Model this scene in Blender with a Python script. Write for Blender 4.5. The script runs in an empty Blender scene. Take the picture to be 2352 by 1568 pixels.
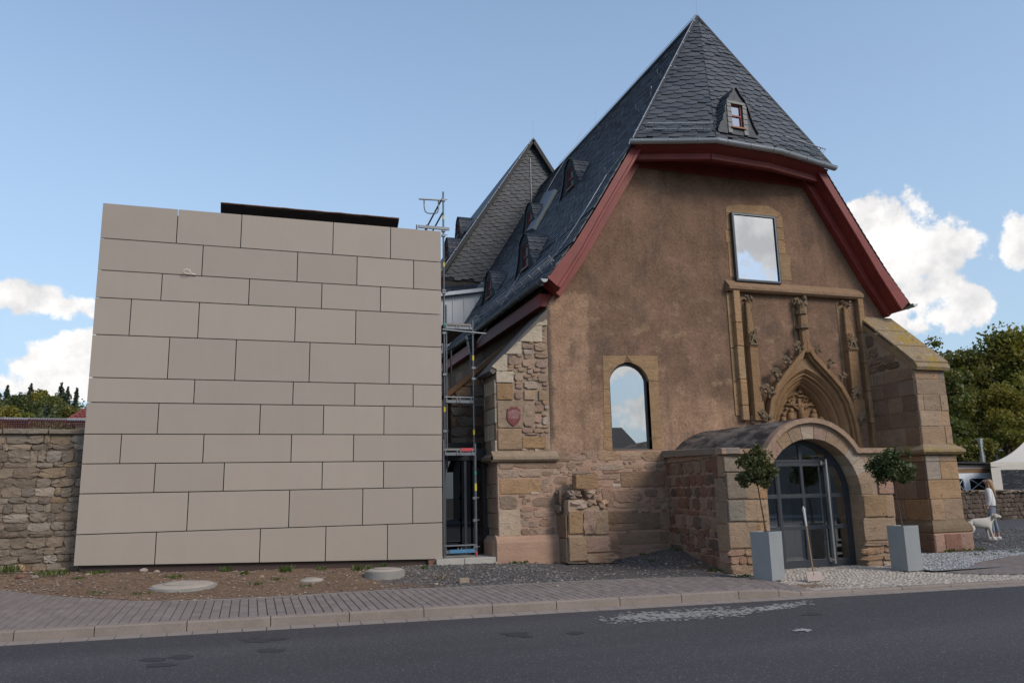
import bpy, bmesh, math, random
import numpy as np
from mathutils import Vector, Matrix, Euler, noise as mnoise
from mathutils.geometry import tessellate_polygon

SC = bpy.context.scene
COL = SC.collection
rnd = random.Random(7)
rad = math.radians

# ------------------------------------------------------------------ camera, sky, sun, exposure
EYE = Vector((0.0, 0.0, 1.65))
YAW, PITCH, ROLL, FPX = 0.320773, 0.193456, -0.0230668, 1804.27   # FPX: focal length for a 2352 px wide picture
CF = Vector((math.sin(YAW)*math.cos(PITCH), math.cos(YAW)*math.cos(PITCH), math.sin(PITCH)))
CR0 = Vector((math.cos(YAW), -math.sin(YAW), 0)); CU0 = CR0.cross(CF)
CR = math.cos(ROLL)*CR0 + math.sin(ROLL)*CU0
CU = math.cos(ROLL)*CU0 - math.sin(ROLL)*CR0
cam_d = bpy.data.cameras.new('camera'); cam = bpy.data.objects.new('camera', cam_d); COL.objects.link(cam)
cam_d.sensor_width = 36.0; cam_d.lens = FPX/2352*36; cam_d.clip_end = 3000; cam_d.clip_start = 0.1
mw = Matrix((CR, CU, -CF)).transposed().to_4x4(); mw.translation = EYE
cam.matrix_world = mw
SC.camera = cam

SUN_AZ, SUN_EL = rad(148), rad(36)      # clockwise from +Y seen from above; elevation
SUN_DIR = Vector((math.sin(SUN_AZ)*math.cos(SUN_EL), math.cos(SUN_AZ)*math.cos(SUN_EL), math.sin(SUN_EL)))
SKY_STRENGTH, SUN_STRENGTH, EXPOSURE = 0.15, 1.75, 0.40
sd = bpy.data.lights.new('sun', 'SUN'); sd.energy = SUN_STRENGTH; sd.angle = rad(22); sd.color = (1.0, 0.91, 0.80)
so = bpy.data.objects.new('sun', sd); COL.objects.link(so)
so.rotation_euler = SUN_DIR.to_track_quat('Z', 'Y').to_euler()
SC.view_settings.view_transform = 'Standard'; SC.view_settings.look = 'None'
SC.view_settings.exposure = EXPOSURE; SC.view_settings.gamma = 1.0; SC.view_settings.use_curve_mapping = False
SC.render.engine = 'CYCLES'

def ray(px, py):
    return CF + ((px-1176)*CR - (py-784)*CU)/FPX
def aY(px, py, y):                       # the point seen at a pixel of the 2352 px photo, on the plane Y = y
    d = ray(px, py); return EYE + d*(y/d.y)
def aX(px, py, x):
    d = ray(px, py); return EYE + d*(x/d.x)
def aZ(px, py, z=0.0):
    d = ray(px, py); return EYE + d*((z-EYE.z)/d.z)
def aP(px, py, p0, n):
    d = ray(px, py); return EYE + d*((p0-EYE).dot(n)/d.dot(n))
def azel(px, py):
    d = ray(px, py).normalized(); return math.atan2(d.x, d.y), math.asin(d.z)

# ---- world: Nishita sky with cumulus clouds set by direction
W = bpy.data.worlds.new('World'); SC.world = W; W.use_nodes = True
def build_world():
    nt = W.node_tree; N = nt.nodes; L = nt.links; N.clear()
    def nd(t, **k):
        n = N.new(t)
        for a, b in k.items(): setattr(n, a, b)
        return n
    def M(op, a, b=None, c=None, clamp=False):
        n = nd('ShaderNodeMath', operation=op, use_clamp=clamp)
        for i, v in enumerate((a, b, c)):
            if v is None: continue
            if isinstance(v, (int, float)): n.inputs[i].default_value = v
            else: L.new(v, n.inputs[i])
        return n.outputs[0]
    tc = nd('ShaderNodeTexCoord'); sp = nd('ShaderNodeSeparateXYZ'); L.new(tc.outputs['Generated'], sp.inputs[0])
    X, Y, Z = sp.outputs
    az = M('ARCTAN2', X, Y); el = M('ARCSINE', Z)
    sky = nd('ShaderNodeTexSky', sky_type='NISHITA', sun_disc=False, sun_elevation=SUN_EL, sun_rotation=SUN_AZ)
    sky.air_density = 1.0; sky.dust_density = 0.4; sky.ozone_density = 1.4
    def nz(scale, detail, rough, off=(0, 0, 0), stretch=(1, 1, 1)):
        mp = nd('ShaderNodeMapping'); L.new(tc.outputs['Generated'], mp.inputs[0])
        mp.inputs['Location'].default_value = off; mp.inputs['Scale'].default_value = stretch
        n = nd('ShaderNodeTexNoise'); n.inputs['Scale'].default_value = scale; n.inputs['Detail'].default_value = detail
        n.inputs['Roughness'].default_value = rough; L.new(mp.outputs[0], n.inputs['Vector']); return n.outputs['Fac']
    # blobs: pixel of the photo (or azimuth, elevation in degrees outside it), half sizes in degrees
    blobs = []
    def px(x, y, w, h):
        a, e = azel(x, y); blobs.append((a, e, rad(w), rad(h)))
    px(1985, 545, 4.6, 3.6); px(2060, 605, 4.9, 3.0); px(2135, 580, 3.0, 2.1); px(2075, 675, 4.2, 2.6); px(2200, 715, 2.5, 1.8); px(2050, 740, 3.6, 1.5)
    px(2356, 552, 1.5, 1.9); px(2225, 680, 1.3, 0.9)
    px(60, 690, 3.6, 1.6); px(150, 705, 3.4, 1.0); px(20, 675, 2.0, 1.7)
    px(150, 835, 5.2, 2.2); px(190, 815, 2.6, 2.0); px(60, 835, 2.1, 1.2); px(120, 880, 5.0, 1.3)
    for a, e, w, h in ((-75, 14, 12, 5), (-110, 24, 16, 8), (-160, 20, 17, 7), (144, 20, 7, 6), (150, 5.5, 7, 1.6), (158, 9.5, 8, 2.2), (168, 39, 13, 7), (136, 9, 6, 2.6),
                       (120, 30, 14, 8), (95, 16, 14, 5), (75, 26, 9, 5), (-140, 48, 14, 9), (110, 55, 16, 9), (172, 13, 7, 2.2)):
        blobs.append((rad(a), rad(e), rad(w), rad(h)))
    field = None; base = None
    for a, e, w, h in blobs:
        da = M('SUBTRACT', az, a)
        if abs(a) > 2.0: da = M('WRAP', da, math.pi, -math.pi)
        u = M('DIVIDE', da, w/ max(0.3, math.cos(e))); v = M('DIVIDE', M('SUBTRACT', el, e), h)
        f = M('SUBTRACT', 1.0, M('ADD', M('MULTIPLY', u, u), M('MULTIPLY', v, v)))
        f = M('MAXIMUM', f, -1.0)
        field = f if field is None else M('SMOOTH_MAX', field, f, 0.35)
    n1 = nz(9, 10, 0.62); n2 = nz(34, 8, 0.6, (3, 1, 2)); n3 = nz(15, 7, 0.55, (0.4, 0.2, 1.03))
    d = M('ADD', field, M('MULTIPLY', M('SUBTRACT', n1, 0.5), 3.0))
    d = M('ADD', d, M('MULTIPLY', M('SUBTRACT', n2, 0.5), 2.0))
    mask = M('MULTIPLY_ADD', d, 2.3, -0.42, clamp=True)
    mask = M('MULTIPLY', mask, M('MULTIPLY', mask, M('SUBTRACT', 3.0, M('MULTIPLY', mask, 2.0))))
    # billow shading: brighter where dense and high relief, greyer inside the base
    sh = M('ADD', M('MULTIPLY', M('SUBTRACT', n3, 0.5), 3.6), M('MULTIPLY', M('SUBTRACT', n2, 0.5), 1.6))
    sh = M('ADD', sh, 0.55, clamp=True)
    cr = nd('ShaderNodeMix', data_type='RGBA'); L.new(sh, cr.inputs['Factor'])
    k = 0.76/SKY_STRENGTH
    cr.inputs['A'].default_value = (0.74*k, 0.74*k, 0.755*k, 1); cr.inputs['B'].default_value = (1.13*k, 1.10*k, 1.07*k, 1)
    # horizon haze veil: paler sky low down
    hz = M('POWER', M('SUBTRACT', 1.0, M('MULTIPLY', M('ABSOLUTE', el), 1/1.1), clamp=True), 1.6)
    sk = nd('ShaderNodeMix', data_type='RGBA', blend_type='MULTIPLY'); sk.inputs['Factor'].default_value = 1.0
    L.new(sky.outputs[0], sk.inputs['A']); sk.inputs['B'].default_value = SKY_TINT
    sv = nd('ShaderNodeMix', data_type='RGBA'); L.new(M('MULTIPLY', hz, 0.92), sv.inputs['Factor'])
    L.new(sk.outputs['Result'], sv.inputs['A']); sv.inputs['B'].default_value = (0.415*k, 0.565*k, 0.72*k, 1)
    mx = nd('ShaderNodeMix', data_type='RGBA'); L.new(mask, mx.inputs['Factor'])
    L.new(sv.outputs['Result'], mx.inputs['A']); L.new(cr.outputs['Result'], mx.inputs['B'])
    bg = nd('ShaderNodeBackground'); bg.inputs['Strength'].default_value = SKY_STRENGTH
    L.new(mx.outputs['Result'], bg.inputs['Color'])
    out = nd('ShaderNodeOutputWorld'); L.new(bg.outputs[0], out.inputs[0])
SKY_TINT = (1.16, 1.12, 1.10, 1)
build_world()

# ------------------------------------------------------------------ helpers
class MB:
    """collects geometry for ONE mesh object"""
    def __init__(s): s.v = []; s.f = []
    def add(s, vs, fs):
        o = len(s.v); s.v.extend([tuple(p) for p in vs]); s.f.extend([tuple(i+o for i in f) for f in fs]); return s
    def box(s, x0, x1, y0, y1, z0, z1):
        vs = [(x, y, z) for z in (z0, z1) for y in (y0, y1) for x in (x0, x1)]
        return s.add(vs, [(0, 2, 3, 1), (4, 5, 7, 6), (0, 1, 5, 4), (2, 6, 7, 3), (0, 4, 6, 2), (1, 3, 7, 5)])
    def hexa(s, a, b):                    # two quads (lists of 4 points), joined
        return s.add(list(a)+list(b), [(0, 1, 2, 3), (7, 6, 5, 4), (0, 4, 5, 1), (1, 5, 6, 2), (2, 6, 7, 3), (3, 7, 4, 0)])
    def bar(s, a, b, w, h, up=(0, 0, 1)):  # rectangular bar from a to b
        a = Vector(a); b = Vector(b); d = (b-a).normalized(); u = Vector(up)
        if abs(d.dot(u)) > 0.98: u = Vector((0, 1, 0))
        r = d.cross(u).normalized(); u = r.cross(d)
        q = lambda p: [p-r*w/2-u*h/2, p+r*w/2-u*h/2, p+r*w/2+u*h/2, p-r*w/2+u*h/2]
        return s.hexa(q(a), q(b))
    def tube(s, pts, r, n=8, caps=True, r2=None):
        pts = [Vector(p) for p in pts]; k = len(pts); vs = []; fs = []
        prev = None
        for i, p in enumerate(pts):
            d = (pts[min(i+1, k-1)]-pts[max(i-1, 0)]).normalized()
            if prev is None: u = d.orthogonal().normalized()
            else:
                u = prev-d*prev.dot(d)
                u = d.orthogonal().normalized() if u.length < 1e-5 else u.normalized()
            prev = u; w = d.cross(u)
            rr = r if r2 is None else r+(r2-r)*i/max(1, k-1)
            for j in range(n):
                a = 2*math.pi*j/n; vs.append(p+(u*math.cos(a)+w*math.sin(a))*rr)
        for i in range(k-1):
            for j in range(n):
                a = i*n+j; b = i*n+(j+1) % n; fs.append((a, b, b+n, a+n))
        if caps: fs.append(tuple(range(n-1, -1, -1))); fs.append(tuple(range((k-1)*n, k*n)))
        return s.add(vs, fs)
    def ext(s, outer, holes=(), y0=0.0, y1=1.0, fn=None):
        """extrude a 2-D outline (with holes) between depths y0 and y1; fn(u, d, v) gives the point"""
        fn = fn or (lambda u, d, v: (u, d, v))
        loops = [list(outer)]+[list(h) for h in holes]
        flat = [p for l in loops for p in l]
        tri = tessellate_polygon([[Vector((p[0], p[1], 0)) for p in l] for l in loops])
        n = len(flat); vs = [fn(p[0], y0, p[1]) for p in flat]+[fn(p[0], y1, p[1]) for p in flat]
        fs = []
        for t in tri:
            a, b, c = (flat[i] for i in t)
            ar = (b[0]-a[0])*(c[1]-a[1])-(b[1]-a[1])*(c[0]-a[0])
            t = tuple(t) if ar > 0 else (t[0], t[2], t[1])
            fs.append(t); fs.append((t[2]+n, t[1]+n, t[0]+n))
        o = 0
        for l in loops:
            k = len(l)
            for i in range(k):
                a = o+i; b = o+(i+1) % k; fs.append((b, a, a+n, b+n))
            o += k
        return s.add(vs, fs)
    def strip(s, rows, closed=False):     # grid surface from rows of points
        m = len(rows[0]); vs = [p for r in rows for p in r]; fs = []
        for i in range(len(rows)-1):
            for j in range(m-1 if not closed else m):
                a = i*m+j; b = i*m+(j+1) % m; fs.append((a, b, b+m, a+m))
        return s.add(vs, fs)
    def ball(s, c, r, sub=1, squash=(1, 1, 1), jit=0.0, rg=rnd):
        bm = bmesh.new(); bmesh.ops.create_icosphere(bm, subdivisions=sub, radius=1.0)
        vs = []
        for v in bm.verts:
            k = r*(1+rg.uniform(-jit, jit)); vs.append((c[0]+v.co.x*k*squash[0], c[1]+v.co.y*k*squash[1], c[2]+v.co.z*k*squash[2]))
        fs = [tuple(v.index for v in f.verts) for f in bm.faces]; bm.free()
        return s.add(vs, fs)
    def mesh(s, name, smooth=False, recalc=True):
        me = bpy.data.meshes.new(name); me.from_pydata(s.v, [], s.f)
        if recalc and len(s.f) < 60000:
            bm = bmesh.new(); bm.from_mesh(me); bmesh.ops.recalc_face_normals(bm, faces=bm.faces); bm.to_mesh(me); bm.free()
        if smooth: me.polygons.foreach_set('use_smooth', [True]*len(me.polygons))
        me.update(); return me
    def build(s, name, mat, parent=None, smooth=False, bevel=0, local=False, **kw):
        return link(name, s.mesh(name, smooth), mat, parent, bevel=bevel, local=local, **kw)

def link(name, me, mat, parent=None, bevel=0, local=False, **kw):
    o = bpy.data.objects.new(name, me); COL.objects.link(o)
    if mat is not None and len(me.materials) == 0: me.materials.append(mat)
    if parent is not None:
        o.parent = parent
        if not local and parent.type == 'EMPTY': o.matrix_parent_inverse = Matrix.Translation(-Vector(parent.location))
    if bevel:
        b = o.modifiers.new('bevel', 'BEVEL'); b.width = bevel; b.segments = 2; b.limit_method = 'ANGLE'; b.angle_limit = rad(35)
    for k, v in kw.items(): o[k] = v
    return o
def thing(name, label, category, loc=(0, 0, 0), rz=0.0, group=None):
    o = bpy.data.objects.new(name, None); COL.objects.link(o); o.empty_display_size = 0.2
    o.location = loc; o.rotation_euler = (0, 0, rz); o['label'] = label; o['category'] = category
    if group: o['group'] = group
    return o
def tag(o, label, category, group=None):
    o['label'] = label; o['category'] = category
    if group: o['group'] = group
    return o
def struct(o): o['kind'] = 'structure'; return o
def stuff(o): o['kind'] = 'stuff'; return o

# ------------------------------------------------------------------ materials
class NM:
    def __init__(s, name):
        s.m = bpy.data.materials.new(name); s.m.use_nodes = True; s.nt = s.m.node_tree; s.N = s.nt.nodes; s.L = s.nt.links
        s.N.clear(); s.out = s.N.new('ShaderNodeOutputMaterial'); s.b = s.N.new('ShaderNodeBsdfPrincipled'); s.L.new(s.b.outputs[0], s.out.inputs[0])
        s.pos = None
    def n(s, t, **k):
        x = s.N.new(t)
        for a, b in k.items(): setattr(x, a, b)
        return x
    def put(s, sock, v):
        if isinstance(v, (int, float)): sock.default_value = v
        elif isinstance(v, (tuple, list)): sock.default_value = tuple(v) if len(v) == len(sock.default_value) else tuple(v)+(1,)
        else: s.L.new(v, sock)
    def P(s):
        if s.pos is None: s.pos = s.n('ShaderNodeNewGeometry')
        return s.pos.outputs['Position']
    def M(s, op, a, b=None, c=None, clamp=False):
        x = s.n('ShaderNodeMath', operation=op, use_clamp=clamp)
        for i, v in enumerate((a, b, c)):
            if v is not None: s.put(x.inputs[i], v)
        return x.outputs[0]
    def noise(s, scale, detail=4, rough=0.55, stretch=(1, 1, 1), off=(0, 0, 0), vec=None, dist=0.0):
        x = s.n('ShaderNodeTexNoise'); mp = s.n('ShaderNodeMapping'); s.L.new(vec or s.P(), mp.inputs[0])
        mp.inputs['Scale'].default_value = stretch; mp.inputs['Location'].default_value = off
        s.L.new(mp.outputs[0], x.inputs['Vector'])
        x.inputs['Scale'].default_value = scale; x.inputs['Detail'].default_value = detail; x.inputs['Roughness'].default_value = rough
        x.inputs['Distortion'].default_value = dist
        return x.outputs['Fac']
    def voro(s, scale, feature='F1', out='Distance', vec=None):
        x = s.n('ShaderNodeTexVoronoi', feature=feature); s.L.new(vec or s.P(), x.inputs['Vector']); x.inputs['Scale'].default_value = scale
        return x.outputs[out]
    def ramp(s, f, lo, hi):             # linear step lo..hi -> 0..1
        x = s.n('ShaderNodeMapRange'); x.interpolation_type = 'SMOOTHSTEP'; s.put(x.inputs['Value'], f)
        x.inputs['From Min'].default_value = lo; x.inputs['From Max'].default_value = hi; return x.outputs[0]
    def mix(s, f, a, b, mode='MIX'):
        x = s.n('ShaderNodeMix', data_type='RGBA', blend_type=mode); s.put(x.inputs['Factor'], f); s.put(x.inputs['A'], a); s.put(x.inputs['B'], b)
        return x.outputs['Result']
    def bright(s, col, f, amp):          # multiply colour by 1 +- amp following f (0..1)
        g = s.M('MULTIPLY_ADD', f, 2*amp, 1-amp); x = s.n('ShaderNodeVectorMath', operation='SCALE'); s.put(x.inputs[0], col); s.put(x.inputs['Scale'], g); return x.outputs[0]
    def bump(s, h, strength, dist):
        x = s.n('ShaderNodeBump'); x.inputs['Strength'].default_value = strength; x.inputs['Distance'].default_value = dist; s.put(x.inputs['Height'], h)
        s.L.new(x.outputs[0], s.b.inputs['Normal'])
    def fin(s, col, rough=0.8, metal=0.0, spec=0.5):
        s.put(s.b.inputs['Base Color'], col); s.put(s.b.inputs['Roughness'], rough); s.b.inputs['Metallic'].default_value = metal
        s.b.inputs['Specular IOR Level'].default_value = spec; return s.m
def simple(name, col, rough=0.7, metal=0.0, amp=0.15, scale=6, bump=0.0, fine=60, spec=0.4, stretch=(1, 1, 1)):
    q = NM(name); c = q.bright(col, q.noise(scale, 5, 0.6, stretch), amp); c = q.bright(c, q.noise(fine, 3), amp*0.5)
    if bump: q.bump(q.noise(fine, 4), 0.6, bump)
    return q.fin(c, rough, metal, spec)

def mat_stone():
    q = NM('sandstone'); oi = q.n('ShaderNodeObjectInfo'); c = oi.outputs['Color']
    big = q.noise(2.6, 6, 0.62, dist=0.5); band = q.noise(5, 5, 0.65, stretch=(0.6, 0.6, 1.4), dist=0.8); fine = q.noise(42, 4, 0.65)
    c = q.bright(c, big, 0.30); c = q.bright(c, band, 0.20); c = q.bright(c, fine, 0.22)
    c = q.mix(q.M('MULTIPLY', q.ramp(q.noise(3.7, 6, 0.7, off=(5, 2, 1)), 0.56, 0.74), 0.55), c, (0.085, 0.070, 0.055))   # grey weathering crust
    c = q.mix(q.M('MULTIPLY', q.ramp(q.noise(1.9, 5, 0.6, off=(1, 7, 3)), 0.58, 0.75), 0.4), c, (0.30, 0.15, 0.055))   # iron-ochre bleeding
    pit = q.ramp(q.noise(17, 3, 0.5, off=(3, 3, 9)), 0.66, 0.74)
    c = q.mix(q.M('MULTIPLY', pit, 0.55), c, (0.04, 0.03, 0.022))
    h = q.M('SUBTRACT', q.M('ADD', q.M('MULTIPLY', fine, 0.5), q.M('ADD', band, big)), q.M('MULTIPLY', pit, 0.8))
    q.bump(h, 0.75, 0.05); return q.fin(c, 0.9, 0, 0.2)
def mat_plaster():
    q = NM('roughcast_plaster'); sp = q.n('ShaderNodeSeparateXYZ'); q.L.new(q.P(), sp.inputs[0]); X, Y, Z = sp.outputs
    g = q.noise(17, 6, 0.78); g2 = q.noise(48, 4, 0.7); big = q.noise(0.9, 6, 0.62, off=(2, 0, 1)); mid = q.noise(3.2, 6, 0.65)
    edge = q.M('MULTIPLY', q.M('SUBTRACT', q.noise(1.6, 6, 0.6, off=(9, 0, 4)), 0.5), 1.0)
    edge2 = q.M('MULTIPLY', q.M('SUBTRACT', mid, 0.5), 0.55)
    dark = q.bright(q.bright((0.198, 0.122, 0.083), big, 0.55), q.noise(2.3, 6, .7, off=(6, 1, 3), stretch=(1, 1, .7)), 0.45); light = q.bright(q.bright((0.310, 0.195, 0.128), mid, 0.5), big, .4); pink = q.bright((0.315, 0.200, 0.140), mid, 0.55)
    # older smooth plaster: strip at the left edge and the foot of the wall
    left = q.ramp(q.M('ADD', X, q.M('MULTIPLY', edge, 0.35)), 8.02, 7.94)
    upl = q.ramp(q.M('ADD', Z, edge2), 6.75, 6.6)
    left = q.M('MULTIPLY', left, upl)
    foot = q.ramp(q.M('ADD', Z, q.M('ADD', q.M('MULTIPLY', edge, 2.3), q.M('MULTIPLY', edge2, 2.0))), 4.6, 3.3)
    c = q.mix(foot, dark, light); c = q.mix(left, c, light)
    low = q.ramp(q.M('ADD', Z, q.M('MULTIPLY', edge, 1.0)), 3.2, 2.5)
    c = q.mix(low, c, pink)
    # bare patches where stones show through
    sx = q.noise(2.1, 3, 0.5, off=(4, 4, 4), stretch=(1, 1, 1.5)); zone = q.ramp(Z, 7.6, 5.4)
    pat = q.M('MULTIPLY', q.ramp(q.M('ADD', sx, q.M('MULTIPLY', q.M('SUBTRACT', mid, .5), .25)), 0.575, 0.645), zone); c = q.mix(q.M('MULTIPLY', pat, 0.42), c, q.bright((0.36, 0.245, 0.15), g, 0.3))
    st = q.M('MULTIPLY', q.ramp(q.noise(1.3, 6, 0.68, off=(7, 3, 8), stretch=(1, 1, 0.6)), 0.51, 0.68), 0.6); c = q.mix(st, c, (0.105, 0.078, 0.062))   # dark damp stains
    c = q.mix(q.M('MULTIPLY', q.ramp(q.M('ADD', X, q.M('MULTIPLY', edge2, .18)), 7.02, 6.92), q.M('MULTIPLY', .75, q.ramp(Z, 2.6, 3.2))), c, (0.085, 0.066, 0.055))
    run = q.M('MULTIPLY', q.ramp(q.noise(2.2, 5, .6, stretch=(1.6, 1, .12), off=(3, 0, 5)), .53, .70), .38); c = q.mix(run, c, (0.10, 0.072, 0.055))
    c = q.bright(c, g, 0.75); c = q.bright(c, g2, 0.4)
    h = q.M('ADD', q.M('MULTIPLY', g, 1.0), q.M('ADD', q.M('MULTIPLY', g2, 0.35), q.M('MULTIPLY', mid, 0.9)))
    q.bump(h, 0.8, 0.035); return q.fin(c, 0.95, 0, 0.1)
def mat_mortar(name, col):
    q = NM(name); a = q.noise(4, 6, 0.65); b = q.noise(30, 5, 0.7); c = q.bright(col, a, 0.3); c = q.bright(c, b, 0.3)
    q.bump(q.M('ADD', a, q.M('MULTIPLY', b, 0.6)), 0.9, 0.06); return q.fin(c, 0.95, 0, 0.1)
def mat_slate(name='roof_slate', c0=(0.040, 0.046, 0.056), c1=(0.076, 0.082, 0.094)):
    q = NM(name); oi = q.n('ShaderNodeObjectInfo'); q.P()
    r = q.M('FRACT', q.M('ADD', oi.outputs['Random'], q.pos.outputs['Random Per Island']))
    c = q.mix(r, c0, c1); c = q.bright(c, q.noise(3, 5), 0.18); c = q.bright(c, q.noise(40, 3), 0.12)
    q.bump(q.noise(18, 5, 0.6, stretch=(1, 1, 0.4)), 0.35, 0.02)
    return q.fin(c, q.M('MULTIPLY_ADD', q.noise(7, 3), 0.25, 0.42), 0, 0.45)
def mat_asphalt():
    q = NM('asphalt'); a = q.noise(0.35, 5, 0.6); s = q.noise(70, 3, 0.75); v = q.voro(75, out='Color')
    sep = q.n('ShaderNodeSeparateColor'); q.L.new(v, sep.inputs[0])
    c = q.bright((0.062, 0.058, 0.061), a, 0.16); c = q.bright(c, s, 0.45)
    c = q.mix(q.ramp(sep.outputs[0], 0.90, 0.99), c, (0.17, 0.165, 0.16))
    spots = q.M('MULTIPLY', q.ramp(q.noise(0.8, 3, 0.55, stretch=(1, 1.8, 1), off=(3.1, 0.4, 0)), 0.69, 0.74), 0.6); c = q.mix(spots, c, (0.017, 0.016, 0.018))
    lane = q.ramp(q.noise(0.22, 3, 0.5, stretch=(0.15, 1.6, 1)), 0.4, 0.7); c = q.bright(c, lane, 0.16)
    q.bump(q.M('ADD', s, q.M('MULTIPLY', sep.outputs[0], 0.4)), 0.55, 0.012); return q.fin(c, 0.85, 0, 0.3)
def mat_dirt():
    q = NM('gravelly_dirt'); sp = q.n('ShaderNodeSeparateXYZ'); q.L.new(q.P(), sp.inputs[0]); X = sp.outputs[0]
    a = q.noise(0.9, 6, 0.65); b = q.noise(22, 5, 0.75); v = q.voro(26, out='Color'); se = q.n('ShaderNodeSeparateColor'); q.L.new(v, se.inputs[0])
    brown = q.bright((0.205, 0.135, 0.090), a, 0.3); grey = q.bright((0.115, 0.108, 0.104), a, 0.35)
    k = q.M('MULTIPLY', q.ramp(q.M('ADD', X, q.M('MULTIPLY', q.M('SUBTRACT', a, 0.5), 4.5)), 2.0, 4.2), q.ramp(q.M('ADD', X, q.M('MULTIPLY', q.M('SUBTRACT', q.noise(0.7, 4, off=(4, 1, 0)), 0.5), 5)), 10.6, 8.2))
    k2 = q.ramp(X, 8.8, 9.6); k = q.M('MAXIMUM', k, q.M('MULTIPLY', k2, 0.85))
    c = q.mix(k, brown, grey); c = q.bright(c, b, 0.4); c = q.bright(c, se.outputs[0], 0.3)
    gr = q.ramp(q.noise(1.4, 6, 0.7, off=(2, 8, 0)), 0.60, 0.72); c = q.mix(q.M('MULTIPLY', gr, 0.35), c, (0.075, 0.085, 0.03))
    q.bump(q.M('ADD', b, se.outputs[1]), 0.9, 0.04); return q.fin(c, 0.95, 0, 0.1)
def mat_gravel(name, c0, c1):
    q = NM(name); q.P(); r = q.pos.outputs['Random Per Island']; c = q.mix(r, c0, c1); c = q.bright(c, q.noise(30, 3), 0.25); return q.fin(c, 0.9, 0, 0.2)
def mat_leaf(name, c0, c1, c2, trans=0.25):
    q = NM(name); q.P(); r = q.pos.outputs['Random Per Island']; big = q.ramp(q.noise(0.55, 3, 0.5), 0.38, 0.62)
    c = q.mix(r, c0, c1); c = q.mix(q.M('MULTIPLY', big, 0.65), c, c2)
    q.fin(c, 0.5, 0, 0.35); tr = q.n('ShaderNodeBsdfTranslucent'); q.put(tr.inputs[0], q.mix(0.5, c, (0.10, 0.12, 0.012)))
    ms = q.n('ShaderNodeMixShader'); ms.inputs[0].default_value = trans; q.L.new(q.b.outputs[0], ms.inputs[1]); q.L.new(tr.outputs[0], ms.inputs[2]); q.L.new(ms.outputs[0], q.out.inputs[0])
    return q.m
def mat_glass(name, refl, tint, rough=0.0, wav=0.0):
    q = NM(name); g = q.n('ShaderNodeBsdfGlossy'); g.inputs['Roughness'].default_value = rough; g.inputs['Color'].default_value = (0.95, 0.97, 1.0, 1)
    t = q.n('ShaderNodeBsdfTransparent'); t.inputs[0].default_value = tuple(tint)+(1,)
    fr = q.n('ShaderNodeFresnel'); fr.inputs[0].default_value = 1.5
    f = q.M('MULTIPLY_ADD', fr.outputs[0], 1.0, refl, clamp=True)
    ms = q.n('ShaderNodeMixShader'); q.L.new(f, ms.inputs[0]); q.L.new(t.outputs[0], ms.inputs[1]); q.L.new(g.outputs[0], ms.inputs[2]); q.L.new(ms.outputs[0], q.out.inputs[0])
    if wav:
        b = q.n('ShaderNodeBump'); b.inputs['Strength'].default_value = 0.25; b.inputs['Distance'].default_value = wav; q.L.new(q.noise(1.2, 2), b.inputs['Height']); q.L.new(b.outputs[0], g.inputs['Normal'])
    return q.m
def mat_panel():
    q = NM('beige_fibre_panel'); oi = q.n('ShaderNodeObjectInfo')
    c = q.bright((0.325, 0.274, 0.228), oi.outputs['Random'], 0.06); c = q.bright(c, q.noise(1.3, 4, 0.6), 0.05); c = q.bright(c, q.noise(130, 2, 0.6), 0.10)
    c = q.bright(c, q.noise(7, 5, 0.6, stretch=(1, 1, 0.12)), 0.03)
    q.bump(q.noise(140, 2), 0.2, 0.002); return q.fin(c, 0.62, 0, 0.35)
def mat_vault():
    q = NM('weathered_render'); a = q.noise(2.2, 6, 0.7, stretch=(2, 0.7, 1)); c = q.mix(q.ramp(a, 0.38, 0.64), (0.045, 0.040, 0.038), (0.20, 0.165, 0.14)); c = q.bright(c, q.noise(30, 4), 0.3)
    q.bump(q.noise(24, 5, 0.7), 0.7, 0.03); return q.fin(c, 0.95, 0, 0.15)
def mat_lichen():
    q = NM('lichened_coping_stone'); a = q.noise(3.5, 6, 0.68); b = q.noise(11, 5, 0.7, off=(4, 2, 0))
    c = q.bright((0.27, 0.20, 0.125), a, 0.3); c = q.mix(q.ramp(q.noise(1.7, 5, 0.62, off=(3, 1, 1)), 0.46, 0.62), c, (0.30, 0.205, 0.055)); c = q.mix(q.ramp(b, 0.58, 0.66), c, (0.40, 0.37, 0.33))
    c = q.mix(q.M('MULTIPLY', q.ramp(a, 0.56, 0.7), 0.6), c, (0.06, 0.05, 0.035))
    q.bump(q.M('ADD', a, b), 0.7, 0.05); return q.fin(c, 0.95, 0, 0.1)

STONE = mat_stone(); PLASTER = mat_plaster(); SLATE = mat_slate(); SLATE_DARK = mat_slate('blue_black_slate', (0.010, 0.014, 0.022), (0.023, 0.030, 0.042)); ASPHALT = mat_asphalt(); DIRT = mat_dirt(); PANEL = mat_panel()  # second slate is a darker, bluer tone for choir and front dormer
MORTAR_PINK = mat_mortar('pink_lime_mortar', (0.40, 0.265, 0.195)); MORTAR_GREY = mat_mortar('earthy_mortar', (0.205, 0.158, 0.118)); MORTAR_PALE = mat_mortar('pale_mortar', (0.36, 0.265, 0.19))
CARVED = mat_mortar('carved_ochre_sandstone', (0.265, 0.162, 0.088)); CARVED_GREY = mat_mortar('weathered_carving_stone', (0.20, 0.145, 0.095))
VAULT = mat_vault(); LICHEN = mat_lichen()
UNDER = simple('roofing_felt', (0.02, 0.022, 0.026), 0.9)
RED = simple('oxblood_paint', (0.180, 0.030, 0.023), 0.55, amp=0.42, scale=2.2, bump=0.006, fine=22)
ZINC = simple('zinc_sheet', (0.40, 0.42, 0.43), 0.42, 0.75, amp=0.2, scale=2)
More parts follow.
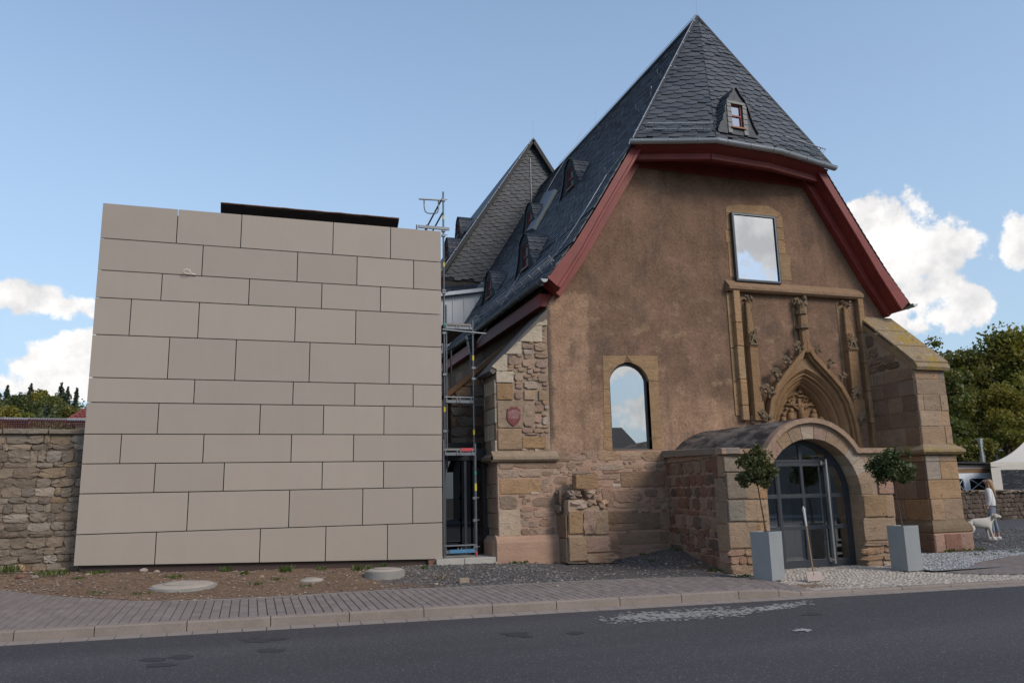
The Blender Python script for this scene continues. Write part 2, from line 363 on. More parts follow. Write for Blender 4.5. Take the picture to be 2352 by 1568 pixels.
ZINC_PALE = simple('standing_seam_zinc', (0.50, 0.50, 0.50), 0.5, 0.35, amp=0.16, scale=1.5)
DARKZINC = simple('dark_pipe_metal', (0.10, 0.108, 0.115), 0.4, 0.6)
STEEL = simple('galvanised_steel', (0.16, 0.17, 0.18), 0.45, 0.7, amp=0.25, scale=9)
WIRE = simple('aluminium_wire', (0.40, 0.41, 0.42), 0.5, 0.5)
ANTHRA = simple('anthracite_frame', (0.042, 0.047, 0.055), 0.45, 0.1, amp=0.08)
STAINLESS = simple('brushed_stainless', (0.62, 0.60, 0.57), 0.28, 0.95, amp=0.06)
BROWNSHEET = simple('dark_brown_sheet', (0.030, 0.022, 0.019), 0.55, 0.1, amp=0.15, scale=2)
COPPER = simple('brown_copper_edge', (0.16, 0.075, 0.045), 0.5, 0.4)
CONCRETE = simple('concrete', (0.37, 0.345, 0.305), 0.85, amp=0.2, scale=4, bump=0.01)
CONC_DARK = simple('old_concrete', (0.25, 0.235, 0.21), 0.9, amp=0.28, scale=5, bump=0.01)
PLANTER = simple('grey_fibre_cement', (0.245, 0.255, 0.255), 0.6, amp=0.14, scale=4, bump=0.002)
PAVE = simple('paver_concrete', (0.200, 0.180, 0.168), 0.9, amp=0.22, scale=3, bump=0.006)
JOINT = simple('sandy_joint', (0.085, 0.072, 0.062), 0.95)
COBBLE = mat_gravel('granite_setts', (0.30, 0.26, 0.215), (0.44, 0.385, 0.33))
GRAVEL_LIGHT = mat_gravel('light_chippings', (0.26, 0.265, 0.265), (0.52, 0.52, 0.51))
GRAVEL_DARK = mat_gravel('dark_chippings', (0.070, 0.068, 0.068), (0.23, 0.215, 0.205))
GRAVEL_MIX = mat_gravel('rubble_crumbs', (0.13, 0.095, 0.07), (0.40, 0.33, 0.27))
WHITE = simple('white_paint', (0.62, 0.64, 0.66), 0.5, amp=0.06)
INTERIOR = simple('interior_plaster', (0.52, 0.54, 0.54), 0.9, amp=0.04)
INTFLOOR = simple('interior_floor', (0.20, 0.18, 0.16), 0.5)
TIMBER = simple('timber', (0.235, 0.140, 0.070), 0.7, amp=0.25, stretch=(0.3, 1, 4))
BARK = simple('bark', (0.085, 0.062, 0.045), 0.95, amp=0.35, bump=0.02, fine=14)
CANVAS = simple('tent_canvas', (0.50, 0.46, 0.40), 0.8, amp=0.06)
BLACK = simple('black_plastic', (0.015, 0.016, 0.018), 0.5)
GLASS_WIN = mat_glass('window_glass', 0.44, (0.45, 0.5, 0.5), 0.0, 0.0)
GLASS_DOOR = mat_glass('door_glass', 0.20, (0.82, 0.88, 0.89))
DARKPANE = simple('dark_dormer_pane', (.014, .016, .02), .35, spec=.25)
GLASS_HIP = mat_glass('dormer_glass', 0.34, (.3, .3, .3))
GLASS_DARK = mat_glass('dark_facade_glass', 0.07, (0.10, 0.13, 0.16))
YELLOW = simple('yellow_tape', (0.65, 0.50, 0.03), 0.6); GREEN = simple('green_tape', (0.02, 0.28, 0.18), 0.6); BLUEP = simple('blue_painted_board', (0.06, 0.18, 0.30), 0.7, amp=0.35)
REDTAPE = simple('red_tape', (0.42, 0.05, 0.06), 0.6, amp=0.3)

def lin(*c): return tuple(((x/255+0.055)/1.055)**2.4 if x > 10 else x/255/12.92 for x in c)
C = dict(tan=(0.315, 0.220, 0.145), ochre=(0.305, 0.195, 0.108), brown=(0.215, 0.142, 0.096), pale=(0.375, 0.295, 0.220), new=(0.435, 0.360, 0.268),
         pink=(0.310, 0.200, 0.150), grey=(0.215, 0.178, 0.140), dark=(0.140, 0.100, 0.074), red=(0.205, 0.105, 0.074), white=(0.47, 0.40, 0.34), mid=(0.262, 0.184, 0.126),
         walla=(0.215, 0.168, 0.126), wallb=(0.245, 0.195, 0.148), wallc=(0.178, 0.140, 0.108), walld=(0.29, 0.245, 0.20), walle=(0.235, 0.172, 0.112), yarda=(0.100, 0.074, 0.058), yardb=(0.135, 0.100, 0.078), yardc=(0.075, 0.058, 0.048))

# ---- shared stone meshes: x,z in -0.5..0.5, back at y=0, front at y=-1
def stone_mesh(kind, seed):
    rg = random.Random(seed); pts = []
    if kind == 'ashlar':
        for cx, cz in ((-.5, -.5), (.5, -.5), (.5, .5), (-.5, .5)):
            a = rg.uniform(.01, .05); b = rg.uniform(.01, .05); sx = -math.copysign(a, cx); sz = -math.copysign(b, cz)
            p = [(cx+sx, cz), (cx, cz+sz)]
            pts += p if cx*cz < 0 else p[::-1]
        ring, inset, top = 1, 0.03, 0.10
        mids = []
        for i in range(len(pts)):
            a = pts[i]; b = pts[(i+1) % len(pts)]; mids.append(a)
            if math.hypot(a[0]-b[0], a[1]-b[1]) > 0.4: mids.append(((a[0]+b[0])/2+rg.uniform(-.012, .012), (a[1]+b[1])/2+rg.uniform(-.012, .012)))
        pts = mids
    else:
        k = rg.choice((12, 13, 14, 15)); ph = rg.uniform(0, 1); e = rg.choice((3.5, 5, 8)); sk = rg.uniform(-.14, .14)
        for i in range(k):
            t = 2*math.pi*(i+ph+rg.uniform(-.25, .25))/k; c, s = math.cos(t), math.sin(t)
            r = 0.5/((abs(c)**e+abs(s)**e)**(1/e))*rg.uniform(.88, 1.05); pts.append((r*c+sk*r*s, r*s))
        inset, top = 0.035, 0.55
    n = len(pts); vs = [(x, 0, z) for x, z in pts]+[(x, -1+rg.uniform(.10, .32) if kind != 'ashlar' else -0.80, z) for x, z in pts]
    vs += [(x*(1-2*inset), -1+rg.uniform(-top, top)*0.5, z*(1-2*inset)) for x, z in pts]; vs.append((rg.uniform(-.1, .1), -1-rg.uniform(0, top)*0.4, rg.uniform(-.1, .1)))
    fs = []
    for lv in (0, 1):
        for i in range(n):
            a = lv*n+i; b = lv*n+(i+1) % n; fs.append((a, b, b+n, a+n))
    for i in range(n): fs.append((2*n+i, 2*n+(i+1) % n, 3*n))
    m = MB(); m.add(vs, fs); me = m.mesh(kind+'_stone'); me.materials.append(STONE); return me
ASHLAR = [stone_mesh('ashlar', i) for i in range(8)]; RUBBLE = [stone_mesh('rubble', 100+i) for i in range(14)]
def jitcol(c, rg, a=0.13):
    k = 1+rg.uniform(-a, a); w = rg.uniform(-a, a)*0.35; return (c[0]*k*(1+w), c[1]*k, c[2]*k*(1-w), 1)
def put_stone(parent, name, kind, pos, w, h, d, col, rg=rnd, rz=0.0, tilt=0.0):
    o = bpy.data.objects.new(name, rg.choice(ASHLAR if kind == 'a' else RUBBLE)); COL.objects.link(o); o.parent = parent
    if parent.type == 'EMPTY': o.matrix_parent_inverse = Matrix.Translation(-Vector(parent.location))
    o.location = pos; o.scale = (w*rg.choice((1, 1, -1) if kind != 'a' else (1,)), d, h); o.rotation_euler = (0, tilt, rz); o.color = jitcol(col, rg); return o
def px_stones(parent, items, mp, y, depth, rg=rnd, name='stone', kinds='r'):
    """items: (x0,y0,x1,y1,colour[,kind]) boxes read off an enlargement mp=(ox,oy,scale) of the photo; set on the plane Y = y"""
    ox, oy, s = mp
    for it in items:
        k = it[5] if len(it) > 5 else kinds
        a = aY(ox+it[0]/s, oy+it[3]/s, y); b = aY(ox+it[2]/s, oy+it[1]/s, y)
        w = abs(b.x-a.x); h = abs(b.z-a.z)
        col = C[it[4]]
        if k == 'r': w *= 1.07; h *= 1.07; col = tuple(u*.5+v*.5 for u, v in zip(col, (.32, .215, .155)))
        put_stone(parent, name, k, ((a.x+b.x)/2, y, (a.z+b.z)/2), w*0.99, h*0.99, depth*rg.uniform(.7, 1.25), col, rg); USED.append(((a.x+b.x)/2, (a.z+b.z)/2, w, h))
USED = []
def filler(parent, region, y, n, depth, cols, seed, smin=.07, smax=.20):
    rg = random.Random(seed); x0, x1, z0, z1, ok = region; k = 0
    for _ in range(n*40):
        if k >= n: break
        t = 1-k/n; w = smin+(smax-smin)*t*rg.uniform(.6, 1.2); h = w*rg.uniform(.35, .7); x = rg.uniform(x0+w/2, x1-w/2); z = rg.uniform(z0+h/2, z1-h/2)
        if not ok(x, z) or any(abs(x-a)*2 < w*.92+b*.98 and abs(z-c)*2 < h*.92+d*.98 for a, c, b, d in USED): continue
        USED.append((x, z, w, h)); col = tuple(u*.6+v*.4 for u, v in zip(C[rg.choice(cols)], (.32, .215, .155))); put_stone(parent, 'stone', 'r', (x, y, z), w, h, depth*rg.uniform(.6, 1.3), col, rg, 0, rg.uniform(-.12, .12)); k += 1
def courses(parent, p0, udir, length, zs, wmean, depth, cols, kind='a', rg=rnd, gap=0.012, rz=None, name='stone', inside=None, jit=0.35):
    """rows of stones between the heights zs, starting at p0 along udir (horizontal)"""
    u = Vector(udir).normalized(); rz = math.atan2(u.y, u.x) if rz is None else rz
    for z0, z1 in zip(zs[:-1], zs[1:]):
        t = -rg.uniform(0, wmean*0.6)
        while t < length:
            w = wmean*rg.uniform(1-jit, 1+jit)*(0.7+0.3*(z1-z0)/0.25 if kind == 'r' else 1); a = max(t, 0); b = min(t+w, length)
            if length-b < wmean*0.25: b = length; w = b-t+0.001
            if b-a > 0.05:
                c = p0+u*((a+b)/2); h = (z1-z0)-gap; ww = b-a-gap; zc = (z0+z1)/2
                if kind == 'r': h *= rg.uniform(.86, 1.04); zc += rg.uniform(-.012, .012)
                if inside is None or inside((a+b)/2, zc):
                    put_stone(parent, name, kind, (c.x, c.y, zc), ww, h, depth*rg.uniform(.6, 1.3), C[rg.choice(cols)], rg, rz, rg.uniform(-.02, .02) if kind == 'r' else 0)
            t += w

# ================================================================== GROUND
_kp = [(0, 1445), (213.5, 1433), (424, 1424), (612.5, 1415), (811, 1402), (983, 1391.7), (1145, 1382.5), (1302, 1375.5), (1446, 1367), (1582, 1359), (1710.6, 1352.6), (1774, 1348.5)]
_kw = [aZ(x, y, 0.0) for x, y in _kp]; _kw.append(aZ(2294.6, 1330.6, -0.07)); _kw.append(aZ(2040, 1345.5, -0.08))
KC = np.polyfit([p.x for p in _kw], [p.y for p in _kw], 2)
def ky(x):                                # y of the kerb's back edge
    xc = min(max(x, -4.0), 15.0); d = 2*KC[0]*xc+KC[1]
    return float(np.polyval(KC, xc)+(x-xc)*d)
def sstep(a, b, t):
    t = min(max((t-a)/(b-a), 0), 1); return t*t*(3-2*t)
def hp(x, y): return max(0.0, y-ky(x))*(0.012+0.030*min(max((1-x)/4, 0), 1))
def on(px, py, fn):
    p = aZ(px, py, 0)
    for _ in range(30):
        p = aZ(px, py, 0.5*fn(p.x, p.y)+0.5*p.z)
    return p
_pb = [(0, 1355), (104, 1369.5), (221, 1376), (299.5, 1381), (390.6, 1381), (612.5, 1371.6), (811, 1359), (1163, 1342.7), (1415, 1330.5), (1647, 1324), (1715, 1329)]
_pbw = [on(x, y, hp) for x, y in _pb]
PBX = [-20.0, -9.0]+[p.x for p in _pbw]; PBY = [_pbw[0].y+0.6, _pbw[0].y+0.5]+[p.y for p in _pbw]
def yb(x): return float(np.interp(x, PBX, PBY))          # back edge of the pavement
def gz(x, y):                                             # height of the dirt verge
    b = yb(x); zb = hp(x, b)
    zw = float(np.interp(x, [-9, -4.5, -3.3, 0, 3.0, 4.2, 5.5, 7, 8.3, 9.0, 9.6, 10.1, 11], [.46, .44, .36, .24, .17, .17, .14, .06, .06, .14, .24, .34, .34]))
    f = sstep(b, max(17.7, b+0.6), y)
    return zb+(zw-zb)*f+0.035*mnoise.noise((x*0.9, y*0.9, 0))*min(1, max(0, (y-b)*1.5))

ROADZ = -0.15
m = MB(); R_ = 900; m.add([(-R_, -R_, -0.32), (R_, -R_, -0.32), (R_, R_, -0.32), (-R_, R_, -0.32)], [(0, 1, 2, 3)])
struct(m.build('ground', simple('field_ground', (0.10, 0.085, 0.05), 0.95, amp=0.3, scale=0.5)))
xs = [-40+i*1.0 for i in range(0, 92)]
m = MB(); m.strip([[(x, -12.0, ROADZ) for x in xs], [(x, ky(x)-0.40, ROADZ) for x in xs]]); road = struct(m.build('road', ASPHALT))
m = MB(); m.strip([[(x, -26.0, 0.0-0.02) for x in xs], [(x, -12.0, -0.02) for x in xs]]); m.strip([[(x, -12.0, -0.02) for x in xs], [(x, -12.0, -0.2) for x in xs]])
struct(m.build('far_pavement', PAVE))
def kerb_drop(x):                         # lowering of the kerb towards the forecourt
    return 0.085*sstep(8.15, 9.35, x)*(1-sstep(14.0, 15.4, x))
def kerb_piece(m, x0, x1, ya, yb_, ztop, zbot, bev=0.02):
    rows = []
    for x in (x0, (x0+x1)/2, x1):
        y = ky(x); zt = ztop-kerb_drop(x)
        rows.append([(x, y+yb_, zbot), (x, y+yb_, zt), (x, y+ya+bev, zt), (x, y+ya, zt-bev), (x, y+ya-0.01, zbot)])
    m.strip(rows); n = len(m.v); m.f.append((n-15, n-14, n-13, n-12, n-11)); m.f.append((n-1, n-2, n-3, n-4, n-5))
m = MB(); m.strip([[(x, ky(x)-0.16, ROADZ-0.02) for x in xs], [(x, ky(x)-0.005, ROADZ-0.02) for x in xs]]); kerb = struct(m.build('kerb', CONC_DARK))
KERBM = simple('kerb_concrete', (0.225, 0.182, 0.152), 0.9, amp=0.32, scale=2.6, bump=0.01, fine=30)
x = -12.0
seams = [aZ(px_, py_, -0.02).x for px_, py_ in ((206, 1450), (424, 1440), (624, 1430), (811, 1418), (985, 1406), (1149, 1398), (1302, 1390), (1446, 1380), (1582, 1370), (1712, 1362), (1776, 1352), (1894, 1360))]
sl = [seams[0]-(i+1)*1.0 for i in range(9)][::-1]+seams+[seams[-1]+(i+1)*1.0 for i in range(22)]
for a, b in zip(sl[:-1], sl[1:]):
    m = MB(); kerb_piece(m, a+0.006, b-0.006, -0.15, 0.0, 0.0+rnd.uniform(-.003, .003), ROADZ-0.02); m.build('kerb_stone', KERBM, kerb)
m = MB(); m.strip([[(x, ky(x)-0.41, ROADZ-0.004) for x in xs], [(x, ky(x)-0.16, ROADZ-0.004) for x in xs]]); gut = struct(m.build('road_gutter', JOINT))
GUT = simple('gutter_stone', (0.25, 0.208, 0.180), 0.9, amp=0.22, scale=4, bump=0.006)
x = sl[0]
while x < 24:
    m = MB(); w = 0.332; y = ky(x); y2 = ky(x+w-0.012)
    m.hexa([(x, y-0.385, ROADZ-.02), (x+w-.012, y2-0.385, ROADZ-.02), (x+w-.012, y2-0.165, ROADZ-.02), (x, y-0.165, ROADZ-.02)],
           [(x, y-0.385, ROADZ+.008), (x+w-.012, y2-0.385, ROADZ+.008), (x+w-.012, y2-0.165, ROADZ+.016), (x, y-0.165, ROADZ+.016)]); m.build('gutter_stone', GUT, gut)
    x += w
# worn white road paint: many flakes lying 4 mm above the asphalt
m = MB(); rg = random.Random(3)
def flakes(cx, cy, n, lx, ly, ang):
    for _ in range(n):
        while True:
            u, v = rg.uniform(-1, 1), rg.gauss(0, .42)
            if abs(v) < 1 and rg.random() < 1-abs(u)**3: break
        px_, py_ = cx+u*lx*math.cos(ang)-v*ly*0.3, cy+u*lx*math.sin(ang)*1.0+v*ly
        p = aZ(px_, py_, ROADZ); r = .005+.024*rg.random()**1.8; k = rg.randint(5, 7); a0 = rg.uniform(0, 6)
        zf = ROADZ+.004+.000004*len(m.f); m.add([(p.x+r*rg.uniform(.6, 1.3)*math.cos(a0+i*6.283/k)*1.4, p.y+r*rg.uniform(.6, 1.2)*math.sin(a0+i*6.283/k)*2.0, zf) for i in range(k)], [tuple(range(k))])
flakes(1560, 1412, 1100, 165, 14, -0.055); flakes(1770, 1396, 420, 100, 9, -0.13); flakes(1845, 1447, 40, 20, 4, 0)
flakes(1420, 1424, 60, 60, 10, 0)
stuff(m.build('road_paint', simple('worn_road_paint', (0.30, 0.29, 0.27), 0.8, amp=0.3, scale=9), road))

m = MB(); rg = random.Random(8)
for cx, cy, n_, lx, ly in ((595, 1470, 60, 26, 3), (615, 1493, 50, 16, 3), (420, 1507, 40, 14, 2), (350, 1514, 30, 14, 2), (975, 1420, 70, 30, 3), (1185, 1457, 60, 18, 3), (1320, 1453, 30, 12, 2), (370, 1526, 40, 16, 2), (1865, 1410, 30, 14, 2), (640, 1465, 20, 12, 2)):
    for _ in range(n_):
        p = aZ(cx+rg.gauss(0, .5)*lx, cy+rg.gauss(0, .6)*ly, ROADZ); r = rg.uniform(.02, .07); k = 7; zf = ROADZ+.003+.000003*len(m.f)
        m.add([(p.x+r*rg.uniform(.7, 1.3)*math.cos(i*6.283/k)*1.3, p.y+r*rg.uniform(.7, 1.2)*math.sin(i*6.283/k), zf) for i in range(k)], [tuple(range(k))])
stuff(m.build('oil_stain', simple('oily_asphalt', (0.034, 0.032, 0.035), .7, amp=.3, scale=30), road))
# pavement base and pavers
def pave_clip(x, y): return y < yb(x)-0.01
xs2 = [-20+i*0.5 for i in range(0, 59)]
m = MB(); m.strip([[(x, ky(x)+(yb(x)-ky(x))*t, hp(x, ky(x)+(yb(x)-ky(x))*t)-0.012-kerb_drop(x)*(1-t)) for x in xs2 if x < 9.4] for t in [i/6 for i in range(7)]])
pave = struct(m.build('pavement', JOINT))
pv = []; rg = random.Random(11); w, l = 0.135, 0.27; i = 0; x = -9.0
while x < 9.3:
    k = 0
    while True:
        y0 = ky(x)+0.012+k*l+(0.5*l if i % 2 else 0)-(l/2); y1 = y0+l; k += 1
        a = max(y0, ky(x)+0.008); b = min(y1, yb(x)-0.01)
        if a > yb(x)-0.03: break
        if b-a > 0.03: pv.append((x, a, b))
    x += w; i += 1
pv.sort(key=lambda p: (p[0]-0.5)**2*0.35+p[1]**2 if p[0] > -5.2 else 999)
def paver_geo(m, x, a, b):
    g = 0.006; dz = rg.uniform(-.003, .003); t = 0.006
    def q(e, zz): return [(x+g+e, a+g+e, hp(x, a)+zz-kerb_drop(x)*max(0, 1-(a-ky(x))/1.6)), (x+w-g-e, a+g+e, hp(x+w, a)+zz-kerb_drop(x+w)*max(0, 1-(a-ky(x))/1.6)),
                          (x+w-g-e, b-g-e, hp(x+w, b)+zz-kerb_drop(x+w)*max(0, 1-(b-ky(x))/1.6)), (x+g+e, b-g-e, hp(x, b)+zz-kerb_drop(x)*max(0, 1-(b-ky(x))/1.6))]
    lo, mi, hi = q(0, -.012), q(0, -0.003+dz), q(.006, 0.003+dz)
    m.add(lo+mi+hi, [(0, 1, 5, 4), (1, 2, 6, 5), (2, 3, 7, 6), (3, 0, 4, 7), (4, 5, 9, 8), (5, 6, 10, 9), (6, 7, 11, 10), (7, 4, 8, 11), (8, 9, 10, 11)])
PAVERM = NM('paver'); _oi = PAVERM.n('ShaderNodeObjectInfo'); PAVERM.P()
_r = PAVERM.M('FRACT', PAVERM.M('ADD', _oi.outputs['Random'], PAVERM.pos.outputs['Random Per Island']))
_c = PAVERM.bright(PAVERM.mix(_r, (0.185, 0.152, 0.137), (0.225, 0.187, 0.168)), PAVERM.noise(0.8, 5), 0.14); _c = PAVERM.bright(_c, PAVERM.noise(55, 3), 0.14)
_c = PAVERM.mix(PAVERM.M('MULTIPLY', PAVERM.ramp(PAVERM.noise(5.5, 4, 0.7), 0.66, 0.73), 0.45), _c, (0.36, 0.34, 0.31))
PAVERM = PAVERM.fin(_c, 0.9, 0, 0.2)
for p in pv[:300]:
    m = MB(); paver_geo(m, *p); m.build('paver', PAVERM, pave)
m = MB()
for p in pv[300:]: paver_geo(m, *p)
stuff(m.build('paver_field', PAVERM, pave))
m = MB()
for a, b in zip(np.arange(-9, 9, .9), np.arange(-8.1, 9.9, .9)):        # narrow edging stones at the back
    m.hexa([(a, yb(a)-.0, hp(a, yb(a))-.05), (b-.01, yb(b)-.0, hp(b, yb(b))-.05), (b-.01, yb(b)+.06, hp(b, yb(b))-.05), (a, yb(a)+.06, hp(a, yb(a))-.05)],
           [(a, yb(a)-.0, hp(a, yb(a))+.006), (b-.01, yb(b)-.0, hp(b, yb(b))+.006), (b-.01, yb(b)+.06, hp(b, yb(b))+.006), (a, yb(a)+.06, hp(a, yb(a))+.006)])
m.build('edging', simple('edging_stone', (0.22, 0.20, 0.185), 0.9), pave)

# dirt verge
rows = []; XS = np.arange(-22, 10.05, 0.14)
for j in range(44):
    t = j/43
    rows.append([(x, yb(x)+0.03+(21.5-yb(x))*t**1.25, 0) for x in XS])
rows = [[(x, y, (-0.16 if x > 9.22 and y < 14.3 else 0)+gz(x, y)-0.006+0.018*mnoise.noise((x*4, y*4, 1))+0.012*mnoise.noise((x*9, y*9, 2))) for x, y, _ in r] for r in rows]
m = MB(); m.strip(rows); verge = struct(m.build('dirt_verge', DIRT, smooth=True))
# forecourt of small setts, gravel yard, right pavement
def fz(x, y): return -(kerb_drop(x) if x > 12 else 0.085)*(1-sstep(ky(x), ky(x)+2.2, y))-0.004
m = MB(); FX = np.arange(8.6, 19.01, 0.25)
m.strip([[(x, ky(x)+(14.75-ky(x))*t, fz(x, ky(x)+(14.75-ky(x))*t)-0.022-(.0 if x < 13 else .02)) for x in FX] for t in np.linspace(0, 1, 9)])
fore = struct(m.build('forecourt', JOINT))
m = MB(); rg = random.Random(5); s = 0.092; y = 10.5
def bl(x): return float(np.interp(x, [13.0, 13.9, 15.0, 16.4, 17.2, 18.5], [12.75, 12.1, 11.75, 11.25, 10.9, 10.3]))
def in_fore(x, y):
    if y < ky(x)+0.02 or y > 14.7: return False
    xl = 9.05+0.0 if y > 12.35 else 9.05+(12.35-y)*0.62-0.1
    if x < xl: return False
    return (x < 13.1 and y < 14.7 and not (x > 12.9 and y > 12.9)) or (x >= 13.0 and y < bl(x)-.01)
while y < 14.8:
    x = 9+rg.uniform(0, s)
    while x < 17:
        yy = y+rg.uniform(-.008, .008)+0.02*math.sin(x*2.2)
        if in_fore(x, yy):
            w2 = s*rg.uniform(.40, .47); l2 = s*rg.uniform(.40, .47); z = fz(x, yy)+rg.uniform(-.005, .004); a = rg.uniform(-.15, .15); ca, sa = math.cos(a), math.sin(a)
            q = lambda k, zz: [(x+(u*w2*k*ca-v*l2*k*sa), yy+(u*w2*k*sa+v*l2*k*ca), zz) for u, v in ((-1, -1), (1, -1), (1, 1), (-1, 1))]
            m.add(q(1, z-.025)+q(1, z-.008)+q(.75, z+.003), [(0, 1, 5, 4), (1, 2, 6, 5), (2, 3, 7, 6), (3, 0, 4, 7), (4, 5, 9, 8), (5, 6, 10, 9), (6, 7, 11, 10), (7, 4, 8, 11), (8, 9, 10, 11)])
        x += s
    y += s
stuff(m.build('setts', COBBLE, fore))
# swept-up earth by the left planter
def scatter(name, mat, n, pos, r0, r1, parent=None, seed=1, flat=0.6, up=0.25):
    """one mesh of many small stones (nobody could count them)"""
    rg = random.Random(seed); m = MB()
    base = [(1, 0, 0), (-1, 0, 0), (0, 1, 0), (0, -1, 0), (0, 0, 1), (0.2, 0.1, -1)]; fcs = [(0, 2, 4), (2, 1, 4), (1, 3, 4), (3, 0, 4), (2, 0, 5), (1, 2, 5), (3, 1, 5), (0, 3, 5)]
    k = 0; tries = 0
    while k < n and tries < n*20:
        tries += 1; p = pos(rg)
        if p is None: continue
        k += 1; r = r0+(r1-r0)*rg.random()**2.5; a = rg.uniform(0, 6.28); ca, sa = math.cos(a), math.sin(a); vs = []
        for b in base:
            q = (b[0]*rg.uniform(.7, 1.3), b[1]*rg.uniform(.6, 1.1), b[2]*flat*rg.uniform(.6, 1.2)); vs.append((p[0]+r*(q[0]*ca-q[1]*sa), p[1]+r*(q[0]*sa+q[1]*ca), p[2]+r*q[2]+r*up))
        m.add(vs, fcs)
    me = m.mesh(name, recalc=True); return stuff(link(name, me, mat, parent))
SWEPT = mat_gravel('swept_earth', (0.13, 0.085, 0.06), (0.24, 0.165, 0.115))
def P_swept(rg):
    x = 9.55+rg.gauss(0, .38); y = 12.42+rg.gauss(0, .12)-.12*(x-9.55); return (x, y, fz(x, y)-.002) if 8.95 < x < 10.6 and y > ky(x)+.15 else None
scatter('swept_earth', SWEPT, 1500, P_swept, .006, .026, fore, seed=12, flat=.4)
def P_dark(rg):
    x = rg.uniform(2.2, 10.0); y = rg.uniform(yb(x)+.02, 17.85)
    d = mnoise.noise((x*.8, y*.8, 5))*1.2
    ok = (x < 6.2+d and x > 2.6+d*1.6) or (x > 8.3+d*.5 and y > 15.4+d*.6)
    return (x, y, gz(x, y)) if ok else None
scatter('dark_gravel', GRAVEL_DARK, 5600, P_dark, .009, .030, seed=2)
def P_crumb(rg):
    x = rg.uniform(-6, 10.0); y = yb(x)+.02+(17.9-yb(x))*rg.random(); return (x, y, gz(x, y))
scatter('rubble_crumbs', GRAVEL_MIX, 5200, P_crumb, .006, .036, seed=4, flat=.42, up=.15)
# yard to the right: dark gravel, pale chippings, pavement
def rz_(x, y): return 0.1*sstep(15.5, 19, y)+0.05*sstep(22, 40, x)-0.01
m = MB(); m.strip([[(x, y, rz_(x, y)) for x in np.arange(12.9, 70, .8)] for y in np.arange(13.4, 60, .8)]); struct(m.build('gravel_yard', mat_mortar('yard_gravel', (0.105, 0.102, 0.102)), smooth=True))
def P_yard(rg):
    x = rg.uniform(17.0, 27); y = rg.uniform(14.6, 22); return (x, y, rz_(x, y)) if (y > 15.3+(x-17)*-.05) else None
scatter('yard_chippings', GRAVEL_DARK, 7000, P_yard, .015, .05, seed=6)
m = MB(); m.strip([[(x, y, rz_(x, 13.5)+.0005*y) for x in np.arange(12.95, 20, .3)] for y in (12.75, 13.4, 14.4, 15.4, 16.0)]); struct(m.build('chippings_bed', mat_mortar('chippings_base', (0.22, 0.22, 0.215))))
def P_light(rg):
    x = rg.uniform(13.0, 19.4); y = rg.uniform(12.75, 16.0)
    lo = np.interp(x, [13, 13.9, 15.0, 17.0, 19.4], [12.75, 12.85, 13.6, 14.45, 15.0]); hi = np.interp(x, [13, 16.2, 17.0, 18, 19.4], [16, 16, 15.95, 15.5, 15.1])
    return (x, y, rz_(x, 13.5)+.0005*y) if lo < y < hi else None
scatter('pale_chippings', GRAVEL_LIGHT, 6500, P_light, .010, .030, seed=8)
# right-hand pavement of long pavers
m = MB(); rp = []
def rp_hi(x): return float(np.interp(x, [13.2, 13.9, 15.0, 17.0, 19.4, 30], [12.75, 12.9, 13.65, 14.5, 15.05, 16.0]))
T = lambda yy, xx: 0.007+(rz_(xx, 13.5)+.012)*min(1, (yy-ky(xx))/max(.1, rp_hi(xx)-ky(xx)))+fz(xx, yy)
rlo = lambda x: max(ky(x), bl(x))
m.strip([[(x, rlo(x)+(rp_hi(x)+.03-rlo(x))*t, T(rlo(x)+(rp_hi(x)-rlo(x))*t, x)-.007) for x in np.arange(13.05, 42, .3)] for t in np.linspace(0, 1, 6)])
rpave = struct(m.build('right_pavement', PAVE))
m = MB(); rg = random.Random(21); y = 11.0; i = 0; w = .135; l = .27
x = 13.3
while x < 30:
    k = 0
    while True:
        a = ky(x)+.01+k*l+(.135 if i % 2 else 0); b = a+l; k += 1; b2 = min(b, rp_hi(x))
        if a > rp_hi(x)-.05: break
        lo_ok = b2 > rlo(x)+.03; a = max(a, rlo(x)+.004)
        if lo_ok:
            m.add([(x+.006, a+.006, T(a, x)), (x+w-.006, a+.006, T(a, x+w)), (x+w-.006, b2-.006, T(b2, x+w)), (x+.006, b2-.006, T(b2, x))], [(0, 1, 2, 3)])
    x += w; i += 1
stuff(m.build('paver_field', PAVERM, rpave))
# tufts of weeds
LEAFW = mat_leaf('weed_leaf', (0.045, 0.075, 0.016), (0.10, 0.135, 0.035), (0.075, 0.10, 0.02))
def tufts(name, spots, parent=None, seed=1):
    rg = random.Random(seed); m = MB()
    for x, y, z, r, n, h in spots:
        for _ in range(n):
            a = rg.uniform(0, 6.28); d = r*rg.random()**.7; bx, by = x+d*math.cos(a), y+d*math.sin(a); hh = h*rg.uniform(.4, 1.2); t = rg.uniform(0, 6.28); wv = rg.uniform(.008, .02); lean = rg.uniform(.1, .8)*hh
            cx, cy = math.cos(t), math.sin(t); l2 = rg.uniform(0, 6.28)
            ex, ey = bx+lean*math.cos(l2), by+lean*math.sin(l2)
            m.add([(bx-cx*wv*.4, by-cy*wv*.4, z), (bx+cx*wv*.4, by+cy*wv*.4, z), ((bx+ex)/2+cx*wv, (by+ey)/2+cy*wv, z+hh*.6), (ex, ey, z+hh), ((bx+ex)/2-cx*wv, (by+ey)/2-cy*wv, z+hh*.6)], [(0, 1, 2, 3, 4)])
    return stuff(link(name, m.mesh(name, recalc=False), LEAFW, parent))
sp = []; rg = random.Random(9)
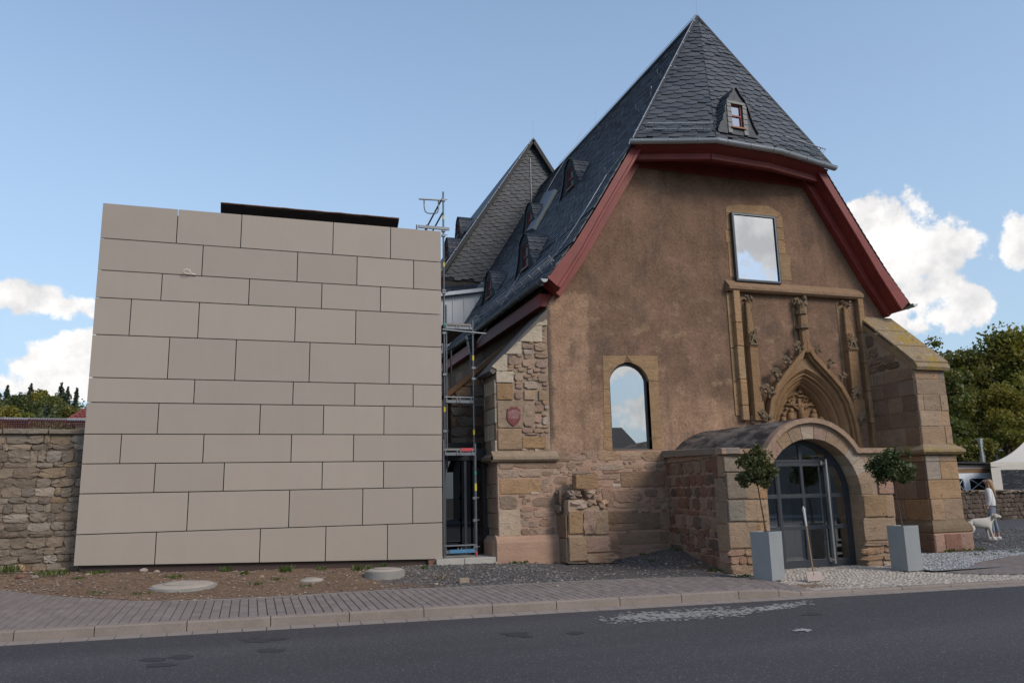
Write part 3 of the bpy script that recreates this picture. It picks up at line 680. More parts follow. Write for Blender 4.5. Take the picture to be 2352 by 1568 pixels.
for px_, py_, r, n, h in ((20, 1312, .25, 90, .16), (120, 1318, .3, 110, .10), (230, 1312, .25, 80, .07), (180, 1328, .15, 30, .05), (520, 1312, .12, 60, .12), (655, 1312, .14, 70, .13), (560, 1318, .1, 40, .08), (820, 1308, .12, 50, .12), (850, 1306, .1, 40, .1),
                          (880, 1304, .08, 40, .12), (975, 1305, .1, 30, .09), (1180, 1293, .12, 60, .06), (1205, 1292, .1, 60, .07), (1255, 1291, .08, 40, .07), (1325, 1291, .07, 30, .06), (1500, 1288, .1, 40, .05), (1560, 1262, .2, 60, .06), (1640, 1310, .15, 60, .06), (1710, 1322, .18, 80, .04),
                          (590, 1340, .2, 40, .05), (700, 1346, .15, 30, .05), (320, 1362, .2, 50, .04), (230, 1360, .25, 60, .04), (640, 1330, .15, 40, .05), (1430, 1268, .1, 40, .05), (1010, 1330, .1, 20, .04), (730, 1300, .12, 40, .1), (400, 1325, .2, 60, .06), (1600, 1268, .1, 40, .07), (850, 1322, .06, 20, .06)):
    p = on(px_, py_, gz)
    if p.y > 17.85: p.y = 17.8
    sp.append((p.x, p.y, gz(p.x, p.y)-.01, r, n, h))
tufts('weeds', sp, verge)
sp = [(16.9+rg.uniform(-.2, .9), 15.95+rg.uniform(-.05, .08), .02, .15, 40, .07) for _ in range(4)]+[(rg.uniform(16.5, 19), rg.uniform(14.9, 15.4), .0, .15, 20, .04) for _ in range(5)]
tufts('weeds', sp, None, 4)
# loose stones large enough to pick out
loose = [(62, 1290, .15, 'ochre'), (35, 1300, .2, 'mid'), (72, 1302, .24, 'tan'), (150, 1288, .10, 'brown'), (158, 1306, .12, 'pink'), (47, 1320, .13, 'red'), (80, 1322, .11, 'grey'), (135, 1316, .07, 'pale'), (120, 1318, .06, 'tan'),
         (330, 1312, .14, 'white'), (360, 1314, .10, 'pale'), (200, 1320, .08, 'pale'), (1230, 1292, .11, 'grey'), (1258, 1290, .11, 'mid'), (1140, 1293, .08, 'pale'), (720, 1340, .05, 'pale'), (860, 1339, .06, 'tan'), (1002, 1341, .06, 'pale'), (560, 1330, .07, 'pink'), (930, 1342, .05, 'red'),
         (600, 1325, .09, 'tan'), (1065, 1336, .13, 'pale'), (1088, 1339, .07, 'red'), (1280, 1345, .06, 'pale'), (1390, 1320, .06, 'grey'), (1530, 1295, .07, 'pale'), (1585, 1300, .09, 'tan'), (1610, 1292, .07, 'pale')]
for i, (px_, py_, r, c) in enumerate(loose):
    p = on(px_, py_, gz); p.y = min(p.y, 18.2)
    m = MB(); rg2 = random.Random(i)
    if i == 21: m.box(-.095, .095, -.05, .05, 0, .085); me = m.mesh('loose_brick')
    else: m.ball((0, 0, r*.25), r*.5*1.1, 2, (1.15, .85, .62), .12, rg2); me = m.mesh('loose_stone')
    o = link('loose_stone' if i != 21 else 'loose_brick', me, STONE); o.location = (p.x, p.y, gz(p.x, p.y)-.01); o.rotation_euler = (0, 0, rg2.uniform(-.5, .5) if i != 21 else .1); o.color = jitcol(C[c], rg2)
    o['loose'] = i
LOOSE_LABEL = {0: 'ochre boulder against the foot of the left boundary wall', 1: 'large brown rock lowest at the left picture edge by the old wall', 2: 'long tan rock lying flat at the foot of the left boundary wall', 3: 'small brown rock wedged under the left boundary wall',
               4: 'pinkish rock in the grass between old wall and panel facade', 5: 'reddish stone on the dirt near the left picture edge', 6: 'dark grey stone beside the reddish stone at far left', 9: 'whitish broken stone under the left corner of the panel wall',
               7: 'small pale stone in the grass below the left boundary wall', 8: 'tiny tan stone beside the pale stone below the boundary wall', 10: 'pale broken stone right of the whitish one under the panel wall', 11: 'pale pebble on the dirt between boundary wall and panel wall',
               14: 'pale chip at the left foot of the church plinth', 15: 'pale chip on the dirt beside the smallest shaft cover', 16: 'tan chip between smallest cover and raised shaft ring', 17: 'pale chip on the dirt right of the raised shaft ring', 18: 'pinkish stone between the widest cover and the smallest cover',
               19: 'reddish chip just below the raised shaft ring', 20: 'tan stone behind the gap between the widest and the smallest cover', 23: 'pale chip at the pavement edge below the church plinth', 24: 'grey chip on the verge below the broken stub pier', 25: 'pale stone on the dark gravel left of the porch',
               26: 'tan stone on the dark gravel nearest the porch side wall', 27: 'pale pebble high on the gravel mound beside the porch',
               12: 'grey stone at the foot of the church plinth', 13: 'tan stone beside the broken stub pier', 21: 'pale loose brick lying on the dark gravel verge', 22: 'small red brick fragment beside the pale loose brick'}
for o in list(COL.objects):
    if 'loose' in o.keys():
        i = o['loose']; del o['loose']
        tag(o, LOOSE_LABEL.get(i, 'small stray stone lying loose on the dirt verge'), 'brick' if i == 21 else 'stone', 'stones lying loose on the verge')
# shaft rings and covers in the dirt
def shaft(px_, py_, r, h, cover, label, dome=0.03, tilt=0.0):
    p = on(px_, py_, gz); t = thing('manhole_cover' if h < .1 else 'concrete_shaft_ring', label, 'manhole', (p.x, p.y, gz(p.x, p.y)-.02), 0, 'shaft covers in the dirt verge'); n = 40
    m = MB(); ring = lambda rr, z: [(rr*math.cos(6.2832*i/n), rr*math.sin(6.2832*i/n), z) for i in range(n)]
    m.strip([ring(r*1.01, -.05), ring(r, h), ring(r*.9, h+.004), ring(r*.88, h-.03)], closed=True); m.build('ring', CONC_DARK, t, local=True)
    m = MB(); m.strip([ring(r*.9, h-.02), ring(r*.895, h+.012), ring(r*.86, h+.022), ring(r*.5, h+.022+dome*.6), ring(.01, h+.022+dome)], closed=True); m.build('cover', cover, t, smooth=True, local=True)
    m = MB(); q = r*.55; m.tube([(q*math.cos(a), q*math.sin(a), h+.028+dome*.45) for a in np.linspace(.5, 5.2, 26)], .006, 5); m.build('cast_groove', CONC_DARK, t, local=True); t.rotation_euler = (tilt, 0, 0)
COVER = simple('pale_cover_concrete', (0.35, 0.295, 0.245), 0.85, amp=0.22, scale=7, bump=0.006)
shaft(420, 1342, .60, .012, COVER, 'widest round concrete cover lying on the dirt, leftmost of three', .03, rad(2))
shaft(716, 1331, .25, .012, COVER, 'smallest round shaft cover, between the two larger concrete covers')
shaft(884, 1322, .40, .13, COVER, 'raised round concrete shaft ring, rightmost of the three covers')

# ================================================================== CHURCH
FY = 17.9; CX = 12.3; ZR = 15.64
church = thing('church', 'old plastered stone church with steep slate roof and red painted gable boards', 'church', (CX, 24, 0))
PROF = [(5.65, 6.75), (4.90, 7.76), (4.28, 8.73), (0.0, ZR)]          # half width, height of the roof
def arch_pts(cx, hw, zs, za, n=10, z0=None):
    """pointed arch outline from lower left over the apex to lower right"""
    R = (hw*hw+(za-zs)**2)/(2*hw); out = []
    for i in range(n+1):
        a = math.asin(min(1, (za-zs)/R))*i/n; out.append((cx-hw+R-R*math.cos(a), zs+R*math.sin(a)))
    right = [(2*cx-x, z) for x, z in out[:-1]][::-1]
    pts = out+right
    if z0 is not None: pts = [(cx-hw, z0)]+pts+[(cx+hw, z0)]
    return pts
def seg_arch(x0, x1, z0, zs, za, n=10):
    cx = (x0+x1)/2; hw = (x1-x0)/2; h = za-zs; R = (hw*hw+h*h)/(2*h); a0 = math.asin(hw/R)
    return [(x0, z0)]+[(cx+R*math.sin(-a0+2*a0*i/n), za-R+R*math.cos(-a0+2*a0*i/n)) for i in range(n+1)]+[(x1, z0)]
WIN = seg_arch(8.50, 9.62, 2.70, 4.50, 4.93)
ARC = arch_pts(14.43, 1.30, 3.20, 4.98, z0=2.0)
m = MB()
m.ext([(6.885, -.3), (17.45, -.3), (17.45, 6.5), (16.60, 7.9), (15.10, 10.72), (9.50, 10.72), (8.00, 7.9), (6.885, 6.3)], [WIN, ARC], FY, FY+0.6)
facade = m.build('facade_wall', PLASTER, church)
# side and back walls so that the building is closed
m = MB(); m.box(6.95, 7.5, FY+.6, 33, -.3, 6.9); side = m.build('side_wall', MORTAR_GREY, church)
m = MB(); m.box(16.9, 17.44, FY+.6, 33, -.3, 6.9); m.box(7.5, 16.9, 32.4, 33, -.3, 6.9); m.build('rear_wall', MORTAR_GREY, church)
m = MB(); m.box(7.5, 16.9, FY+.6, 32.4, 0.05, .1); m.build('church_floor', INTFLOOR, church)
m = MB(); m.box(7.55, 16.85, 18.55, 32.3, 6.2, 6.3); m.build('ceiling', INTERIOR, church)
m = MB(); m.box(8.9, 10.4, 20.6, 20.7, .1, 6.2); m.build('partition', INTERIOR, church)

# ---- lower rubble and ashlar of the facade, box by box from the photo
mortar = MB(); mortar.ext([(5.5, -.3), (10.05, -.3), (10.05, 2.70), (8.5, 2.68), (7.6, 2.58), (6.885, 2.52), (5.5, 2.50)], [], FY-.035, FY+.02)
mortar = mortar.build('foot_masonry', MORTAR_PINK, church)
Z7 = (1114.7, 1029.0, 5.566)
px_stones(mortar, [
 (175, 185, 360, 265, 'tan'), (365, 175, 990, 258, 'brown'), (180, 270, 440, 375, 'pale'), (445, 270, 715, 365, 'tan'), (185, 390, 700, 588, 'ochre', 'a'), (570, 540, 690, 590, 'white'), (190, 605, 400, 775, 'grey'), (175, 785, 442, 1130, 'pale', 'a'),
 (470, 635, 525, 720, 'tan'), (610, 625, 890, 750, 'brown'), (455, 820, 590, 890, 'pale'), (620, 790, 810, 880, 'pink'), (810, 770, 880, 870, 'grey'), (470, 920, 560, 995, 'pale'), (560, 930, 680, 1010, 'pink'), (685, 910, 830, 1000, 'brown'),
 (460, 1020, 558, 1105, 'dark'), (565, 1015, 650, 1105, 'mid'), (655, 1015, 765, 1105, 'pink'), (770, 1010, 880, 1110, 'brown'), (720, 290, 850, 350, 'brown'), (855, 280, 950, 330, 'pale'), (725, 390, 810, 450, 'grey'), (880, 360, 1040, 460, 'brown'),
 (720, 485, 860, 560, 'brown'), (450, 740, 600, 810, 'pink'), (1430, 30, 1700, 155, 'ochre'), (1290, 40, 1420, 130, 'tan'), (1710, 45, 1980, 150, 'tan'), (1990, 40, 2290, 160, 'tan'), (730, 80, 870, 160, 'tan'), (1470, 200, 1750, 280, 'pale'),
 (1350, 230, 1430, 275, 'brown'), (2040, 185, 2140, 260, 'grey'), (2180, 190, 2260, 245, 'grey'), (1790, 200, 2030, 255, 'tan'), (1500, 285, 1710, 325, 'red'), (1730, 285, 2290, 495, 'brown', 'a'), (1620, 450, 1730, 500, 'white'), (2040, 520, 2190, 620, 'dark'),
 (2150, 630, 2300, 712, 'brown'), (1500, 500, 1630, 745, 'pink'), (1645, 525, 1980, 690, 'pink'), (1640, 705, 2050, 765, 'mid'), (1560, 790, 1950, 965, 'brown', 'a'), (1960, 815, 2230, 1040, 'brown', 'a'), (2240, 825, 2330, 1040, 'mid', 'a'), (1560, 972, 1950, 1050, 'mid'),
 (1700, 1060, 2230, 1232, 'mid', 'a'), (2238, 1060, 2340, 1215, 'mid', 'a'), (1740, 1262, 2110, 1345, 'tan'), (2120, 1222, 2340, 1270, 'mid'), (1590, 1160, 1690, 1250, 'mid'), (1600, 1250, 1730, 1345, 'tan'), (1040, 180, 1150, 250, 'tan'), (1170, 215, 1330, 300, 'pink'),
 (1060, 290, 1340, 325, 'grey'), (900, 560, 1010, 620, 'pink'), (1410, 340, 1700, 400, 'pink'), (1440, 410, 1600, 490, 'pink'), (1100, 80, 1280, 160, 'pink'), (890, 90, 1090, 170, 'mid')], Z7, FY-.03, .022)
filler(mortar, (5.6, 10.0, .45, 2.68, lambda x, z: z > .78 or x > 8.6), FY-.03, 130, .022, ['mid', 'brown', 'pink', 'tan', 'grey', 'pale'], 3)
# plinth of the left buttress and its ashlar
def zpx(mp, x, y, yy): return aY(mp[0]+x/mp[2], mp[1]+y/mp[2], yy)
pl = zpx(Z7, 110, 1475, FY-.12); pr = zpx(Z7, 930, 1475, FY-.12); zt = zpx(Z7, 170, 1130, FY-.12).z; zm = zpx(Z7, 130, 1205, FY-.12).z
def profile_run(m, x0, x1, prof):        # prof: (y, z) list, run along x
    n = len(prof); m.add([(x0, y, z) for y, z in prof]+[(x1, y, z) for y, z in prof], [(i, (i+1) % n, n+(i+1) % n, n+i) for i in range(n)]+[tuple(range(n-1, -1, -1)), tuple(range(n, 2*n))])
PLM = simple('pink_plinth_stone', (0.345, 0.215, 0.150), 0.9, amp=0.32, scale=2.2, bump=0.02, fine=20, stretch=(.6, 1, 2))
# left buttress: stands west of the facade, in line with it
BX0, BX1, BY1 = 5.52, 6.87, 18.85
butt = MB(); butt.ext([(BX0, -.3), (BX1+.02, -.3), (BX1+.02, 6.05), (BX0, 4.62)], [], FY+.015, BY1)
butt = butt.build('buttress', MORTAR_PALE, church)
m = MB(); rows = [(FY+.03, -.2), (FY-.15, -.2), (FY-.15, zm-.02), (FY-.11, zm+.08), (FY-.06, zm+.12), (FY-.05, zt), (FY+.03, zt+.03)]
profile_run(m, BX0-.10, 7.42, rows)
m.add([(BX0-.02, FY+.0, -.2), (BX0-.14, FY+.0, -.2), (BX0-.14, FY+.0, zm), (BX0-.05, FY+.0, zm+.12), (BX0-.02, FY, zt), (BX0-.02, BY1, -.2), (BX0-.14, BY1, -.2), (BX0-.14, BY1, zm), (BX0-.05, BY1, zm+.12), (BX0-.02, BY1, zt)], [(0, 1, 2, 3, 4), (9, 8, 7, 6, 5), (1, 2, 7, 6), (2, 3, 8, 7), (3, 4, 9, 8)])
m.build('plinth', PLM, butt, bevel=.012)
Z8 = (980.0, 735.0, 5.12)
for poly, c in ((((1300, 35), (1415, 0), (1415, 62), (1275, 66)), 'new'), (((1270, 70), (1355, 68), (1355, 262), (1085, 250)), 'new'), (((1065, 255), (1112, 255), (1112, 402), (920, 400)), 'new'), (((905, 405), (945, 405), (945, 600), (822, 600), (812, 575), (775, 560), (760, 545)), 'new')):
    q = [zpx(Z8, x, y, FY) for x, y in poly]; cc = sum((p for p in q), Vector())/len(q)
    m = MB(); m.ext([(cc.x+(p.x-cc.x)*.985-0, cc.z+(p.z-cc.z)*.985) for p in q], [], FY-.035, FY+.03); o = m.build('stone', STONE, butt, bevel=.006); o.color = jitcol(C[c], rnd, .04)
px_stones(butt, [(820, 605, 1018, 730, 'new', 'a'), (830, 745, 1010, 932, 'ochre', 'a'), (838, 948, 1128, 1262, 'tan', 'a'), (1135, 960, 1270, 1255, 'grey'), (842, 1272, 1115, 1518, 'tan', 'a'), (1125, 1372, 1405, 1505, 'ochre', 'a'), (1150, 822, 1270, 932, 'tan', 'a'),
 (1150, 722, 1300, 805, 'pale'), (1040, 625, 1130, 712, 'pale'), (1320, 822, 1432, 942, 'tan', 'a'), (1140, 350, 1240, 402, 'white'), (1275, 385, 1420, 442, 'brown'), (1120, 282, 1250, 332, 'mid'), (1270, 272, 1410, 352, 'mid'), (1130, 1265, 1250, 1322, 'red'),
 (1260, 1272, 1370, 1322, 'tan'), (1170, 1327, 1310, 1347, 'grey'), (1365, 1140, 1425, 1225, 'white'), (1385, 1000, 1432, 1045, 'white'), (1265, 1000, 1370, 1080, 'pink'), (1270, 1110, 1350, 1200, 'pink'), (960, 440, 1100, 520, 'pink'), (1130, 460, 1260, 540, 'pink'),
 (1290, 470, 1420, 560, 'pink'), (1050, 760, 1130, 800, 'pink'), (1310, 640, 1430, 720, 'mid'), (1040, 840, 1130, 920, 'pink')], Z8, FY-.012, .018)
filler(butt, (5.7, 6.86, 2.6, 5.9, lambda x, z: z < 4.45+(x-5.55)*1.03), FY-.008, 70, .018, ['tan', 'pale', 'pink', 'mid', 'ochre'], 5)
courses(butt, Vector((BX0+.005, BY1, 0)), (0, -1, 0), .94, [.9, 1.25, 1.6, 1.92, 2.36], .5, .04, ['tan', 'mid', 'grey', 'pink'], 'a')
courses(butt, Vector((BX0+.005, BY1, 0)), (0, -1, 0), .94, [2.58, 2.95, 3.35, 3.72, 4.05, 4.4], .5, .04, ['tan', 'mid', 'new', 'ochre', 'grey'], 'a')
# string course and coping of the left buttress
m = MB(); s0 = aY(1115, 1055, FY-.14).z; profile_run(m, BX0-.16, 7.02, [(FY+.02, s0+.20), (FY-.02, s0+.20), (FY-.17, s0+.07), (FY-.17, s0), (FY-.12, s0-.05), (FY+.02, s0-.05)])
m.add([(BX0+.02, FY-.02, s0+.20), (BX0-.16, FY-.17, s0+.07), (BX0-.16, FY-.17, s0), (BX0+.02, FY-.1, s0-.06), (BX0+.02, BY1+.1, s0+.20), (BX0-.16, BY1+.1, s0+.07), (BX0-.16, BY1+.1, s0), (BX0+.02, BY1+.1, s0-.06)], [(0, 1, 5, 4), (1, 2, 6, 5), (2, 3, 7, 6), (4, 5, 6, 7)])
m.build('string_course', mat_mortar('string_course_stone', (0.30, 0.225, 0.155)), butt)
m = MB(); m.ext([(6.90, 6.22), (5.42, 4.68), (5.36, 4.60), (5.44, 4.53), (5.52, 4.57), (5.56, 4.50), (5.62, 4.62), (6.90, 6.02)], [], FY-.005, BY1+.22)
m.build('coping', simple('dark_weathered_coping', (0.13, 0.112, 0.098), 0.95, amp=.3, scale=3, bump=.01), butt)
# stub of a vanished wall in front of the facade foot
SY = 17.30
stub = MB()
sp = [zpx(Z7, x, y, SY) for x, y in ((1065, 1470), (1585, 1470), (1560, 790), (1240, 650), (1065, 660))]
stub.ext([(p.x, p.z) for p in sp], [], SY+.02, FY+.02); stub = stub.build('stub_pier', MORTAR_PALE, church)
px_stones(stub, [(1068, 798, 1240, 1095, 'ochre', 'a'), (1250, 800, 1385, 1100, 'pink'), (1392, 792, 1556, 1100, 'tan', 'a'), (1066, 1120, 1282, 1445, 'tan', 'a'), (1292, 1130, 1585, 1330, 'pink', 'a'), (1290, 1335, 1680, 1468, 'tan')], Z7, SY+.03, .07)
px_stones(stub, [(1035, 655, 1240, 775, 'white'), (1020, 535, 1180, 645, 'grey'), (1240, 540, 1362, 640, 'pale'), (1250, 645, 1360, 745, 'tan'), (1400, 660, 1500, 765, 'tan'), (1110, 330, 1400, 525, 'ochre', 'a')], Z7, SY+.30, .26)
courses(stub, Vector((sp[0].x+.01, FY, 0)), (0, -1, 0), FY-SY-.03, [sp[0].z, .65, 1.18], .5, .04, ['brown', 'mid'], 'a')
courses(stub, Vector((sp[0].x-.02, FY, 0)), (0, -1, 0), FY-SY-.25, [1.2, 1.42, 1.75], .35, .05, ['grey', 'dark'], 'r')

# ---- right buttress, standing forward of the facade
RX0, RX1, RY0 = 16.55, 17.55, 16.18
rb = MB(); rb.ext([(RY0, -.2), (FY+.3, -.2), (FY+.3, 6.38), (FY, 6.34), (RY0, 4.72)], [], RX0, RX1, fn=lambda u, d, v: (d, u, v)); rb = rb.build('buttress', MORTAR_PALE, church)
Z5 = (1960.0, 673.7, 4.268); Z6 = (2058.0, 1004.5, 4.2655)
zz = [aY(2115, Z5[1]+y/Z5[2], RY0).z for y in (1480, 1300, 1148, 990, 838, 722)]
courses(rb, Vector((RX0, RY0+.01, 0)), (1, 0, 0), RX1-RX0, zz, .62, .03, ['tan', 'tan', 'walld', 'tan'], 'a', jit=.4)
zz2 = [aY(2125, Z6[1]+y/Z6[2], RY0).z for y in (815, 603, 415, 236, 172)]
courses(rb, Vector((RX0-.02, RY0-.01, 0)), (1, 0, 0), RX1-RX0+.05, zz2, .75, .035, ['tan', 'ochre', 'tan', 'walld'], 'a', jit=.4)
courses(rb, Vector((RX0+.01, FY, 0)), (0, -1, 0), FY-RY0-.02, zz, .72, .04, ['brown', 'mid', 'brown', 'mid'], 'a', jit=.5, inside=lambda t, z: z < 6.1-t*.92)
courses(rb, Vector((RX0+.01, FY, 0)), (0, -1, 0), FY-RY0-.02, [4.78, 5.0, 5.22, 5.5, 5.9], .4, .05, ['brown', 'mid', 'dark'], 'r', inside=lambda t, z: z < 6.0-t*.94)
courses(rb, Vector((RX0-.01, FY, 0)), (0, -1, 0), FY-RY0, zz2, .8, .04, ['brown', 'mid', 'ochre'], 'a', jit=.4)
pzt = aY(2140, Z6[1]+815/Z6[2], RY0-.05).z; pzm = aY(2145, Z6[1]+935/Z6[2], RY0-.1).z
m = MB()
def ringrun(m, prof):                    # prof (outset, z) run round the left, front and right of the buttress
    rows = []
    for o, z in prof: rows.append([(RX0-o, FY, z), (RX0-o, RY0-o, z), (RX1+o, RY0-o, z), (RX1+o, FY, z)])
    m.strip(rows)
ringrun(m, [(.03, pzt+.02), (.05, pzt-.03), (.13, pzt-.12), (.15, pzt-.2), (.15, pzm+.02), (.10, pzm-.02)])
m.build('plinth_moulding', mat_mortar('weathered_plinth_moulding', (0.21, 0.155, 0.10)), rb)
m = MB(); ringrun(m, [(.10, pzm), (.13, pzm-.02), (.13, -.15)]); m.build('plinth', PLM, rb)
courses(rb, Vector((RX0-.12, RY0-.12, 0)), (1, 0, 0), RX1-RX0+.24, [.01, pzm-.03], .55, .03, ['pink', 'red', 'pink'], 'a')
courses(rb, Vector((RX0-.12, FY, 0)), (0, -1, 0), FY-RY0+.1, [.01, .28, pzm-.03], .7, .03, ['brown', 'red', 'mid'], 'a')
sz = aY(2125, Z6[1]+140/Z6[2], RY0-.15).z
m = MB(); ringrun(m, [(.0, sz+.22), (.02, sz+.20), (.20, sz+.06), (.20, sz), (.13, sz-.06), (.0, sz-.06)]); m.build('string_course', LICHEN, rb)
# lichened sloping cap
m = MB(); m.ext([(FY+.15, 6.46), (FY+.15, 6.30), (RY0-.02, 4.68), (RY0-.12, 4.66), (RY0-.16, 4.74), (RY0-.12, 4.83)], [], RX0-.03, RX1+.08, fn=lambda u, d, v: (d, u, v))
m.build('coping', LICHEN, rb)
m = MB()
for i in range(3):
    t0 = i/3+.01; t1 = (i+1)/3-.01; f = lambda t: (FY-t*(FY-RY0+.1), 6.46-t*(6.46-4.84))
    (ya, za), (yb2, zb2) = f(t0), f(t1); off = .02
    m.hexa([(RX0-.06, ya, za), (RX0-.06, yb2, zb2), (RX1+.11, yb2, zb2), (RX1+.11, ya, za)], [(RX0-.05, ya-.02, za+.05), (RX0-.05, yb2-.02, zb2+.05), (RX1+.10, yb2-.02, zb2+.05), (RX1+.10, ya-.02, za+.05)])
m.build('cap_slab', LICHEN, rb, bevel=.012)

# ---- nave side: eaves board, rubble, lean-to wall behind the scaffold
courses(side, Vector((6.95, 32, 0)), (0, -1, 0), 14.0, [2.2, 2.75, 3.3, 3.85, 4.4, 4.95, 5.5, 6.0], .75, .05, ['mid', 'brown', 'dark'], 'a')
m = MB(); m.box(6.72, 7.05, 17.95, 33, 6.28, 6.62); m.build('eaves_board', RED, church, bevel=.01)
lt = MB(); lp = [aY(x, y, 20.4) for x, y in ((1036, 905), (1128, 822), (1180, 800), (1180, 1046), (1036, 1046))]
lt.ext([(p.x, p.z) for p in lp], [], 20.4, 21.2); lt = lt.build('lean_to_wall', MORTAR_GREY, church)
courses(lt, Vector((lp[4].x, 20.4, 0)), (1, 0, 0), 2.0, list(np.arange(2.4, 5.6, .27)), .42, .04, ['dark', 'mid', 'brown', 'grey'], 'r', inside=lambda t, z: z < lp[0].z-.12+t*(lp[1].z-lp[0].z)/(lp[1].x-lp[0].x))
m = MB(); a, b = lp[0], lp[1]; m.bar((a.x-.15, 20.6, a.z-.05), (b.x+.3, 20.6, b.z+.22), .7, .12); m.build('coping', simple('rusty_coping', (0.16, 0.09, 0.045), .9, amp=.4, scale=2), lt)

# ---- arched window
def surround(parent, outer_pieces, y0, y1, col):
    for poly in outer_pieces:
        m = MB(); m.ext(poly, [], y0, y1); o = m.build('surround_stone', STONE, parent, bevel=.006); o.color = jitcol(C[col], rnd, .07)
fr = MB(); fo = seg_arch(8.53, 9.60, 2.715, 4.50, 4.90); fi = seg_arch(8.575, 9.555, 2.765, 4.49, 4.85)
fr.ext(fo, [fi], FY+.10, FY+.17); awin = fr.build('arched_window', ANTHRA, church)
m = MB(); m.ext(fi, [], FY+.13, FY+.135); m.build('pane', GLASS_WIN, awin)
inn = seg_arch(8.52, 9.61, 2.70, 4.50, 4.915, 12); k = len(inn)
top = inn[1:-1]
surround(awin, [[(8.34, 4.22), (8.51, 4.22), (8.51, 4.49)]+[p for p in top if p[0] <= 9.0]+[(9.02, 5.09), (8.36, 5.07)],
                [(9.03, 5.09)]+[p for p in top if p[0] >= 9.07]+[(9.62, 4.47), (9.90, 4.46), (9.92, 5.12)]], FY-.012, FY+.12, 'ochre')
surround(awin, [[(8.32, 3.62), (8.51, 3.62), (8.51, 4.21), (8.34, 4.21)], [(8.30, 3.02), (8.51, 3.02), (8.51, 3.61), (8.32, 3.61)], [(8.28, 2.71), (8.51, 2.71), (8.51, 3.01), (8.27, 3.01)],
                [(9.62, 3.0), (9.89, 3.0), (9.90, 4.45), (9.62, 4.45)], [(9.62, 2.71), (9.90, 2.71), (9.90, 2.99), (9.62, 2.99)]], FY-.010, FY+.12, 'ochre')
m = MB(); m.box(8.5, 9.62, FY+.0, FY+.3, 2.6, 2.715); m.build('sill', STONE, awin).color = (*C['tan'], 1)
# ---- upper window
m = MB(); m.ext([(12.43, 7.27), (13.89, 7.27), (13.89, 9.26), (12.43, 9.26)], [(lambda q: q)([(12.48, 7.32), (13.84, 7.32), (13.84, 9.21), (12.48, 9.21)])], FY-.12, FY+.01)
uwin = m.build('upper_window', ANTHRA, church, bevel=.006)
m = MB(); m.ext([(12.47, 7.31), (13.85, 7.31), (13.85, 9.22), (12.47, 9.22)], [[(12.495, 7.335), (13.825, 7.335), (13.825, 9.195), (12.495, 9.195)]], FY-.128, FY-.12); m.build('glazing_bead', simple('grey_bead', (.13, .145, .15), .4, .3), uwin)
m = MB(); m.box(12.48, 13.84, FY-.085, FY-.08, 7.32, 9.21); m.build('pane', mat_glass('bright_window_glass', .58, (.5, .5, .5)), uwin)
m = MB(); m.box(12.48, 13.84, FY-.02, FY-.01, 7.32, 9.21); m.build('blind', simple('pale_blind', (.34, .34, .35), .9), uwin)
surround(uwin, [[(12.33, 9.26), (14.0, 9.27), (14.15, 9.40), (13.75, 9.60), (13.2, 9.56), (12.7, 9.53), (12.33, 9.44)], [(12.30, 8.76), (12.44, 8.76), (12.44, 9.25), (12.33, 9.25)], [(12.27, 8.38), (12.44, 8.38), (12.44, 8.75), (12.25, 8.75)],
                [(12.29, 7.40), (12.44, 7.40), (12.44, 8.37), (12.31, 8.37)], [(13.88, 8.97), (14.20, 8.97), (14.17, 9.38), (14.02, 9.25), (13.88, 9.25)], [(13.88, 8.62), (14.19, 8.60), (14.20, 8.96), (13.88, 8.96)],
                [(13.88, 8.2), (14.21, 8.2), (14.19, 8.59), (13.88, 8.61)], [(13.88, 7.42), (14.33, 7.42), (14.30, 7.8), (14.36, 8.15), (14.20, 8.19), (13.88, 8.19)]], FY-.012, FY+.02, 'ochre')

# ---- Gothic portal
HC = 14.45
ARCHES = [(1.30, 4.98), (1.08, 4.72), (0.90, 4.56), (0.78, 4.42)]; YS = [FY-.06, FY+.10, FY+.24, FY+.40]
# hood with an ogee top
HD = [(0, 5.78), (.10, 5.58), (.18, 5.42), (.30, 5.24), (.43, 5.11), (.79, 4.76), (1.10, 4.42), (1.32, 4.03), (1.46, 3.5), (1.51, 3.0), (1.52, 2.3)]
def offset(line, d):                      # offset of an open polyline to its left-hand side
    out = []
    for i, p in enumerate(line):
        a = line[max(i-1, 0)]; b = line[min(i+1, len(line)-1)]; t = Vector((b[0]-a[0], b[1]-a[1])).normalized(); out.append((p[0]-t.y*d, p[1]+t.x*d))
    return out
hood_r = [(HC+x, z) for x, z in HD]; hood_in = offset(hood_r, -.13); hood_in[0] = (HC, 5.36); hood_in[1] = (HC+.02, 5.30)
hood_l = [(2*HC-x, z) for x, z in hood_r]; hood_il = [(2*HC-x, z) for x, z in hood_in]
m = MB(); m.ext(hood_r+hood_in[::-1], [], FY-.24, FY+.02); m.ext(hood_l[::-1]+hood_il, [], FY-.24, FY+.02)
portal = m.build('portal', CARVED, church, bevel=.02)
m = MB(); mid_r = offset(hood_r, -.10); inn_r = offset(hood_r, -.19); inn_r[0] = (HC, 5.25); inn_r[1] = (HC+.01, 5.2); m.ext(mid_r+inn_r[::-1], [], FY-.16, FY+.02); m.ext([(2*HC-x, z) for x, z in mid_r][::-1]+[(2*HC-x, z) for x, z in inn_r], [], FY-.16, FY+.02); m.build('hood_roll', CARVED, portal, bevel=.02)
# spandrel between hood and arches
sp_o = [(HC-x, z) for x, z in HD[::-1]]+[(HC+x, z) for x, z in HD[1:]]
a1 = arch_pts(HC, 1.30, 3.2, 4.98, 14, z0=2.3)
m = MB(); m.ext(sp_o[::-1], [[(x, max(z, 2.31)) for x, z in a1]], FY-.045, FY+.02); m.build('spandrel', mat_mortar('spandrel_stone', (0.29, 0.195, 0.12)), portal)
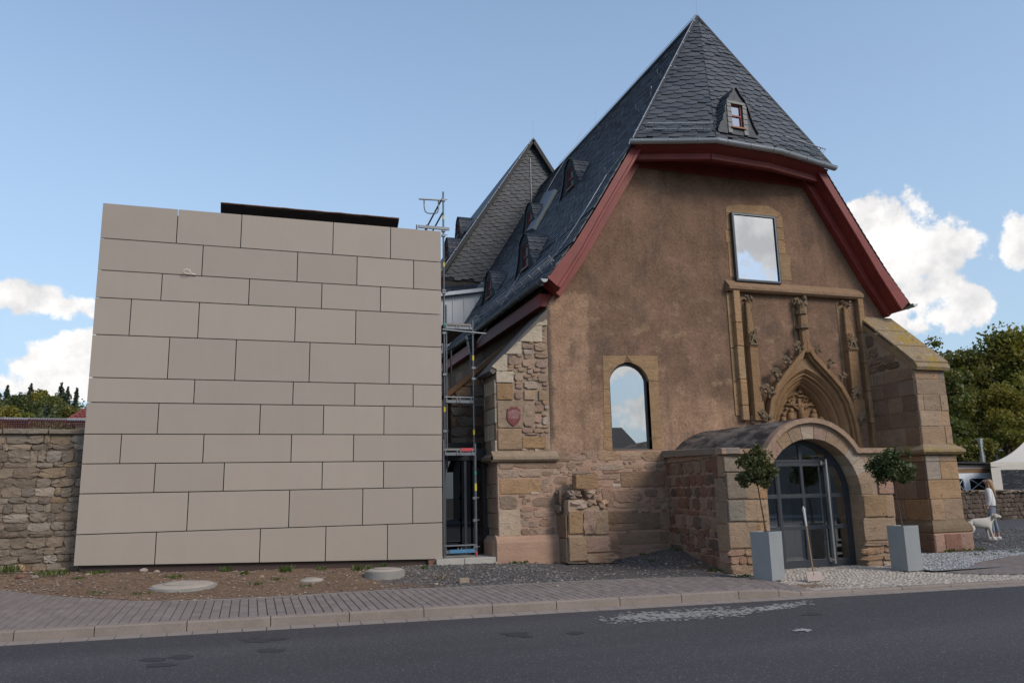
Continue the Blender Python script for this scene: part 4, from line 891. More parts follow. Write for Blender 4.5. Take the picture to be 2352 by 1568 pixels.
# archivolts in voussoirs, stepping back
def arch_band(parent, h0, z0a, h1, z1a, y0, y1, cuts, name, mat, jit=True):
    A = arch_pts(HC, h0, 3.2, z0a, 24, z0=2.2); B = arch_pts(HC, h1, 3.2, z1a, 24, z0=2.2); n = len(A)
    idx = [int(round(c*(n-1))) for c in cuts]
    for i0, i1 in zip(idx[:-1], idx[1:]):
        if i1 <= i0: continue
        a = A[i0:i1+1]; b = B[i0:i1+1]
        ym = (y0+y1)/2
        m = MB(); rows = []
        for p, q in zip(a, b):
            g = .004
            rows.append([(p[0], y1+.1, p[1]), (p[0], y0, p[1]), (p[0]+(q[0]-p[0])*.3, y0-.015, p[1]+(q[1]-p[1])*.3), (p[0]+(q[0]-p[0])*.48, y0+.03, p[1]+(q[1]-p[1])*.48), (p[0]+(q[0]-p[0])*.7, ym+.02, p[1]+(q[1]-p[1])*.7), (p[0]+(q[0]-p[0])*.86, ym-.01, p[1]+(q[1]-p[1])*.86), (q[0], y1-.01, q[1]), (q[0], y1+.1, q[1])])
        m.strip(rows); nn = len(m.v); m.f.append(tuple(range(7, -1, -1))); m.f.append(tuple(range(nn-8, nn)))
        o = m.build(name, mat, parent)
rg = random.Random(4)
for i in range(3):
    arch_band(portal, ARCHES[i][0], ARCHES[i][1], ARCHES[i+1][0]-.0, ARCHES[i+1][1], YS[i], YS[i+1], [0, .12, .22, .31, .40, .5, .60, .69, .79, .89, 1.0], 'voussoir', CARVED)
m = MB(); m.ext(arch_pts(HC, .80, 3.2, 4.45, 14, z0=2.2), [], FY+.44, FY+.5); m.build('tympanum', CARVED, portal)
# relief: crucifixion group with scrolls
m = MB(); ty = FY+.41; A = lambda x, y: (lambda p: (p.x, p.z))(aY(1653.7+x/4.923, 685.9+y/4.923, ty))
def rel(pts, r, r2=None, n=6): m.tube([(A(x, y)[0], ty-.02, A(x, y)[1]) for x, y in pts], r, n, True, r2)
def blob(x, y, r, sq=(1, .8, 1.1), d=.03): p = A(x, y); m.ball((p[0], ty-d, p[1]), r, 2, sq)
rel([(735, 1200), (1075, 1203)], .035); rel([(885, 1130), (900, 1380)], .045)
rel([(880, 1250), (820, 1210), (770, 1160)], .045, .022); rel([(940, 1240), (1000, 1200), (1050, 1160)], .045, .022)
rel([(905, 1230), (915, 1300), (920, 1390)], .095, .075); blob(918, 1215, .075); blob(915, 1195, .085, (1, .6, .7), .0)
blob(800, 1265, .07); rel([(795, 1290), (790, 1400)], .09, .13); blob(715, 1310, .06); rel([(715, 1335), (708, 1410)], .07, .11)
blob(1055, 1275, .075); rel([(1055, 1300), (1055, 1390)], .10, .14); blob(1140, 1310, .065); rel([(1140, 1335), (1140, 1400)], .08, .11); blob(1100, 1240, .05); blob(745, 1245, .045)
for t in range(7): blob(805+22*math.cos(t*.9), 1120+26*math.sin(t*.9), .026)
for t in range(6): blob(965+22*math.cos(t*1.05), 1135+24*math.sin(t*1.05), .026)
rel([(820, 1090), (860, 1075), (885, 1105), (930, 1100), (965, 1110)], .028); rel([(870, 1070), (900, 1045), (930, 1070)], .03); blob(895, 1050, .05); rel([(760, 1160), (790, 1150)], .02); rel([(1050, 1165), (1085, 1150)], .02)
m.build('carved_relief', CARVED, portal, smooth=True)
# crockets: curled leaves climbing the hood
def crocket(x, z, s, flip, seed):
    rg = random.Random(seed); m = MB(); y = FY-.2
    m.tube([(x, y, z-.10*s), (x+.02*flip, y-.04, z), (x+.09*flip*s, y-.06, z+.09*s), (x+.13*flip*s, y-.02, z+.05*s)], .035*s, 6, True, .055*s)
    for k in range(9):
        a = rg.uniform(0, 6.28); d = rg.uniform(.03, .11)*s; m.ball((x+.05*flip+d*math.cos(a), y-rg.uniform(0, .08), z+.03+d*math.sin(a)), rg.uniform(.03, .058)*s, 1, (1, .8, rg.uniform(.5, 1.1)), .25, rg)
    return m.build('crocket', CARVED_GREY, portal)
for i, (dx, z, s) in enumerate(((.26, 5.42, 1.35), (.64, 5.04, 1.4), (1.04, 4.68, 1.5), (1.36, 4.22, 1.6), (1.52, 3.55, 1.6))):
    crocket(HC-dx, z, s, -1, i); crocket(HC+dx, z-.02, s*(.75 if i < 3 else 1.0), 1, 20+i)
# finial on the ogee
m = MB(); m.box(14.24, 14.72, FY-.02, FY+.02, 5.3, 6.97); m.build('backing_slab', mat_mortar('backing_stone', (0.27, 0.18, 0.11)), portal)
m = MB(); m.tube([(14.42, FY-.13, 5.55), (14.42, FY-.13, 6.62)], .10, 6); fin = m.build('finial', CARVED, portal)
m = MB()
for z, r in ((6.06, .19), (6.47, .16)): m.tube([(14.42, FY-.13, z-.05), (14.42, FY-.13, z-.015), (14.42, FY-.13, z+.015), (14.42, FY-.13, z+.05)], r, 8)
m.tube([(14.42, FY-.13, 6.55), (14.42, FY-.13, 6.75)], .09, 8, True, .16)
rg = random.Random(12)
for k in range(16): a = rg.uniform(0, 6.28); m.ball((14.42+.15*math.cos(a), FY-.14+.10*math.sin(a), rg.uniform(6.70, 6.90)), rg.uniform(.05, .08), 1, (1, .9, 1.1), .25, rg)
m.build('finial_knop', CARVED_GREY, portal)
# side pinnacles
def pinnacle(x0, x1, zb, zs, zt, seed):
    rg = random.Random(seed); cx = (x0+x1)/2; hw = (x1-x0)/2
    m = MB(); m.box(cx-hw*1.5, cx+hw*1.5, FY-.015, FY+.02, zb-.0, zt); m.build('backing_slab', mat_mortar('backing_stone', (0.27, 0.18, 0.11)), portal)
    m = MB(); m.box(cx-hw, cx+hw, FY-.22, FY, zb, zs); m.hexa([(cx-hw*1.15, FY-.24, zs), (cx+hw*1.15, FY-.24, zs), (cx+hw*1.15, FY, zs), (cx-hw*1.15, FY, zs)], [(cx-hw*1.15, FY-.24, zs+.04), (cx+hw*1.15, FY-.24, zs+.04), (cx+hw*1.15, FY, zs+.04), (cx-hw*1.15, FY, zs+.04)])
    m.hexa([(cx-hw*1.25, FY-.25, zb-.5), (cx+hw*1.25, FY-.25, zb-.5), (cx+hw*1.25, FY, zb-.5), (cx-hw*1.25, FY, zb-.5)], [(cx-hw*1.2, FY-.25, zb), (cx+hw*1.2, FY-.25, zb), (cx+hw*1.2, FY, zb), (cx-hw*1.2, FY, zb)])
    p = m.build('pinnacle', CARVED, portal, bevel=.012)
    m = MB(); m.hexa([(cx-hw*.95, FY-.21, zs+.04), (cx+hw*.95, FY-.21, zs+.04), (cx+hw*.95, FY, zs+.04), (cx-hw*.95, FY, zs+.04)], [(cx-hw*.45, FY-.13, zt-.15), (cx+hw*.45, FY-.13, zt-.15), (cx+hw*.45, FY, zt-.15), (cx-hw*.45, FY, zt-.15)])
    m.build('spirelet', CARVED, portal)
    m = MB(); m.ext([(cx-hw*1.05, zs+.04), (cx+hw*1.05, zs+.04), (cx, zs+.36)], [[(cx-hw*.6, zs+.09), (cx+hw*.6, zs+.09), (cx, zs+.26)]], FY-.27, FY-.2)
    for k in range(22):
        t = k/21; w = hw*(1.0-.5*t)
        for sx in (-1, 1): m.ball((cx+sx*w, FY-.18+.06*t, zs+.3+(zt-zs-.5)*t), rg.uniform(.018, .032), 1, (1, 1, 1), .2, rg)
    for k in range(26): m.ball((cx+rg.uniform(-hw, hw), FY-.25, zs+rg.uniform(.06, .5)), rg.uniform(.02, .04), 1, (1, .6, 1), .3, rg)
    for k in range(12): a = rg.uniform(0, 6.28); m.ball((cx+.13*math.cos(a), FY-.12+.08*math.sin(a), zt-rg.uniform(0, .14)), rg.uniform(.035, .06), 1, (1, .9, .8), .25, rg)
    m.build('crocket_band', CARVED_GREY, portal)
pinnacle(12.60, 12.85, 3.95, 5.43, 6.85, 1); pinnacle(15.84, 16.16, 4.05, 5.43, 6.88, 2)
# rectangular label mould round the portal
m = MB(); profile_run(m, 12.12, 16.60, [(FY+.02, 7.32), (FY-.02, 7.30), (FY-.21, 7.10), (FY-.21, 7.02), (FY-.15, 6.97), (FY+.02, 6.97)]); lab = m.build('label_mould', mat_mortar('label_mould_stone', (0.27, 0.175, 0.11)), portal)
for zs, x0, x1, nm in (([3.45, 3.85, 4.55, 5.45, 6.1, 7.0], 12.26, 12.46, 'jamb_stone'), ([2.5, 3.4, 4.3, 5.1, 6.0, 7.0], 16.42, 16.60, 'jamb_stone')):
    for z0, z1 in zip(zs[:-1], zs[1:]):
        m = MB(); m.box(x0-rnd.uniform(0, .02), x1, FY-.16-rnd.uniform(0, .01), FY+.01, z0+.004, z1-.004); o = m.build(nm, STONE, portal, bevel=.02); o.color = jitcol(C['ochre'], rnd, .15)
for z0, z1 in ((4.5, 5.4), (5.42, 6.3), (6.31, 6.95), (3.6, 4.48)):
    m = MB(); m.box(12.13, 12.255, FY-.03, FY+.01, z0, z1); o = m.build('jamb_stone', STONE, portal); o.color = jitcol(C['ochre'], rnd, .15)
px_stones(portal, [(345, 1300, 470, 1420, 'pale'), (380, 1385, 520, 1500, 'tan'), (500, 1370, 620, 1440, 'tan')], (1653.7, 685.9, 4.923), FY-.02, .12)

# ================================================================== ROOFS
SCALE_PTS = [(-.5, 1.0), (.5, 1.0), (.5, .46), (.45, .22), (.30, .06), (.02, .0), (-.5, .16)]
def slate_geo(w, H, lift=.02):
    n = len(SCALE_PTS); top = [(x*w, y*H, .002+lift*(1-y)+.004) for x, y in SCALE_PTS]; bot = [(x*w, y*H, -.004) for x, y in SCALE_PTS]
    fs = [tuple(range(n-1, -1, -1))]+[(i, i+n, (i+1) % n+n, (i+1) % n) for i in range(1, n)]
    return top+bot, fs
def slates(parent, poly, w, h, indiv=0, row_tilt=0.18, lift=.022, seed=0, flip=False, focus=None, jit=.12, name='slate', mat=None):
    """cover a planar polygon with overlapping scale slates; the first `indiv` (those nearest the viewer) are objects, the rest one mesh"""
    rg = random.Random(seed); P0 = poly[0]; nrm = (poly[1]-poly[0]).cross(poly[2]-poly[0]).normalized()
    if nrm.z < 0 and abs(nrm.z) > .05: nrm = -nrm
    if abs(nrm.z) <= .05 and nrm.y > 0: nrm = -nrm
    v = (Vector((0, 0, 1))-nrm*nrm.z).normalized(); u = v.cross(nrm).normalized()
    p2 = [((p-P0).dot(u), (p-P0).dot(v)) for p in poly]
    def inside(a, b):
        c = False; j = len(p2)-1
        for i in range(len(p2)):
            if (p2[i][1] > b) != (p2[j][1] > b) and a < (p2[j][0]-p2[i][0])*(b-p2[i][1])/(p2[j][1]-p2[i][1])+p2[i][0]: c = not c
            j = i
        return c
    def bounds(b):
        xs = []
        for i in range(len(p2)):
            (xa, ya), (xb, yb2) = p2[i], p2[(i+1) % len(p2)]
            if (ya <= b < yb2) or (yb2 <= b < ya): xs.append(xa+(xb-xa)*(b-ya)/(yb2-ya))
        return (min(xs), max(xs)) if xs else None
    def clampu(a, b):
        bd = bounds(min(max(b, min(vs_)+.001), max(vs_)-.001)); return min(max(a, bd[0]), bd[1]) if bd else a
    us = [p[0] for p in p2]; vs_ = [p[1] for p in p2]; tt = math.tan(row_tilt)*(-1 if flip else 1); out = []
    span = max(us)-min(us); r = -int(abs(tt)*span/h)-2
    H = h*1.75
    while r*h < max(vs_)-min(vs_)+abs(tt)*span+h:
        c = 0; off = (r % 2)*.5*w+rg.uniform(-.06, .06)*w
        while c*w < span+w:
            a = min(us)+c*w+off-.5*w; b = min(vs_)+r*h+tt*(a-min(us))
            if inside(a, b+h*.5) or inside(a-.45*w, b+h*.4) or inside(a+.45*w, b+h*.4): out.append((a+rg.uniform(-1, 1)*.02*w, b+rg.uniform(-1, 1)*jit*h*.4, w*rg.uniform(1.0, 1.1), rg.uniform(-.04, .04)+math.atan(tt)*.6))
            c += 1
        r += 1
    M3 = lambda a, b, an: Matrix((u*math.cos(an)+v*math.sin(an), v*math.cos(an)-u*math.sin(an), nrm)).transposed().to_4x4()
    objs = out
    if indiv:
        whole = lambda q: all(inside(q[0]+sx*w*.55, q[1]+k*h) for sx in (-1, 1) for k in (0, .9))
        f = focus or EYE; out.sort(key=lambda q: (P0+u*q[0]+v*q[1]-f).length+(0 if whole(q) else 1000)); indiv = min(indiv, sum(1 for q in out if whole(q)))
        vsg, fsg = slate_geo(w*1.05*(-1 if flip else 1), H, lift); mm = MB(); mm.add(vsg, fsg); me = mm.mesh('slate'); me.materials.append(SLATE)
        for q in out[:indiv]:
            o = bpy.data.objects.new(name, me); COL.objects.link(o); o.parent = parent
            mt = M3(q[0], q[1], q[3]); mt.translation = P0+u*q[0]+v*q[1]; o.matrix_local = mt
        objs = out[indiv:]
    if objs:
        m = MB()
        for a, b, ww, an in objs:
            vsg, fsg = slate_geo(ww*(-1 if flip else 1), H, lift*rg.uniform(.8, 1.3)); mt = M3(a, b, an); mt.translation = P0+u*a+v*b
            pts = []
            for p in vsg:
                g_ = mt @ Vector(p); du, dv_, dn = (g_-P0).dot(u), (g_-P0).dot(v), (g_-P0).dot(nrm); pts.append(P0+u*clampu(du, dv_)+v*min(dv_, max(vs_))+nrm*dn)
            m.add(pts, fsg)
        me = m.mesh(name+'_field'); stuff(link(name+'_field', me, mat or SLATE, parent))
def scale_patch(m, p00, p10, p11, p01, nu, nv, lift=.02, rg=rnd, over=1.7):
    """scale slates on a (possibly warped) patch; p00-p10 is the lower edge"""
    p00, p10, p11, p01 = map(Vector, (p00, p10, p11, p01))
    S = lambda a, b: (p00*(1-a)+p10*a)*(1-b)+(p01*(1-a)+p11*a)*b
    nrm = (p10-p00).cross(p01-p00); nrm = nrm.normalized() if nrm.length > 1e-9 else Vector((0, 0, 1))
    n = len(SCALE_PTS)
    for r in range(nv):
        for c in range(nu+1):
            a0 = (c-.5+(r % 2)*.5)/nu
            top = []; bot = []
            for x, y in SCALE_PTS:
                a = min(1.0, max(0.0, a0+x/nu)); b = min(1.0, (r+y*over)/nv); p = S(a, b); k = lift*(1-y)+.006+lift*.2*((r*7+c*3) % 3-1)*(1-y); top.append(p+nrm*k); bot.append(p-nrm*.006)
            m.add(top+bot, [tuple(range(n))]+[(i, (i+1) % n, (i+1) % n+n, i+n) for i in range(1, n)])
V = Vector
xs_l = [CX-h for h, _ in PROF]; zs_l = [z for _, z in PROF]
YV, YB = 17.35, 34.0; ZH = 10.7; YA = 18.5
hA, hB, hC, hD = V((9.18, 17.20, ZH)), V((11.30, 16.58, ZH)), V((13.29, 16.70, ZH)), V((15.50, 17.20, ZH)); APEX = V((12.28, YA, ZR))
def hwz(z):                               # half width of the roof at height z
    for (h0, z0), (h1, z1) in zip(PROF[:-1], PROF[1:]):
        if z <= z1: return h0+(h1-h0)*(z-z0)/(z1-z0)
    return 0
hv = hwz(ZH)
def main_faces(sx):
    X = lambda h: CX+sx*h
    f1 = [V((X(PROF[0][0]), YV, PROF[0][1])), V((X(PROF[0][0]), YB, PROF[0][1])), V((X(PROF[1][0]), YB, PROF[1][1])), V((X(PROF[1][0]), YV, PROF[1][1]))]
    f2 = [V((X(PROF[1][0]), YV, PROF[1][1])), V((X(PROF[1][0]), YB, PROF[1][1])), V((X(PROF[2][0]), YB, PROF[2][1])), V((X(PROF[2][0]), YV, PROF[2][1]))]
    f3 = [V((X(PROF[2][0]), YV, PROF[2][1])), V((X(PROF[2][0]), YB, PROF[2][1])), V((CX, YB, ZR)), V((CX, YA, ZR)), V((X(hv), YV-.05, ZH)), V((X(hv), YV, ZH))]
    return f1, f2, f3
m = MB()
for sx in (-1, 1):
    for f in main_faces(sx):
        m.add(f, [tuple(range(len(f)))])
for a, b in ((hA, hB), (hB, hC), (hC, hD)): m.add([a, b, APEX], [(0, 1, 2)])
roof = m.build('main_roof', UNDER, church)
FL = main_faces(-1); FR = main_faces(1)
slates(roof, FL[0], .30, .150, 0, .05, .030, seed=1); slates(roof, FL[1], .30, .150, 0, .05, .030, seed=2); slates(roof, FL[2], .30, .155, 0, .06, .030, seed=3)
m = MB()
for f in FR:                              # far slope: only its verge edge is seen
    a, b, c = f[0], f[1], f[-1]
    k = int((c-a).length/.17)
    for i in range(k):
        p = a+(c-a)*(i/k); q = a+(c-a)*((i+1.5)/k); m.hexa([p, p+V((0, .28, 0)), q+V((0, .28, 0)), q], [p+V((.02, 0, .022)), p+V((.02, .28, .022)), q+V((.0, .28, .004)), q+V((0, 0, .004))])
stuff(m.build('verge_slates', SLATE, roof))
hip = MB(); hip.add([hA, hB, APEX], [(0, 1, 2)]); hip.add([hB, hC, APEX], [(0, 1, 2)]); hip.add([hC, hD, APEX], [(0, 1, 2)]); hip = hip.build('half_hip_roof', UNDER, church)
foc = V((12.3, 16.6, 10.7))
slates(hip, [hA, hB, APEX], .40, .170, 110, .20, .040, 5, focus=foc, jit=.5); slates(hip, [hB, hC, APEX], .38, .165, 95, .20, .040, 6, focus=foc, jit=.5); slates(hip, [hC, hD, APEX], .40, .170, 95, .24, .040, 7, flip=False, focus=foc, jit=.5)
# hip and ridge caps
m = MB()
up = V((0, -.05, .04))
m.tube([hA+V((0, 0, .03)), APEX+V((0, 0, .06))], .055, 6); m.tube([hD+V((0, 0, .03)), APEX+V((0, 0, .06))], .05, 6); m.tube([APEX+V((0, 0, .05)), V((CX, YB, ZR+.05))], .06, 6)
m.tube([hB+V((0, 0, .03)), APEX], .03, 5); m.tube([hC+V((0, 0, .03)), APEX], .03, 5)
m.build('ridge_flashing', simple('dark_lead', (0.045, 0.048, 0.055), .5, .2), roof)

# ---- gable boards, eaves beams
OUT = [(9.26, 10.72), (8.06, 8.77), (7.43, 7.80), (6.68, 6.90)]
def band(o, d0, d1, y0, y1, m, mirror):
    """strip between two inward offsets (one value per vertex) of the verge line"""
    def off(ds):
        res = []
        for i, p in enumerate(o):
            a = o[max(i-1, 0)]; b = o[min(i+1, len(o)-1)]; t = V((b[0]-a[0], b[1]-a[1])).normalized(); n = (-t.y, t.x); n = n if n[0] > 0 else (-n[0], -n[1])
            res.append((p[0]+n[0]*ds[i], p[1]+n[1]*ds[i]))
        return res
    A = off(d0); B = off(d1); poly = A+B[::-1]
    if mirror: poly = [(2*CX-x, z) for x, z in poly]
    m.ext(poly, [], y0, y1)
for mir in (False, True):
    m = MB(); band(OUT, (.03, .03, .03, .04), (.22, .22, .27, .40), YV+.0, YV+.05, m, mir); bb = m.build('barge_board', RED, church, bevel=.008)
    m = MB(); band(OUT, (.20, .20, .25, .37), (.29, .29, .34, .47), YV-.03, YV+.09, m, mir); m.build('moulding', RED, bb, bevel=.02)
    m = MB(); band(OUT, (.10, .10, .10, .10), (.31, .31, .36, .49), YV+.09, FY+.05, m, mir); m.build('soffit_board', RED, bb, bevel=.008)
    m = MB(); band(OUT, (.30, .30, .35, .48), (.52, .52, .55, .64), YV+.34, FY+.0, m, mir); m.build('rake_beam', RED, bb, bevel=.008)
def inset(p, dy, z): return V((p.x+(12.3-p.x)*.03, p.y+dy, z))
hp_ = [hA, hB, hC, hD]
m = MB(); ga = [inset(p, .02, ZH-.10) for p in hp_]; gb = [inset(p, .36, ZH-.24) for p in hp_]
m.strip([ga, gb, [p+V((0, .04, 0)) for p in gb], [p+V((0, .04, 0)) for p in ga]]); m.build('eaves_fascia', RED, church)
m = MB(); z1 = 10.48; z0 = 10.31; bo = [inset(p, .38, 0) for p in hp_]
for a, b in zip(bo[:-1], bo[1:]): m.bar((a.x, a.y, (z0+z1)/2), (b.x, b.y, (z0+z1)/2), .14, z1-z0)
m.build('eaves_beam', RED, church, bevel=.01)
m = MB(); s1 = [V((p.x, p.y, z1-.01)) for p in bo]; s2 = [V((p.x, FY+.05, 10.60)) for p in bo]; m.strip([s1, s2]); m.strip([[p+V((0, 0, .03)) for p in s1], [p+V((0, 0, .03)) for p in s2]]); m.build('soffit', RED, church)
m = MB(); m.box(9.45, 15.15, FY-.10, FY+.0, 10.30, 10.71); m.build('wall_plate', RED, church, bevel=.01)

# ---- gutters and downpipe
def gutter(parent, pts, r, name='gutter', mat=ZINC, brackets=True, step=.75):
    pts = [V(p) for p in pts]; rows = []
    for i, p in enumerate(pts):
        t = (pts[min(i+1, len(pts)-1)]-pts[max(i-1, 0)]).normalized(); s = t.cross(V((0, 0, 1))).normalized(); row = []
        for k in range(11):
            a = math.pi*(k/10); row.append(p+s*math.cos(a)*r+V((0, 0, -math.sin(a)*r)))
        for k in range(10, -1, -1):
            a = math.pi*(k/10); row.append(p+s*math.cos(a)*(r-.008)+V((0, 0, -math.sin(a)*(r-.008))))
        rows.append(row)
    m = MB(); m.strip(rows, closed=True)
    for row in (rows[0], rows[-1]): m.add(row[:11], [tuple(range(11))])
    edge = [V(r_[0]) for r_ in rows]; m.tube(edge, .012, 6); edge = [V(r_[10]) for r_ in rows]; m.tube(edge, .012, 6)
    g = m.build(name, mat, parent, smooth=False)
    if brackets:
        m = MB()
        for a, b in zip(pts[:-1], pts[1:]):
            L_ = (b-a).length; t = (b-a)/L_; s = t.cross(V((0, 0, 1))).normalized(); d = .3
            while d < L_:
                p = a+t*d; m.tube([p+s*math.cos(w)*(r+.006)+V((0, 0, -math.sin(w)*(r+.006))) for w in np.linspace(0, math.pi, 9)], .011, 4); d += step
        m.build('gutter_bracket', mat, g)
    return g
gdir = lambda p, k: p+V(((p.x-12.3)*.02, -.06, -.02))
gutter(church, [gdir(p, 0) for p in (hA+V((-.04, .05, 0)), hB, hC, hD+V((.04, .05, 0)))], .10)
gutter(church, [(CX-5.70, 17.25, 6.80), (CX-5.70, 24.2, 6.78)], .085, mat=simple('weathered_zinc', (0.20, 0.215, 0.225), .45, .7, amp=.2)); gutter(church, [(CX-5.70, 24.3, 6.78), (CX-5.70, 33, 6.74)], .085, mat=DARKZINC)
gutter(church, [(CX+5.70, 17.25, 6.80), (CX+5.70, 33, 6.78)], .085)
ds = aY(1100, 742, 23.9)
m = MB(); hx = CX-5.70; m.hexa([(hx-.16, 23.9, 6.74), (hx+.16, 23.9, 6.74), (hx+.16, 24.2, 6.74), (hx-.16, 24.2, 6.74)], [(hx-.05, 24.0, 6.2), (hx+.07, 24.0, 6.2), (hx+.07, 24.12, 6.2), (hx-.05, 24.12, 6.2)])
m.tube([(hx, 24.05, 6.25), (hx, 24.05, 5.9), (hx+.03, 24.03, 5.6), (hx+.12, 23.9, 5.4), (hx+.28, 23.7, 5.2), (hx+.33, 23.6, 5.0), (hx+.34, 23.6, 4.0)], .05, 8); m.build('downpipe', DARKZINC, church, smooth=False)

# ---- dormers
def dormer(parent, base, f, w, hw, hg, tan, wy0=.18, wy1=.92, wfrac=.55, nu=5, bell=.16, light=False, name='dormer'):
    """gabled dormer with bell-cast slated cheeks; base on the roof, f = outward direction"""
    f = V((f[0], f[1], 0)).normalized(); r = V((f.y, -f.x, 0)); B = V(base)
    T = lambda a, d, z: B+r*a-f*d+V((0, 0, z))       # a across, d inwards, z up
    fn = lambda u, d, v: T(u, d, v)
    m = MB(); ww = w*wfrac/2; z0, z1 = hw*wy0, hw*wy1
    ov = .05; prof = [(0.02, hw+hg+.03), (w*.22, hw+hg*.58), (w*.42, hw+hg*.20), (w*.5+bell*.25, hw*.84), (w*.5+bell*.6, hw*.55), (w*.5+bell*1.1, hw*.25), (w*.5+bell*1.9, -.02)]
    if not light: prof = [(0.02, hw+hg+.03), (w*.26, hw+hg*.82), (w*.45, hw+hg*.30), (w*.53, hw*.86), (w*.5+bell*.45, hw*.58), (w*.5+bell*1.2, hw*.27), (w*.5+bell*2.3, -.02)]
    fo_ = [(-a, h-.02) for a, h in prof[::-1]]+[(a, h-.02) for a, h in prof]
    fo_ = [(fo_[0][0], -.12)]+fo_+[(fo_[-1][0], -.12)]
    m.ext(fo_, [[(-ww, z0), (ww, z0), (ww, z1), (-ww, z1)]], 0, .06, fn); dm = m.build(name, SLATE_DARK if light else UNDER, parent)
    # window: red frame, crossbar, panes
    m = MB(); zt = (z0+z1)/2; e = .045
    m.ext([(-ww, z0), (ww, z0), (ww, z1), (-ww, z1)], [[(-ww+e, z0+e), (ww-e, z0+e), (ww-e, zt-.02), (-ww+e, zt-.02)], [(-ww+e, zt+.02), (ww-e, zt+.02), (ww-e, z1-e), (-ww+e, z1-e)]], .03, .09, fn); m.build('window_frame', RED, dm)
    for a, b in ((z0+e, zt-.02), (zt+.02, z1-e)):
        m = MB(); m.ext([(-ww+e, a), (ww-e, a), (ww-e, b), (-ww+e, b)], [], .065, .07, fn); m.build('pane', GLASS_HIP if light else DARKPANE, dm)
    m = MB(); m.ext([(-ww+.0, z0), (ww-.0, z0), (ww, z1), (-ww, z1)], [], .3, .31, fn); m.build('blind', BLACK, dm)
    m = MB(); m.ext([(-ww-.04, z0-.05), (ww+.04, z0-.05), (ww+.04, z0-.01), (-ww-.04, z0-.01)], [], -.06, .06, fn); m.build('sill', COPPER, dm)
    # roof sides: ridge -> eaves, bell-cast outwards, running back into the main slope
    ov = .05; prof = [(0.02, hw+hg+.03), (w*.22, hw+hg*.58), (w*.42, hw+hg*.20), (w*.5+bell*.25, hw*.84), (w*.5+bell*.6, hw*.55), (w*.5+bell*1.1, hw*.25), (w*.5+bell*1.9, -.02)]
    if not light: prof = [(0.02, hw+hg+.03), (w*.26, hw+hg*.82), (w*.45, hw+hg*.30), (w*.53, hw*.86), (w*.5+bell*.45, hw*.58), (w*.5+bell*1.2, hw*.27), (w*.5+bell*2.3, -.02)]
    shell = MB(); sl = MB(); rgd = random.Random(int(abs(B.x*100+B.y*10)))
    for sx in (-1, 1):
        for (a0, h0), (a1, h1) in zip(prof[1:], prof[:-1]):     # a0 lower, a1 upper
            q = [T(sx*a0, -ov, h0), T(sx*a0, max(.02, h0/tan+.03), h0), T(sx*a1, h1/tan+.05, h1), T(sx*a1, -ov, h1)]
            shell.add(q, [(0, 1, 2, 3)])
            n = max(2, int((q[1]-q[0]).length/.17)); kk = max(1, int(round((q[3]-q[0]).length/.13)))
            if sx < 0: scale_patch(sl, q[0], q[1], q[2], q[3], n, kk, .022, rgd)
            else: scale_patch(sl, q[1], q[0], q[3], q[2], n, kk, .022, rgd)
    shell.build('roof_shell', UNDER, dm); stuff(sl.build('slate_cladding', SLATE, dm))
    if light:                              # pale slate surround of the window
        sl = MB()
        for sx in (-1, 1):
            for k in range(6):
                a, b = sorted((sx*(ww+.005), sx*(w/2-.0))); z = -.1+(hw+.1)*k/6; z2 = -.1+(hw+.1)*(k+1.25)/6
                sl.hexa([T(a, -.03, z), T(b, -.03, z), T(b, -.012, min(z2, hw)), T(a, -.012, min(z2, hw))], [T(a, 0, z), T(b, 0, z), T(b, 0, min(z2, hw)), T(a, 0, min(z2, hw))])
        for k in range(4):
            a = -w/2+w*k/4; sl.hexa([T(a, -.03, hw*.93), T(a+w/4*.99, -.03, hw*.93), T(a+w/4*.99, -.02, hw*1.02), T(a, -.02, hw*1.02)], [T(a, 0, hw*.93), T(a+w/4*.99, 0, hw*.93), T(a+w/4*.99, 0, hw*1.02), T(a, 0, hw*1.02)])
        sl.build('window_surround', simple('pale_slate', (0.17, 0.17, 0.165), .6, amp=.2), dm)
    return dm
def left_slope(px_, py_):
    tan = (ZR-PROF[2][1])/PROF[2][0]; n = V((-tan, 0, 1)).normalized(); return aP(px_, py_, V((CX, 20, ZR)), n)
T1 = (ZR-PROF[2][1])/PROF[2][0]
for (px_, py_), w, hh in (((1311, 442), .95, 1.05), ((1217, 532), .95, 1.0), ((1207, 628), 1.0, 1.15), ((1124, 692), .95, 1.0)):
    b = left_slope(px_, py_); dormer(church, b, (-1, 0), w*.88, hh*.86, .24, T1, bell=.24)
mb = (hB+hC)/2; nm = (hC-hB).cross(APEX-hB).normalized(); nm = nm if nm.y < 0 else -nm
bp = aP(1689, 305, hB, nm); tanh = abs(math.sqrt(nm.x**2+nm.y**2)/nm.z) if abs(nm.z) > 1e-6 else 9
fd = V((nm.x, nm.y, 0)).normalized()
dormer(church, bp+fd*.12, (fd.x, fd.y), .64, .82, .40, tanh*.55, .12, .94, .58, bell=.17, light=True)
# metal-clad roof hatch on the left slope
q = [left_slope(x, y) for x, y in ((1257, 448), (1283, 440), (1232, 530), (1218, 535))]; n = V((-T1, 0, 1)).normalized()
m = MB(); m.hexa([p+n*.02 for p in q], [p+n*.16 for p in q]); m.build('roof_hatch', simple('blue_grey_sheet', (0.06, 0.075, 0.09), .35, .4), roof)

